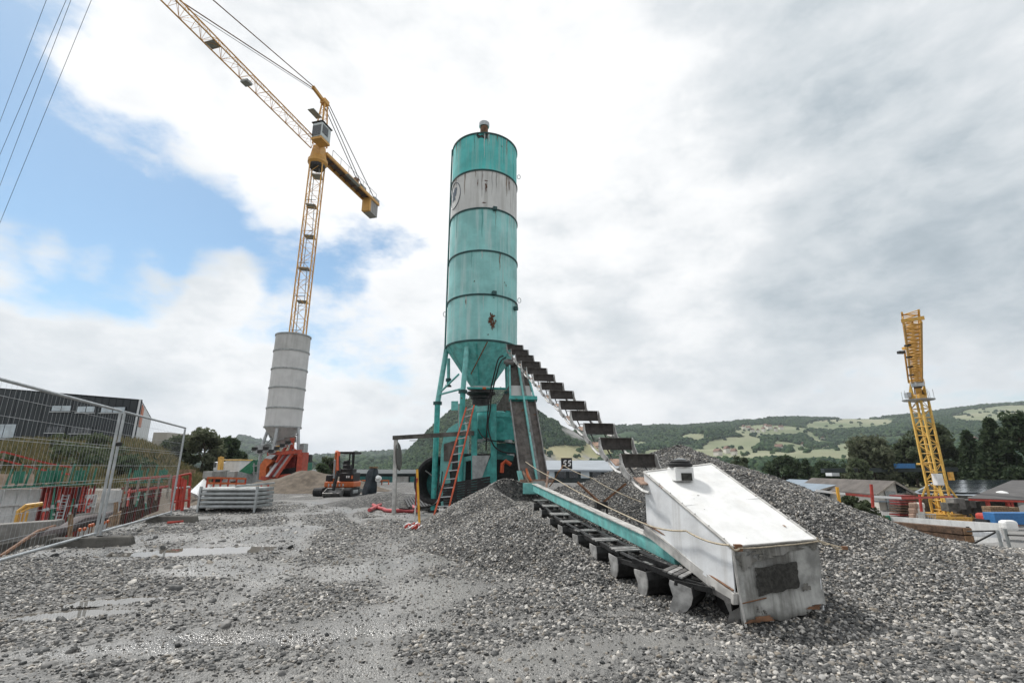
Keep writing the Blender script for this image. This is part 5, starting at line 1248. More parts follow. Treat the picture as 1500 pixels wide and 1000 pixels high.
# yellow stake and red-white rod in a heap of tape
SB = G(615, 771, BZ(-2.2, 12.5))
m = MB(); m.beam(SB - Vector((0, 0, .08)), A(611, 687, SB.y), .05, .04); tag(m.build('marker_stake', 'stake_yellow'), 'orange-yellow wooden stake set upright near the orange ladder', 'stake')
rt = A(611, 700, SB.y - .05); rb_ = G(607, 768, 0)
st = thing('measuring_rod', 'thin red and white rod leaning on the yellow stake', 'rod', rb_)
m = MB(); m.tube(rb_, rb_.lerp(rt, .42), .018, 6); m.build('white_section', 'white', st)
m = MB(); m.tube(rb_.lerp(rt, .42), rt, .018, 6); m.build('red_section', 'red', st)
tp = thing('barrier_tape', 'crumpled red and white barrier tape at the foot of the yellow stake', 'barrier tape', G(603, 770, 0))
for k in range(9):
    p = G(596 + 2.2 * k, 768 + (k % 3) * 2, .06 + .03 * (k % 2)); m = MB(); m.path([p + Vector((.07 * math.cos(t + k), .06 * math.sin(2 * t), .035 * math.sin(t * 1.5 + k))) for t in np.linspace(0, 4, 7)], .022, 4); m.build('tape_loop', 'red' if k % 2 else 'white', tp)
# dark slatted ramp and pallets
rmp = thing('slatted_ramp', 'dark slatted metal ramp beside the big drum opening', 'ramp', G(612, 742, 0))
r0, r1, r2, r3 = G(592, 728, .25), G(622, 726, .32), G(636, 742, .12), G(600, 743, .1)
for k in range(9):
    f = k / 8; m = MB(); m.beam(r0.lerp(r1, f), r3.lerp(r2, f), .07, .05); m.build('slat', 'dark_steel', rmp)
for f in (.05, .5, .95):
    m = MB(); m.beam(r0.lerp(r3, f) - Vector((0, 0, .06)), r1.lerp(r2, f) - Vector((0, 0, .06)), .06, .06); m.build('bearer', 'galv_dull', rmp)
m = MB(); m.prism([r1 + Vector((.03, 0, -.02)), r2 + Vector((.05, 0, 0)), Vector((r2.x + .05, r2.y, 0)), Vector((r1.x + .03, r1.y, 0))], (.05, 0, 0)); m.build('side_board', 'black', rmp)
# black corrugated sheet leaning in the gravel
bs = thing('rubber_sheet', 'black corrugated sheet standing in the gravel under the turquoise plant', 'sheet', A(680, 745, 13.9))
c0, c1 = A(648, 709, 13.6), A(718, 697, 14.4); d0, d1 = A(650, 750, 13.3), A(716, 745, 14.2)
for k in range(12):
    a_, b_ = k / 12, (k + .92) / 12
    m = MB(); pl = [c0.lerp(d0, a_), c1.lerp(d1, a_), c1.lerp(d1, b_), c0.lerp(d0, b_)]; m.prism(pl, (0, .03 + .02 * (k % 2), 0)); m.build('corrugation', 'rubber', bs)
m = MB(); m.box(G(649, 757, .1), (.2, .2, .25), rotz(.3)); tag(m.build('concrete_block', 'block', bevel=.02), 'small pale concrete block at the foot of the orange ladder', 'block')

# stack of galvanised panels
KP = G(332, 749, BZ(-9.5, 16.5)); ks = thing('panel_stack', 'stack of ribbed galvanised steel panels lying by the pit edge', 'panel stack', KP)
p0, p1 = A(290, 748, KP.y), A(375, 747, KP.y); h_ = A(300, 713, KP.y).z - KP.z
for k in range(5):
    z0 = KP.z + .1 + (h_ - .1) * k / 5; z1 = z0 + (h_ - .1) / 5 - .025
    m = MB(); m.box(((p0.x + p1.x) / 2 + .02 * (k % 2), KP.y + .5, (z0 + z1) / 2), (p1.x - p0.x, 1.1, z1 - z0)); pn = m.build('panel', 'galv_dull', ks, bevel=.02)
    m = MB(); m.box(((p0.x + p1.x) / 2, KP.y - .06, (z0 + z1) / 2), (p1.x - p0.x - .1, .03, (z1 - z0) * .45)); m.build('rib', 'galv', pn, bevel=.008)
for x in (p0.x + .02, p1.x - .02):
    m = MB(); m.box((x, KP.y - .05, KP.z + h_ / 2), (.06, .08, h_ + .04)); m.build('end_post', 'galv', ks)
    m = MB(); m.box((x, KP.y + .1, KP.z + .04), (.14, .3, .1)); m.build('foot', 'dark_steel', ks)
m = MB(); m.beam(A(345, 712, KP.y + .3), A(402, 707, KP.y + 1.0), .12, .06); tag(m.build('loose_plank', 'galv_dull'), 'loose grey plank lying across the galvanised panel stack', 'plank')
rs = thing('step_frame', 'small red step frame behind the galvanised panel stack', 'step frame', G(394, 732, 0))
for u in (383, 393):
    m = MB(); m.beam(A(u, 708, 21), A(u - 1, 731, 21), .05, .05); m.build('leg', 'red', rs)
for v in (709, 719, 725):
    m = MB(); m.beam(A(383, v, 21), A(393, v, 21), .05, .04); m.build('step', 'red', rs)

# ------------------------------------------------------------------ site fence by the pit
FH = A(180, 600, FA.y).z
def fence_panel(p, q, label):
    th = thing('mesh_fence', label, 'fence', p, 'mesh fence panels along the pit edge'); d = (q - p).normalized(); L_ = (q - p).length
    up = Vector((0, 0, 1)); zb = .16
    def P(s, z): return p + d * s + up * (z - p.z)
    for s in (.05, L_ - .05):
        m = MB(); m.path([P(s, .04), P(s, FH - .06)], .027, 10); m.build('post', 'galv', th, smooth=True)
    for z in (zb, FH - .03):
        m = MB(); m.path([P(.03, z), P(L_ - .03, z)], .024, 10); m.build('rail', 'galv', th, smooth=True)
    m = MB(); n_ = int(L_ / .115)
    for k in range(1, n_):
        m.tube(P(L_ * k / n_, zb), P(L_ * k / n_, FH - .03), .0017, 4, cap=False)
    for z in (.42, .75, 1.1, 1.42, 1.75, 2.05, 2.30):
        for dz in ((0, .05) if z in (1.1, 1.75) else (0,)):
            m.tube(P(.05, z + dz), P(L_ - .05, z + dz), .0028, 4, cap=False)
    w = m.build('wire_mesh', 'galv', th); w['kind'] = 'stuff'
    return th
pA, pB = Vector((FA.x, FA.y, 0)), Vector((FB.x, FB.y, 0)); p0 = pA - FD * 4.77; p0.z = 0
fence_panel(p0, pA - FD * .02, 'nearer wire mesh fence panel above the concrete formwork pit')
fence_panel(pA + FD * .09, pB, 'wire mesh fence panel ending at the red scaffold frames')
m = MB(); m.lathe(pA + FD * .03 + Vector((.03, 0, A(166, 650, FA.y).z)), [(.06, -.04), (.075, -.03), (.075, .03), (.06, .04)], 14); tag(m.build('fence_clamp', 'dark_steel'), 'dark clamp joining two mesh fence panels', 'clamp')
def fence_foot(c, dirv, L_, label):
    th = thing('ballast_block', label, 'ballast block', c, 'concrete feet of the mesh fence'); a_ = math.atan2(dirv.y, dirv.x); z = BZ(c.x, c.y)
    m = MB(); m.box((c.x, c.y, z + .07), (L_, .30, .20), rotz(a_), .9); m.build('block', 'concrete_dark', th, bevel=.04)
    for s in (-.12, .12):
        m = MB(); m.lathe((c.x + s * dirv.x, c.y + s * dirv.y, z + .165), [(.05, 0), (.05, .02)], 12); m.build('socket', 'rubber', th)
fence_foot(G(132, 800, 0), Vector((1, .30, 0)).normalized(), 1.35, 'long dirty concrete fence foot under the joint of two mesh panels')
fence_foot(G(252, 764, 0), Vector((1, .1, 0)).normalized(), 1.25, 'concrete fence foot beside the red scaffold frames')

# ------------------------------------------------------------------ building pit: formwork, props, ladders, rails
W0, W1 = A(-60, 716, 19.5), A(290, 704, 32.0)
def online(u, v=740, off=0.0):
    d = ray(u, v); wx, wy = W1.x - W0.x, W1.y - W0.y
    nx_, ny_ = wy, -wx; l_ = math.hypot(nx_, ny_); nx_, ny_ = nx_ / l_ * off, ny_ / l_ * off
    x0, y0 = W0.x + nx_, W0.y + ny_
    den = d.x * wy - d.y * wx; t = (x0 * wy - y0 * wx) / den; return Vector((t * d.x, t * d.y, CAMH + t * d.z))
def form_panel(u0, u1, vtop, zb, m_, label, off=0.0, ribs=3, lean=.0, cat_='formwork panel', rm='galv_dull', group=None):
    a_, b_ = online(u0, vtop, off), online(u1, vtop, off); zt = (a_.z + b_.z) / 2; a_.z = b_.z = zb
    th = thing('formwork_panel', label, cat_, (a_ + b_) / 2, group); n_ = Vector((b_.y - a_.y, -(b_.x - a_.x), 0)).normalized()
    if n_.y > 0: n_ = -n_
    up = Vector((0, 0, zt - zb)); m = MB(); m.prism([a_, b_, b_ + up - n_ * lean, a_ + up - n_ * lean], -n_ * .08); m.build('sheet', m_, th)
    for k in range(ribs + 1):
        p = a_.lerp(b_, (k + .02) / (ribs + .04)); m = MB(); m.beam(p + n_ * .04, p + up + n_ * (.04 - lean), .05, .07, up=n_); m.build('rib', rm, th)
    for f in (.15, .8):
        m = MB(); m.beam(a_ + up * f + n_ * .1, b_ + up * f + n_ * .1, .05, .08); m.build('waler', rm, th)
    return th
form_panel(-40, 28, 717, -2.7, 'form_white', 'white formwork panel at the far left of the pit, behind the yellow guard frame', ribs=3, rm='form_white')
form_panel(29, 60, 716, -2.7, 'form_white', 'white formwork panel next to the dark red formwork bay', ribs=2, rm='form_white')
form_panel(61, 93, 713, -2.7, 'red_dark', 'dark red formwork bay behind the silver ladder', ribs=4, rm='red')
form_panel(94, 128, 713, -2.7, 'red_dark', 'dark red formwork bay behind the red ladder', ribs=4, rm='red')
form_panel(127, 141, 724, -2.7, 'form_white', 'narrow white formwork panel leaning beside the red ladder', ribs=2, off=-.5 if online(100, 740, 1).y > online(100, 740).y else .5, rm='form_white')
form_panel(152, 178, 718, -2.7, 'form_white', 'plain white formwork panel seen through the second mesh panel', ribs=1, rm='form_white')
form_panel(180, 236, 712, -2.5, 'timber', 'brown timber formwork bay with dark red ribs near the pit end', ribs=5, rm='red_dark')
OFF = .45 if online(100, 740, 1).y < online(100, 740).y else -.45
# steel push-pull props
for k, (u0, v0, u1, v1, c_) in enumerate(((68, 722, 62, 765, 'red'), (74, 718, 66, 766, 'red_dark'), (80, 714, 74, 762, 'green'), (83, 735, 75, 768, 'green'), (104, 735, 97, 770, 'red'), (108, 730, 98, 768, 'green'), (133, 716, 126, 762, 'red'), (139, 712, 128, 760, 'red_dark'), (190, 716, 186, 742, 'red'), (205, 718, 199, 742, 'green'), (212, 722, 214, 746, 'green'), (88, 716, 84, 748, 'red'), (117, 714, 108, 760, 'dark_steel'))):
    p, q_ = online(u0, v0, OFF * .5), online(u1, v1, OFF * 2.2); pr = thing('steel_prop', '%s steel prop leaning against the formwork %s' % ({'red': 'bright red', 'red_dark': 'dark red', 'green': 'green', 'dark_steel': 'black'}[c_], 'near the pit end' if u0 > 180 else 'behind the mesh fence'), 'prop', q_, 'steel props in the pit')
    m = MB(); m.tube(q_, p, .045, 8); m.build('tube', c_, pr, smooth=True)
    m = MB(); m.box(q_, (.16, .16, .03)); m.build('foot_plate', 'dark_steel', pr)
    m = MB(); m.tube(q_.lerp(p, .35), q_.lerp(p, .45), .06, 8); m.build('sleeve', 'galv_dull', pr)
def plad(b0, b1, t0, t1, m_, label, n=9):
    ladder('ladder', label, b0, b1, t0, t1, n, m_, 'galv' if m_ == 'galv' else 'red', .05, .035)
plad(online(79, 768, OFF * 2.4), online(89, 768, OFF * 2.4), online(92, 724, OFF * .6), online(101, 724, OFF * .6), 'galv', 'silver ladder leaning on the dark red formwork in the pit')
plad(online(114, 750, OFF * 1.8), online(122, 750, OFF * 1.8), online(123, 711, OFF * .5), online(130, 711, OFF * .5), 'red', 'red ladder leaning on the formwork in the pit')
# green walkway brackets along the wall top
for k, (u0, u1, v) in enumerate(((8, 62, 712.5), (63, 134, 709.5), (186, 236, 706))):
    a_, b_ = online(u0, v, OFF * .7), online(u1, v, OFF * .7); z = (a_.z + b_.z) / 2; a_.z = b_.z = z
    wk = thing('walkway', ('green working platform above the white formwork panels', 'green working platform above the dark red formwork and ladders', 'green working platform near the pit end')[k], 'platform', a_)
    for j in range(2):
        m = MB(); m.beam(a_ + Vector((0, .35 * j, 0)), b_ + Vector((0, .35 * j, 0)), .3, .07); m.build('plank', 'green' if j == 0 else 'wood', wk)
    nb = max(3, int((u1 - u0) / 11))
    for j in range(nb + 1):
        p = a_.lerp(b_, j / nb); m = MB(); m.beam(p, p + Vector((0, .1, .75 + .2 * (j % 2))), .07, .05); m.build('bracket_post', 'green', wk)
        if j % 3 == 1: m = MB(); m.box(p + Vector((0, .05, .4)), (.5, .03, .5)); m.build('toe_board', 'green', wk)
# concrete wall stubs and muddy ground nearer in the pit
def slabw(name, label, pts, th_, m_, catg):
    m = MB(); m.prism(pts, th_); return tag(m.build(name, m_, bevel=.03), label, catg)
slabw('concrete_wall', 'low grey concrete wall in the pit below the yellow guard frame', [A(-60, 772, 12.5), A(80, 762, 14.5), A(80, 830, 14.5), A(-60, 845, 12.5)], (-.15, .5, 0), 'concrete', 'concrete wall')
slabw('concrete_wall', 'sloping concrete kerb in the pit beside the fence', [A(-20, 800, 11.5), A(75, 782, 13.4), A(75, 845, 13.4), A(-20, 860, 11.5)], (-.1, .3, 0), 'concrete_dark', 'concrete wall')
slabw('concrete_wall', 'pale concrete box by the foot of the red ladder', [A(110, 752, 17.0), A(123, 752, 17.4), A(123, 772, 17.4), A(110, 772, 17.0)], (0, .7, 0), 'concrete', 'concrete block')
for k, (u, v0, v1, Y, w_) in enumerate(((104, 753, 800, 13.0, .09), (170, 735, 785, 14.8, .09), (182, 715, 742, 21, .08))):
    m = MB(); m.beam(A(u - 2, v1, Y), A(u, v0, Y), w_, .05); tag(m.build('wood_stake', 'wood'), ('brown wooden stake in the pit near the orange caps', 'wooden board standing in the earth bank behind the second mesh panel', 'wooden post of the red rail near the pit end')[k], 'stake')
# earth bank boards
m = MB(); m.prism([A(160, 757, 15.5), A(178, 748, 16.5), A(168, 790, 15.5), A(150, 800, 14.8)], (-.1, .1, 0)); tag(m.build('shoring_board', 'wood'), 'earth-stained shoring board against the pit side', 'board')
m = MB(); m.path([A(0, 815, 10.8), A(25, 798, 11.6), A(55, 778, 13), A(80, 770, 14)], .04, 6); tag(m.build('reinforcing_bar', 'rusty', smooth=True), 'bent rusty reinforcing bar across the low concrete wall', 'bar')
# twisted dark membrane along the pit side
P = [(A(30, 800, 12.6)), A(60, 785, 13.4), A(90, 778, 14.2), A(115, 765, 15.2), A(150, 758, 16.5), A(165, 752, 17)]
m = MB(); m.path(P, [.14, .2, .16, .2, .16, .1], 9); tag(m.build('membrane_roll', 'mud', smooth=True), 'muddy purple-grey geotextile roll along the pit side', 'geotextile')
for k, (u, v) in enumerate(((117, 775), (124, 774), (132, 769), (136, 768), (152, 765), (158, 763))):
    p = A(u, v, 13.8 + .02 * (u - 117)); rb2 = thing('capped_rebar', 'rebar with an orange safety cap standing in the pit', 'rebar', p - Vector((0, 0, .5)), 'orange capped rebars in the pit')
    m = MB(); m.tube(p - Vector((0, 0, .5)), p, .012, 5); m.build('bar', 'rusty', rb2)
    m = MB(); m.lathe(p, [(.03, -.05), (.045, 0), (.035, .03), (.01, .04)], 10); m.build('cap', 'orange', rb2, smooth=True)
# yellow guard frame
yg = thing('yellow_guard', 'yellow steel guard frame standing in front of the white formwork', 'guard frame', A(40, 765, 15))
m = MB(); m.path([A(23, 765, 15), A(27, 748, 15), A(38, 740, 15.1), A(62, 737, 15.4)], .05, 6); m.build('top_tube', 'yellow', yg, smooth=True)
m = MB(); m.prism([A(27, 748, 15), A(39, 740, 15.1), A(62, 737.5, 15.4), A(60, 741, 15.4), A(42, 745, 15.1), A(30, 751, 15)], (0, .04, 0)); m.build('cover', 'yellow', yg)
for u in (27, 32.5, 38):
    m = MB(); m.beam(A(u + 3, 748, 15.1), A(u - 1, 765, 15.1), .04, .04); m.build('upright', 'yellow', yg)
# guard rails
def guard_rail(label, posts, H, m_, pm, group=None, rails=(.95, .5), cat_='guard rail'):
    th = thing('guard_rail', label, cat_, posts[0], group)
    for p in posts:
        m = MB(); m.beam(p, p + Vector((0, 0, H)), .06, .06); m.build('post', pm, th)
    for f in rails:
        for i in range(len(posts) - 1):
            m = MB(); m.beam(posts[i] + Vector((0, -.04, H * f)), posts[i + 1] + Vector((0, -.04, H * f)), .04, .09); m.build('rail', m_, th)
    return th
guard_rail('red guard rail descending above the plywood wall at the bank foot', [A(-40, 690, 28), A(0, 686, 29), A(17, 690, 29.5), A(46, 697, 30.5), A(70, 702, 31.5), A(100, 706, 32.5)], 1.0, 'red', 'wood_grey')
guard_rail('red and wood guard rail along the pit edge behind the second mesh panel', [A(180, 742, 19.5), A(197, 738, 20.5), A(213, 735, 21.5), A(228, 732, 22.5), A(244, 729, 23.5)], 1.05, 'red', 'wood_grey')
guard_rail('red site rail behind the galvanised panel stack', [A(302, 716, 24), A(312, 716, 24.3), A(322, 716, 24.6), A(333, 716, 25), A(345, 716, 25.5), A(358, 716, 26)], .55, 'orange', 'red')
m = MB(); m.prism([A(-60, 694, 28.5), A(48, 694, 30.5), A(48, 716, 30.5), A(-60, 718, 28.5)], (0, .1, 0)); tag(m.build('plywood_wall', 'ply'), 'beige plywood wall below the sloping red guard rail', 'plywood wall')
# red scaffold frames at the fence end
sf = thing('scaffold_frame', 'stack of bright red scaffold frames standing beside the fence end', 'scaffold frame', G(264, 752, 0))
for (u0, v0, u1, v1, Y) in ((255, 699, 251, 752, 16.6), (264, 696, 258, 750, 17), (268, 700, 262, 752, 17), (272, 702, 266, 752, 16.4), (279, 693, 276, 745, 17.6), (259, 700, 256, 735, 17.4)):
    m = MB(); m.tube(A(u0, v0, Y), A(u1, v1, Y), .045, 8); m.build('upright', 'red', sf, smooth=True)
for (u0, v0, u1, v1, Y) in ((254, 698, 280, 693, 17), (256, 715, 278, 713, 17), (255, 735, 277, 732, 17), (250, 752, 262, 753, 16.5)):
    m = MB(); m.tube(A(u0, v0, Y), A(u1, v1, Y), .035, 8); m.build('ledger', 'red' if v0 != 715 else 'galv', sf, smooth=True)
m = MB(); m.box(A(274, 690, 17.4), (.4, .3, .12)); m.build('clamp_box', 'wood', sf)
m = MB(); m.path([G(245, 765, .05), G(258, 764, .05), G(268, 763, .05)], .03, 6); tag(m.build('loose_tube', 'red'), 'short red tube lying in front of the concrete fence foot', 'tube')

# ------------------------------------------------------------------ things beyond the pit
def bx(name, label, catg, u0, v0, u1, v1, Y, depth, m_, yaw=0, bev=.03):
    a_, b_ = A(u0, v1, Y), A(u1, v0, Y); m = MB(); m.box(((a_.x + b_.x) / 2, Y + depth / 2, (a_.z + b_.z) / 2), (abs(b_.x - a_.x), depth, b_.z - a_.z), rotz(yaw)); o = m.build(name, m_, bevel=bev)
    if label: tag(o, label, catg)
    return o
m = MB(); m.prism([A(278, 720, 28), A(299, 700, 34), A(303, 704, 34), A(288, 724, 28)], (.2, .2, -.3)); tag(m.build('ramp_slab', 'white_side'), 'pale sloping slab beside the red scaffold frames', 'slab')
for k, (u0, v0, u1, v1, Y) in enumerate(((296, 690, 311, 700, 34), (312, 688, 322, 700, 36), (324, 690, 336, 705, 33))):
    bx('concrete_block', ('grey concrete block at the foot of the bank', 'grey concrete block behind the pale sloping slab', 'grey concrete block in front of the white truck')[k], 'concrete block', u0, v0, u1, v1, Y, 1.6, 'block', .2 * k)
tk = thing('site_truck', 'white truck with a yellow edge and crane post beyond the scaffold frames', 'truck', A(334, 702, 42))
def tpart(n_, u0, v0, u1, v1, Y, d_, m_, par=tk, bev=.04):
    a_, b_ = A(u0, v1, Y), A(u1, v0, Y); m = MB(); m.box(((a_.x + b_.x) / 2, Y + d_ / 2, (a_.z + b_.z) / 2), (abs(b_.x - a_.x), d_, b_.z - a_.z)); return m.build(n_, m_, par, bevel=bev)
tpart('box_body', 327, 674, 353, 696, 42, 2.4, 'white_paint'); tpart('roof_edge', 327, 672.5, 354, 674.2, 41.9, 2.6, 'yellow_bright')
tc_ = tpart('cab', 311, 676, 320, 690, 42, 2.2, 'cladding_white', bev=.12); tpart('windscreen', 312, 677, 317, 684, 41.95, .1, 'glass_dark', tc_)
for u in (318, 345):
    c = A(u, 699, 41.9); m = MB(); m.lathe(c, [(.45, -.15), (.5, -.1), (.5, .1), (.45, .15)], 18, axis=Matrix.Rotation(R(90), 3, 'X')); m.build('wheel', 'rubber', tk, smooth=True)
m = MB(); m.beam(A(322, 698, 41), A(324, 669, 41), .3, .35); m.beam(A(324, 669, 41), A(320, 690, 40.5), .18, .2); m.build('crane_post', 'yellow', tk)
tpart('chassis', 312, 692, 350, 697, 42.1, 2, 'dark_steel')
m = MB(); m.prism([A(350, 690, 36), A(371, 673, 36), A(371, 690, 36), A(366, 694, 36)], (0, 1.2, 0)); tag(m.build('green_skip', 'tarp_green'), 'green covered skip left of the red plant', 'skip')
bx('site_container', 'grey site container behind the green skip', 'container', 345, 690, 372, 708, 37, 2, 'galv_dull')
m = MB(); m.beam(A(452, 694, 48), A(453, 666, 48), .45, .45); tag(m.build('chimney_pipe', 'dark_steel'), 'dark upright pipe behind the brown sand heap', 'pipe')
bx('green_tank', 'dark green tank beside the dark upright pipe', 'tank', 443, 677, 449, 692, 46, 1.4, 'green')

# dark hall on the bank
hall = thing('industrial_hall', 'long dark grey clad hall with strip windows on the grassy bank', 'building', (-66, 75, 4.5))
HY = 75.0
c_tr, c_br = A(207, 585, HY), A(197, 652, HY); c_tl, c_bl = A(-260, 547, HY), A(-260, 652, HY)
zb = 3.0; c_br = Vector((c_tr.x, HY, zb)); c_bl = Vector((c_tl.x, HY, zb))
m = MB(); m.prism([c_bl, c_br, c_tr, c_tl], (0, .3, 0)); m.build('front_wall', 'cladding', hall)
nse = 46
for k in range(nse):
    f = (k + .5) / nse; p = c_bl.lerp(c_br, f); q_ = c_tl.lerp(c_tr, f); m = MB(); m.beam(p + Vector((0, -.03, 0)), q_ + Vector((0, -.03, 0)), .10, .06, up=(0, -1, 0)); m.build('cladding_seam', 'cladding', hall)
e_t, e_b = A(222, 612, 85), None; e_b = Vector((e_t.x, 85, zb))
m = MB(); m.prism([c_br, e_b, e_t, c_tr], (-.3, -.05, 0)); m.build('end_wall', 'cladding_white', hall)
m = MB(); m.prism([c_tl, c_tr, e_t, Vector((c_tl.x, 85, e_t.z))], (0, 0, -.2)); m.build('roof', 'roof_grey', hall)
def hwin(u0, v0, u1, v1, panes, m_, Y=HY):
    a_, b_ = A(u0, v1, Y), A(u1, v0, Y); fr = MB(); cx, cz_ = (a_.x + b_.x) / 2, (a_.z + b_.z) / 2; w_, h_ = b_.x - a_.x, b_.z - a_.z
    fr.box((cx, Y - .05, cz_), (w_ + .16, .14, h_ + .16)); f = fr.build('window', 'cladding', hall)
    for k in range(panes):
        m = MB(); pw = w_ / panes; m.box((a_.x + pw * (k + .5), Y - .14, cz_), (pw - .14, .05, h_ - .06)); m.build('pane', m_, f)
    m = MB(); m.box((cx, Y - .2, a_.z - .12), (w_ + .2, .25, .1)); m.build('sill', 'frame_white', f)
for a_ in ((76, 594, 106, 602, 2, 'glass_pale'), (113, 595, 141, 603.5, 2, 'glass_pale'), (148, 596, 185, 604, 2, 'glass_pale'), (68, 625, 97, 633, 3, 'glass_dark'), (104, 626, 135, 634, 3, 'glass_dark'), (-30, 621, 26, 641, 3, 'glass_pale'), (20, 592, 55, 600, 2, 'glass_dark')):
    if a_[0] != 20: hwin(*a_)
m = MB(); m.prism([c_tr.lerp(e_t, .12) + Vector((.03, 0, -.4)), c_tr.lerp(e_t, .28) + Vector((.03, 0, -.6)), c_tr.lerp(e_t, .28) + Vector((.03, 0, -3.6)), c_tr.lerp(e_t, .12) + Vector((.03, 0, -3.8))], (.06, .03, 0)); m.build('orange_strip', 'orange', hall)
ew = c_br.lerp(e_b, .55); m = MB(); m.prism([ew + Vector((.05, 0, 1.2)), ew.lerp(e_b, .5) + Vector((.05, 0, 1.1)), ew.lerp(e_b, .5) + Vector((.05, 0, 2.7)), ew + Vector((.05, 0, 2.9))], (.06, .03, 0)); m.build('end_window', 'glass_dark', hall)
bx('block_building', 'plain beige flat-roofed block right of the dark hall', 'building', 219, 633, 246, 665, 100, 8, 'beige_wall')

# ------------------------------------------------------------------ vegetation
def leaf_cloud(m, centres, n, size, spread_, rr, flat=.8):
    for _ in range(n):
        c, s = rr.choice(centres); v = Vector((rr.gauss(0, 1), rr.gauss(0, 1), rr.gauss(0, 1) * flat)); v = v.normalized() * (rr.random() ** .45) * s
        p = c + v; a_ = Vector((rr.gauss(0, 1), rr.gauss(0, 1), rr.gauss(0, 1))).normalized(); b_ = a_.cross(Vector((rr.gauss(0, 1), rr.gauss(0, 1), rr.gauss(0, 1)))).normalized()
        l_ = size * rr.uniform(.6, 1.4); w_ = l_ * rr.uniform(.35, .6)
        m.add([p - a_ * l_, p + b_ * w_, p + a_ * l_, p - b_ * w_], [(0, 1, 2, 3)])
def tree(label, base, H, Rr, leaf, n=2200, size=.35, kind='round', catg='tree', seed=0, group=None, name='broadleaf_tree'):
    rr = random.Random(seed); th = thing(name, label, catg, base, group)
    trunk = MB(); top = base + Vector((rr.uniform(-.3, .3), 0, H * (.9 if kind == 'conifer' else .62)))
    trunk.path([base - Vector((0, 0, .3)), base.lerp(top, .5) + Vector((rr.uniform(-.2, .2), 0, 0)), top], [H * .028, H * .02, H * .006], 7)
    cen = []
    if kind == 'conifer':
        for k in range(26):
            f = .12 + .88 * k / 26; r = Rr * (1 - f) ** .8 + .15; a_ = rr.uniform(0, 6.28)
            for j in range(3):
                a2_ = a_ + 2.1 * j + rr.uniform(-.4, .4); cen.append((base + Vector((math.cos(a2_) * r * .65, math.sin(a2_) * r * .65, H * f)), r * .5 + .2))
    else:
        for k in range(18 if kind == 'round' else 24):
            a_ = rr.uniform(0, 6.28); el = rr.uniform(-.25, 1.0); r = Rr * rr.uniform(.35, .85); cz_ = H * (.58 if kind == 'round' else .5)
            c = base + Vector((math.cos(a_) * r * math.cos(el * 1.2), math.sin(a_) * r * math.cos(el * 1.2), cz_ + (H - cz_) * .85 * math.sin(el * 1.3))); s = Rr * rr.uniform(.22, .42)
            cen.append((c, s)); p = base.lerp(top, rr.uniform(.45, .95)); trunk.path([p, p.lerp(c, .5) + Vector((0, 0, .1 * H * .2)), c], [H * .009, H * .006, H * .002], 4)
        for k in range(10):
            a_ = rr.uniform(0, 6.28); r = Rr * rr.uniform(.3, .9); cen.append((base + Vector((math.cos(a_) * r, math.sin(a_) * r, H * rr.uniform(.12, .4))), Rr * rr.uniform(.2, .32)))
    trunk.build('trunk', 'bark', th, smooth=True)
    m = MB(); leaf_cloud(m, cen, n, size, 1, rr); 
    me_o = m.build('crown', leaf, th); return th
def ptree(label, u, vb, vt, hw_, Y, leaf, **kw):
    b_ = A(u, vb, Y); gz = BZ(b_.x, b_.y); H = A(u, vt, Y).z - gz; base = Vector((b_.x, b_.y, gz)); tree(label, base, H, hw_ / FPX * Y, leaf, **kw)
ptree('pale willow-like tree right of the beige block', 262, 690, 640, 24, 72, 'leaf_mid', n=3200, size=.36, seed=1)
ptree('tall pale green willow beside the mesh fence end', 292, 690, 630, 27, 66, 'leaf_willow', n=4200, size=.32, seed=2)
ptree('dark green tree behind the white truck', 325, 690, 643, 24, 84, 'leaf_dark', n=3200, size=.42, seed=3)
ptree('low dark bush between the truck and the red plant', 347, 690, 662, 16, 92, 'leaf_dark', n=1800, size=.42, seed=33, catg='bush', name='bush')
ptree('dark leafy shrub at the corner of the beige block', 243, 672, 644, 17, 78, 'leaf_dark', n=2000, size=.36, seed=34, catg='bush', name='bush')
ptree('loose green bush behind the small excavator', 482, 695, 666, 17, 62, 'leaf_mid', n=1500, size=.26, seed=4, catg='bush', name='bush')
ptree('low bush behind the excavator boom', 470, 697, 679, 14, 58, 'leaf_dark', n=900, size=.26, seed=5, catg='bush', name='bush')
ptree('broad olive green tree left of the lattice crane mast', 1283, 712, 643, 38, 100, 'leaf_willow', n=5200, size=.46, seed=6)
ptree('pale slender bush below the broad olive tree', 1262, 715, 672, 16, 92, 'leaf_pale', n=1600, size=.4, seed=7, catg='bush', name='bush')
ptree('dull green tree right behind the lattice crane mast', 1345, 712, 640, 30, 112, 'leaf_mid', n=4000, size=.48, seed=8)
ptree('tall grey-green tree behind the lattice crane mast', 1385, 712, 622, 36, 112, 'leaf_mid', n=5200, size=.48, seed=9)
ptree('dark narrow conifer right of the grey-green tree', 1433, 712, 630, 20, 104, 'leaf_dark', n=3800, size=.44, kind='conifer', seed=10, name='conifer')
ptree('tall dark conifer above the dark roofed shed', 1472, 715, 612, 30, 98, 'leaf_dark', n=5200, size=.46, kind='conifer', seed=11, name='conifer')
ptree('tall dark leafy tree at the end of the dark roofed shed', 1515, 715, 604, 34, 92, 'leaf_dark', n=5000, size=.46, seed=12)
ptree('dark round tree behind the gravel heap shoulder', 1150, 720, 671, 26, 120, 'leaf_dark', n=3200, size=.5, seed=13)
ptree('dark bushy tree behind the blue-grey roof', 1212, 712, 679, 24, 108, 'leaf_dark', n=2600, size=.46, seed=14)
ptree('small pointed conifer beside the dark bushy tree', 1185, 712, 673, 7, 115, 'leaf_dark', n=1100, size=.4, kind='conifer', seed=15, name='conifer')
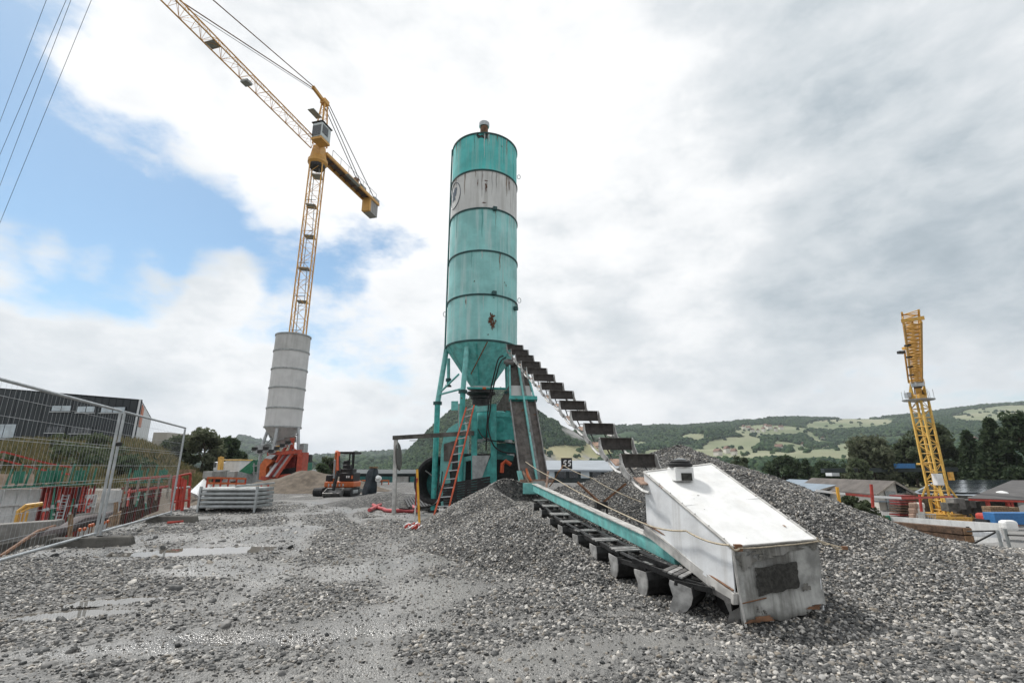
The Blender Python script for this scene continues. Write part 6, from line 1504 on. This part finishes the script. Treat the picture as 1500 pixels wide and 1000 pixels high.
ptree('low olive bush on the skyline of the gravel heap', 1087, 700, 668, 14, 135, 'leaf_mid', n=1100, size=.5, seed=16, catg='bush', name='bush')
ptree('broad dark shrub beyond the gravel heap below the brown roof', 1258, 772, 727, 27, 33, 'leaf_mid', n=3400, size=.13, seed=17, catg='bush', name='bush')
ptree('small shrub beside the white barrier end', 1296, 778, 757, 15, 31, 'leaf_mid', n=1200, size=.12, seed=18, catg='bush', name='bush')
for k, u in enumerate((1320, 1365, 1410, 1455, 1235, 1180, 1500)):
    ptree('dark undergrowth bush under the valley trees', u, 716, 676 + (k % 3) * 4, 26, 118 + 3 * k, 'leaf_dark', n=1500, size=.55, seed=40 + k, catg='bush', name='bush', group='undergrowth bushes below the valley trees')
# grass on the bank (uncountable)
def grass_patch(n, xr, yr_, hmin, hmax, ok):
    V = []; F = []; rr = random.Random(5); X = rng.uniform(*xr, n); Y = rng.uniform(*yr_, n); Z = base_h(X, Y); k_ = ok(X, Y, Z); hn = fbm(X, Y, .35)
    for x, y, z, h in zip(X[k_], Y[k_], Z[k_], hn[k_]):
        H = (hmin + (hmax - hmin) * max(0, h * 1.6 - .3)) * rr.uniform(.6, 1.3)
        for j in range(4):
            a_ = rr.uniform(0, 6.28); w_ = H * .10; dx, dy = math.cos(a_) * w_, math.sin(a_) * w_; lx, ly = rr.gauss(0, .3) * H, rr.gauss(0, .3) * H; o = len(V)
            V += [(x - dx, y - dy, z - .05), (x + dx, y + dy, z - .05), (x + lx, y + ly, z + H)]; F.append((o, o + 1, o + 2))
    me = bpy.data.meshes.new('bank_grass'); me.from_pydata(V, [], F); me.materials.append(MT['grass']); o = bpy.data.objects.new('bank_grass', me); COL.objects.link(o)
    return tag(o, 'tall dry and green grass covering the bank below the dark hall', 'grass', kind='stuff')
grass_patch(36000, (-80, -20), (30, 74), .3, .9, lambda X, Y, Z: (veg_f(X, Y) > .4) & (X / Y > -1.25))
rr = random.Random(12)
for k in range(16):
    x = rr.uniform(-66, -40); y = rr.uniform(42, 60); x = -y * rr.uniform(.68, 1.05); th = tree('low weedy shrub on the grassy bank below the dark hall', Vector((x, y, BZ(x, y))), rr.uniform(.8, 1.6), rr.uniform(1.0, 2.2), rr.choice(['leaf_mid', 'leaf_dark', 'leaf_willow', 'leaf_mid']), n=420, size=.2, seed=60 + k, catg='shrub', name='shrub', group='weedy shrubs on the bank')

# ------------------------------------------------------------------ yellow crane on the right
YX, YY = A(1346, 588, 45).x, 45.0; yz = BZ(YX, YY)
yc = thing('tower_crane', 'short yellow crane with its jib pointing towards the gravel heap', 'tower crane', (YX, YY, yz))
yb = Vector((YX, YY, 0)); ca = R(62); q = .50; PZ = A(1346, 586, YY).z
sq = [Vector((math.cos(ca + R(90 * k)) * q * 1.414, math.sin(ca + R(90 * k)) * q * 1.414, 0)) for k in range(4)]
truss(yc, [yb + s_ + Vector((0, 0, yz)) for s_ in sq], [yb + s_ + Vector((0, 0, PZ)) for s_ in sq], 13, .075, .035, 'yellow_bright', 'mast_chord', 'mast_lattice')
for s_ in sq:
    m = MB(); m.beam(yb + s_ * 1.0 + Vector((0, 0, yz + 2.9)), yb + s_ * 2.9 + Vector((0, 0, yz + .1)), .13, .13); m.build('outrigger_strut', 'yellow_bright', yc)
    m = MB(); m.box(yb + s_ * 3.0 + Vector((0, 0, yz + .06)), (.6, .6, .12)); m.build('outrigger_pad', 'wood', yc)
m = MB(); m.box(yb + Vector((0, 0, yz + .35)), (2.6, 2.6, .3), rotz(ca)); m.build('base_frame', 'yellow', yc)
m = MB(); m.lathe(yb + Vector((0, 0, PZ)), [(.5, -.15), (1.2, -.03), (1.25, .06), (.5, .08)], 30); m.build('slewing_platform', 'galv', yc, smooth=False)
m = MB(); m.box(yb + Vector((0, 0, PZ + .3)), (1.0, 1.0, .4), rotz(.3)); m.build('slewing_base', 'yellow', yc, bevel=.05)
for k in range(8):
    a_ = k * .785; p = yb + Vector((1.15 * math.cos(a_), 1.15 * math.sin(a_), PZ)); m = MB(); m.tube(p, p + Vector((0, 0, .9)), .02, 5); m.build('rail_post', 'galv', yc)
yroot = A(1343, 560, YY - .3); ytip = A(1336, 468, 26.5)
yd = (ytip - yroot).normalized(); yl = yd.cross(Vector((0, 0, 1))).normalized(); yu = yl.cross(yd).normalized()
# turret: two side plates with an opening between
for s_ in (-1, 1):
    m = MB(); m.prism([yb + yl * s_ * .42 + Vector((0, .3, PZ + .4)), yb + yl * s_ * .42 + Vector((0, -.3, PZ + .4)), yroot + yl * s_ * .45 + yd * .4 - yu * .1, yroot + yl * s_ * .45 - yd * .5 - yu * .1], yl * s_ * .08); m.build('turret_plate', 'yellow_bright', yc)
m = MB(); m.beam(yb + Vector((0, -.1, PZ + .4)), yroot - yu * .2, .5, .3); m.build('turret_column', 'yellow', yc)
m = MB(); m.box(yb + Vector((.45, -.2, PZ + .75)), (.35, .35, .4)); m.build('slewing_motor', 'trough', yc, bevel=.05)
m = MB(); m.box(yb + Vector((-.75, .2, PZ + .5)), (.4, .4, .5)); m.build('control_box', 'galv', yc, bevel=.03)
w_ = .38
truss(yc, [yroot + yl * -w_ - yu * .2, yroot + yl * w_ - yu * .2, yroot + yl * w_ + yu * .5, yroot - yl * w_ + yu * .5], [ytip + yl * -w_ - yu * .2, ytip + yl * w_ - yu * .2, ytip + yl * w_ + yu * .5, ytip - yl * w_ + yu * .5], 44, .05, .03, 'yellow', 'jib_chord', 'jib_lattice')
m = MB(); m.prism([yroot + yd * 1 + yl * -(w_ + .02) - yu * .2, ytip + yl * -(w_ + .02) - yu * .2, ytip + yl * -(w_ + .02) + yu * .12, yroot + yd * 1 + yl * -(w_ + .02) + yu * .12], yl * -.03) if False else m.beam(yroot, ytip, .1, .1)
m.build('jib_rail', 'yellow', yc)
m = MB(); m.beam(ytip - yl * .55, ytip + yl * .5, .12, .2); m.build('jib_head', 'yellow', yc)
m = MB(); m.box(yroot + yd * 1.3 - yu * .35, (.75, .7, .5)); tro = m.build('trolley', 'galv', yc, bevel=.05)
m = MB(); m.tube(yroot + yd * 1.1 - yl * .3 - yu * .5, yroot + yd * 1.1 + yl * .3 - yu * .5, .2, 12); m.build('winch_drum', 'dark_steel', yc, smooth=True)
m = MB(); m.box(yroot + yd * .3, (1.0, .6, .5)); m.build('jib_foot', 'yellow', yc, bevel=.04)
for k in range(4):
    m = MB(); m.box(yroot.lerp(ytip, .25 + .17 * k) + yl * .35 - yu * .25, (.25, .3, .12)); m.build('jib_lamp', 'dark_steel', yc)
sp0, sp1 = A(1331, 560, YY - 1), A(1325, 514, YY - 8)
m = MB(); m.beam(sp0, sp1, .13, .13); m.build('side_strut', 'yellow', yc)
m = MB(); m.box(A(1320, 516, YY - 8), (.45, .3, .2)); m.build('strut_block', 'dark_steel', yc)
m = MB(); m.box(A(1326, 510, YY - 8), (.3, .3, .2)); m.build('strut_bracket', 'yellow', yc)
mp_ = A(1352, 679, YY - .4); m = MB(); m.box(mp_, (.7, .6, .15)); m.build('mast_step', 'yellow', yc)
m = MB(); m.box(A(1393, 697, YY - .2), (.3, .3, .7)); m.build('mast_box', 'yellow', yc)
m = MB(); m.box(yb + Vector((-.3, -.6, yz + 3.4)), (.6, .5, 1.0)); m.build('control_cabinet', 'white_paint', yc, bevel=.03)

# ------------------------------------------------------------------ lot and sheds on the right
LZ = -3.1
def lotz(x, y): return BZ(x, y)
def shed(name, label, u0, u1, v_eave, v_ridge, Y, depth, wallm, roofm, gable='front', zb=None, ov=.4):
    """gabled shed: its gable faces the lot"""
    a_, b_ = A(u0, v_eave, Y), A(u1, v_eave, Y); zr = A((u0 + u1) / 2, v_ridge, Y).z; z0 = lotz((a_.x + b_.x) / 2, Y) - .2; th = thing(name, label, 'shed', ((a_.x + b_.x) / 2, Y, z0))
    cx = (a_.x + b_.x) / 2
    m = MB(); m.prism([(a_.x, Y, z0), (b_.x, Y, z0), (b_.x, Y, b_.z), (cx, Y, zr), (a_.x, Y, a_.z)], (0, depth, 0)); m.build('wall', wallm, th)
    for s_, e_ in ((-1, a_), (1, b_)):
        ex_ = e_.x + s_ * ov; ez_ = e_.z - ov * (zr - e_.z) / max(.5, abs(cx - e_.x)); m = MB()
        m.prism([(cx, Y - ov, zr + .04), (ex_, Y - ov, ez_ + .04), (ex_, Y + depth + ov, ez_ + .04), (cx, Y + depth + ov, zr + .04)], (0, 0, .12)); m.build('roof_slope', roofm, th)
        m = MB(); m.beam((cx, Y - ov - .03, zr + .04), (ex_, Y - ov - .03, ez_ + .04), .04, .22); m.build('barge_board', 'wood_grey', th)
    return th, a_, b_, z0
th, a_, b_, z0 = shed('timber_shed', 'dark timber shed with a blue-grey roof behind the red and white tape', 1192, 1290, 720, 707, 62, 12, 'hall_dark', 'roof_blue')
m = MB(); m.box(((a_.x + b_.x) / 2, 61.95, z0 + 1.2), (2.2, .1, 2.2)); m.build('door', 'wood', th)
th, a_, b_, z0 = shed('brick_shed', 'grey gabled shed with a brown roof and open lean-to', 1285, 1335, 722, 706, 54, 14, 'house_wall', 'roof_brown')
m = MB(); m.box((b_.x - 1.1, 53.9, z0 + 2.4), (.9, .12, .9)); m.build('window', 'glass_dark', th)
m = MB(); m.box((a_.x + 1.3, 53.9, z0 + 1.1), (1.1, .12, 2.1)); m.build('door', 'galv_dull', th)
m = MB(); m.prism([A(1279, 735, 52.5), A(1303, 735, 52.5), A(1303, 735, 54), A(1279, 735, 54)], (0, 0, .12)); m.build('lean_to_roof', 'roof_blue', th)
# big shed with solar panels, and the dark roofed open shed
def mono(name, label, pts, th_, m_, catg='building'): pass
sh = thing('solar_shed', 'wide pale shed with rows of dark solar panels on its low roof', 'shed', (A(1400, 745, 56).x, 56, LZ))
s0, s1, s2, s3 = A(1318, 731, 50), A(1425, 735, 50), A(1492, 703, 72), A(1372, 703, 72)
m = MB(); m.prism([s0, s1, s2, s3], (0, 0, -.15)); m.build('roof', 'roof_pale', sh)
for j in range(3):
    for i in range(7):
        f0, f1 = .06 + .90 * i / 7, .06 + .90 * (i + .95) / 7; g0, g1 = .28 + .7 * j / 3, .28 + .7 * (j + .93) / 3
        def sp(f, g): return s0.lerp(s1, f).lerp(s3.lerp(s2, f), g) + Vector((0, 0, .06))
        m = MB(); m.prism([sp(f0, g0), sp(f1, g0), sp(f1, g1), sp(f0, g1)], (0, 0, .06)); m.build('solar_panel', 'solar', sh)
m = MB(); m.prism([Vector((s0.x + .4, 50.5, LZ - .2)), Vector((s1.x, 50.5, LZ - .2)), Vector((s1.x, 50.5, s1.z - .15)), Vector((s0.x + .4, 50.5, s0.z - .15))], (0, .3, 0)); m.build('front_wall', 'concrete', sh)
m = MB(); m.prism([Vector((s0.x + .4, 50.5, LZ - .2)), Vector((s3.x + .4, 71, LZ - .2)), Vector((s3.x + .4, 71, s3.z - .15)), Vector((s0.x + .4, 50.5, s0.z - .15))], (.3, 0, 0)); m.build('side_wall', 'house_wall', sh)
ds = thing('open_shed', 'open shed with a dark felt roof, red fascia and red posts', 'shed', (A(1470, 745, 40).x, 40, LZ))
d0, d1, d2, d3 = A(1418, 729, 40), A(1620, 736, 40), A(1620, 702, 60), A(1482, 703, 60)
m = MB(); m.prism([d0, d1, d2, d3], (0, 0, -.12)); m.build('roof', 'roof_grey', ds)
m = MB(); m.beam(d0 + Vector((0, -.05, -.12)), d1 + Vector((0, -.05, -.12)), .06, .14); m.build('fascia', 'red', ds)
for u in (1446, 1475, 1480, 1530):
    p = A(u, 733, 40.3); m = MB(); m.beam(Vector((p.x, p.y, LZ - .2)), p, .2, .2); m.build('post', 'red', ds)
m = MB(); m.prism([Vector((d0.x + .5, 47, LZ - .2)), Vector((d1.x, 47, LZ - .2)), Vector((d1.x, 47, d1.z)), Vector((d0.x + .5, 47, d0.z))], (0, .3, 0)); m.build('back_wall', 'concrete_dark', ds)
dp = A(1468, 723, 45); m = MB(); m.lathe(dp + Vector((0, 0, .0)), [(.5, -.1), (.5, .0), (.35, .18), (.05, .26)], 18); m.build('roof_dome', 'white', ds, smooth=True)
# stores on the lot
def lotbox(name, label, catg, u0, v0, u1, v1, Y, depth, m_, bev=.03): return bx(name, label, catg, u0, v0, u1, v1, Y, depth, m_, 0, bev)
wb = thing('white_barrier', 'long white panel barrier along the lot behind the timber wall', 'barrier', A(1385, 790, 31))
b0, b1 = A(1302, 756, 33), A(1464, 766, 28)
zbm = lotz(b0.x, b0.y)
for k in range(5):
    p, q_ = b0.lerp(b1, k / 5), b0.lerp(b1, (k + .985) / 5); m = MB(); m.prism([Vector((p.x, p.y, p.z - 1.15)), Vector((q_.x, q_.y, q_.z - .95)), q_, p], (.02, .12, 0)); m.build('panel', 'white_paint', wb)
m = MB(); m.beam(b0 + Vector((-.1, 0, .05)), b0 + Vector((.05, 0, -1.3)), .2, .2); m.build('end_post', 'green', wb)
m = MB(); m.prism([A(1420, 778, 26.5), A(1466, 780, 26), A(1470, 788, 26), A(1420, 785, 26.5)], (0, .8, -.05)); tag(m.build('white_board', 'white_side'), 'white board lying low in front of the long white barrier', 'board')
lotbox('blue_container', 'blue low container beside the open shed', 'container', 1460, 751, 1540, 768, 32, .8, 'blue')
lotbox('white_tank', 'white rounded tank end in front of the blue container', 'tank', 1476, 762, 1492, 778, 27.5, .5, 'white_paint', .15)
rc = thing('red_machine', 'small red machine beside the blue container', 'machine', A(1450, 765, 33))
m = MB(); m.box(A(1449, 757, 33), (1.1, .9, .5)); m.build('body', 'red', rc, bevel=.15)
m = MB(); m.box(A(1446, 763, 32.8), (.8, .8, .25)); m.build('base', 'dark_steel', rc)
for i, (u, v) in enumerate(((1452, 747), (1466, 747), (1480, 748))):
    cr2 = thing('wooden_crate', 'orange-brown wooden crate at the open shed front', 'crate', A(u, v + 5, 38), 'wooden crates by the open shed'); c = A(u, v, 38)
    for k in range(3):
        m = MB(); m.box(c + Vector((0, 0, -.25 + .22 * k)), (.7, .7, .19)); m.build('slat', 'wood', cr2)
st2 = thing('pallet_stack', 'tall rust-red stack of pallets before the brown roofed shed', 'pallet stack', A(1322, 757, 46))
for k in range(9):
    c = A(1322, 757 - 3.9 * k, 46); m = MB(); m.box(c, (1.5, 1.2, .12), rotz(.05 * (k % 3))); m.build('pallet', 'red_dark' if k > 5 or k % 4 == 1 else 'timber', st2)
bg_ = thing('brick_bags', 'pale stained bags piled beside the pallet stack', 'bags', A(1342, 757, 44))
for k in range(9):
    c = A(1338 + 5 * (k % 3), 756 - 8 * (k // 3), 44); m = MB(); m.box(c, (.42, .6, .48), rotz(.1 * k)); m.build('bag', 'house_wall' if k % 3 else 'rust_plate', bg_, bevel=.1)
gr_ = thing('wall_rack', 'grey concrete elements stored behind the lattice crane foot', 'concrete elements', A(1420, 750, 42))
for k in range(7):
    c = A(1392 + 8 * k, 742 - (k % 2) * 5, 43 + .3 * k); m = MB(); m.box(c, (1.0, .8, .7 + .2 * (k % 3)), rotz(.08 * k)); m.build('element', 'concrete' if k % 2 else 'concrete_dark', gr_, bevel=.03)
yb2 = thing('steel_grillage', 'low yellow steel frame on the lot in front of the lattice crane foot', 'steel frame', A(1395, 762, 36))
for v in (757, 761):
    m = MB(); m.beam(A(1368, v, 36), A(1424, v + 2, 35), .1, .14); m.build('beam', 'yellow', yb2)
for u in (1370, 1385, 1400, 1415):
    m = MB(); m.beam(A(u, 755, 36), A(u, 766, 36), .1, .1); m.build('post', 'rusty', yb2)
cb = thing('crowd_barrier', 'galvanised crowd barrier standing behind the long white barrier', 'crowd barrier', A(1357, 765, 35))
for v in (752, 762):
    m = MB(); m.tube(A(1343, v, 35), A(1371, v + 1, 34.5), .03, 6); m.build('rail', 'galv', cb)
for k in range(12):
    m = MB(); m.tube(A(1343 + 2.5 * k, 752, 35 - .04 * k), A(1343 + 2.5 * k, 762.5, 35 - .04 * k), .015, 5); m.build('bar', 'galv', cb)
# timber wall at the heap foot, fence posts, tape
tw_ = thing('timber_wall', 'wall of heavy brown timber baulks retaining the gravel heap', 'timber wall', A(1360, 800, 13))
w0, w1 = A(1290, 766, 15.5), A(1417, 778, 12.6)
for k in range(3):
    dz = Vector((0, 0, -.17 * k)); m = MB(); m.beam(w0 + dz, w1 + dz + Vector((.02 * k, 0, 0)), .24, .165); m.build('baulk', 'timber', tw_, bevel=.015)
    m = MB(); m.box(w1 + dz + (w1 - w0).normalized() * .012, (.20, .02, .14), rotz(math.atan2(w1.y - w0.y, w1.x - w0.x) + R(90))); m.build('cut_end', 'timber_end', tw_)
m = MB(); m.beam(w1 + Vector((.12, .1, .1)), w1 + Vector((.14, .1, -.9)), .05, .05); m.build('post', 'dark_steel', tw_)
fp = thing('open_fence', 'bare galvanised fence posts with a diagonal stay at the lot edge', 'fence', A(1475, 822, 11.5))
for u0, v0, u1, v1 in ((1461, 776, 1474, 822), (1472, 774, 1486, 826)):
    m = MB(); m.tube(A(u0, v0, 11.5), A(u1, v1, 11.5) - Vector((0, 0, .5)), .032, 8); m.build('post', 'galv_dull', fp, smooth=True)
for p, q_ in ((A(1424, 797, 12.0), A(1462, 777, 11.5)), (A(1417, 778, 12.4), A(1462, 777, 11.5)), (A(1474, 783, 11.5), A(1560, 786, 10.5))):
    m = MB(); m.tube(p, q_, .02, 6); m.build('stay', 'dark_steel' if p.x < 12 else 'galv', fp)
tp2 = thing('barrier_tape', 'red and white tape strung on stakes beyond the gravel heap', 'barrier tape', A(1230, 735, 16))
TP = [(1195, 718, 16), (1227, 722, 16), (1238, 723, 16.2), (1280, 727, 17), (1320, 729, 18), (1337, 729, 18.5), (1395, 727, 21)]
for i in range(len(TP) - 1):
    m = MB(); m.beam(A(*TP[i]), A(*TP[i + 1]), .015, .075); m.build('tape_length', ('white', 'white', 'red', 'white', 'red', 'red')[i], tp2)
m = MB(); m.beam(A(1230, 738, 15.9), A(1226, 713, 15.9), .07, .06); tag(m.build('marker_stake', 'stake_yellow'), 'yellow wooden stake holding the red and white tape at the heap edge', 'stake')
for k, (u, v0, v1, Y) in enumerate(((1276, 709, 735, 17), (1347, 724, 741, 19))):
    m = MB(); m.beam(A(u, v0, Y), A(u + 3, v1 + 8, Y), .07, .06); tag(m.build('marker_stake', 'red'), ('thin red stake holding the tape before the timber shed', 'short red stake at the far end of the tape')[k], 'stake')

# ------------------------------------------------------------------ far things
hl = thing('low_hall', 'long low dark hall with a pale roof behind the gravel, carrying a black sign box', 'building', A(870, 700, 70))
m = MB(); a_, b_ = A(790, 689, 70), A(965, 691, 70); m.prism([Vector((a_.x, 70, -4)), Vector((b_.x, 70, -4)), b_, a_], (0, 10, 0)); m.build('wall', 'hall_dark', hl)
m = MB(); m.prism([A(785, 690, 69.5), A(966, 691.5, 69.5), A(940, 676, 90), A(800, 676, 90)], (0, 0, .25)); m.build('roof', 'roof_pale', hl)
for k in range(9):
    c = A(806 + 17 * k, 695, 69.9); m = MB(); m.box(c, (1.2, .1, .9)); m.build('window', 'glass_dark' if k % 3 else 'glass_pale', hl)
sg = A(830, 678.5, 69); m = MB(); m.box(sg, (1.5, .5, 1.5)); sb = m.build('sign_box', 'black', hl)
def strokes(cx, cz, s, pts, y): 
    m = MB(); m.path([Vector((cx + px_ * s, y, cz + pz * s)) for px_, pz in pts], .085, 4); return m
FIVE = [(.42, .62), (-.1, .55), (-.22, .12), (.12, .16), (.28, -.12), (.12, -.48), (-.3, -.52)]
for dx in (-.3, .34):
    strokes(sg.x + dx, sg.z, .6, FIVE, sg.y - .3).build('sign_figure', 'sign_white', sb)
h2 = thing('low_hall', 'long low black hall with green panels behind the wrapped pump', 'building', A(520, 705, 75))
a_, b_ = A(452, 694, 75), A(640, 694, 75); m = MB(); m.prism([Vector((a_.x, 75, -4)), Vector((b_.x, 75, -4)), b_, a_], (0, 9, 0)); m.build('wall', 'hall_dark', h2)
m = MB(); m.prism([A(448, 695, 74.5), A(642, 695, 74.5), A(640, 689, 84), A(452, 689, 84)], (0, 0, .2)); m.build('roof', 'hall_dark', h2)
for k in range(8):
    c = A(463 + 21 * k, 704, 74.8); m = MB(); m.box(c, (1.9, .2, 1.3)); m.build('panel', 'teal_dark' if k % 2 else 'block', h2)
for k in range(3):
    bx('dark_container', 'dark low container in front of the black hall', 'container', 500 + 40 * k, 707, 534 + 40 * k, 719, 52 + k, 2.4, 'hall_dark')['group'] = 'dark containers before the black hall'
for k in range(5):
    sc_ = thing('red_trestle', 'small red trestle beyond the wrapped pump', 'trestle', A(525 + 9 * k, 722, 40), 'red trestles in the far yard')
    c = A(524 + 10 * k, 712, 40)
    for s_ in (-.25, .25):
        m = MB(); m.beam(c + Vector((s_, 0, .45)), c + Vector((s_ * 1.4, 0, -.5)), .07, .07); m.build('leg', 'orange', sc_)
    m = MB(); m.beam(c + Vector((-.3, 0, .45)), c + Vector((.3, 0, .45)), .07, .1); m.build('top', 'orange', sc_)
# bridge glimpsed between trees
br = thing('footbridge', 'blue-edged bridge glimpsed between the valley trees', 'bridge', A(1300, 690, 96))
m = MB(); m.beam(A(1205, 689, 97), A(1400, 687, 97), 1.2, .8); m.build('deck', 'hall_dark', br)
m = MB(); m.beam(A(1310, 682, 95.5), A(1340, 682, 95.5), .2, .9); m.build('blue_panel', 'blue', br)
bx('white_hut', 'small white hut below the dark bushy tree', 'hut', 1219, 689, 1229, 697, 100, 2, 'cladding_white')
# village houses on the hill
rr = random.Random(3); surf = HILLS['field_hill']
hs = [(1100, .60), (1108, .58), (1116, .60), (1125, .62), (1134, .60), (1142, .62), (1095, .63), (1120, .66), (1047, .30), (1060, .32), (1070, .28), (1135, .30), (1170, .36), (880, .30), (892, .34), (905, .28), (915, .32), (1415, .34), (1424, .36), (1432, .33), (1440, .30), (1455, .28), (1088, .66), (1200, .52)]
for k, (u, t) in enumerate(hs):
    X, Y, Z = surf(np.array([float(u)]), np.array([t])); p = Vector((X[0], Y[0], Z[0])); ya = rr.uniform(0, 3); s = rr.uniform(.6, .95)
    th = thing('village_house', 'tiny pale house with a tiled roof among the fields on the hillside', 'house', p, 'village houses on the hillside')
    m = MB(); m.box(p + Vector((0, 0, 3)), (14 * s, 10 * s, 9), rotz(ya)); m.build('wall', 'house_wall', th)
    m = MB(); M_ = rotz(ya); c = p + Vector((0, 0, 7.5)); m.add([c + M_ @ Vector(v) for v in ((-8 * s, -6 * s, 0), (8 * s, -6 * s, 0), (8 * s, 6 * s, 0), (-8 * s, 6 * s, 0), (-8 * s, 0, 5), (8 * s, 0, 5))], [(0, 1, 5, 4), (2, 3, 4, 5), (0, 4, 3), (1, 2, 5), (3, 2, 1, 0)]); m.build('roof', 'house_roof', th)
# overhead cables
for k, (u0, u1, v1) in enumerate(((68, 0, 178), (97, -8, 245), (104, -4, 282), (134, 0, 326))):
    d0, d1 = A(u0, 0, 38), A(u1, v1, 52); e0, e1 = d0 + (d0 - d1) * 1.6, d1 + (d1 - d0) * 2.0; Q = []
    for t in np.linspace(0, 1, 40): Q.append(e0.lerp(e1, t) - Vector((0, 0, .0 * t)))
    m = MB(); m.path(Q, .022, 5); tag(m.build('power_cable', 'cable'), 'thin dark power cable crossing the blue sky', 'cable', 'overhead power cables')

# ------------------------------------------------------------------ air
hm = bpy.data.materials.new('haze'); hm.use_nodes = True; hn = hm.node_tree.nodes; hn.clear()
ho = hn.new('ShaderNodeOutputMaterial'); pv = hn.new('ShaderNodeVolumePrincipled'); pv.inputs['Color'].default_value = (.86, .92, 1.0, 1); pv.inputs['Density'].default_value = .0001; pv.inputs['Anisotropy'].default_value = .3
hm.node_tree.links.new(pv.outputs[0], ho.inputs['Volume']); MT['haze'] = hm
m = MB(); m.box((0, 4500, 155), (14000, 9800, 350)); tag(m.build('haze', 'haze'), kind='stuff')
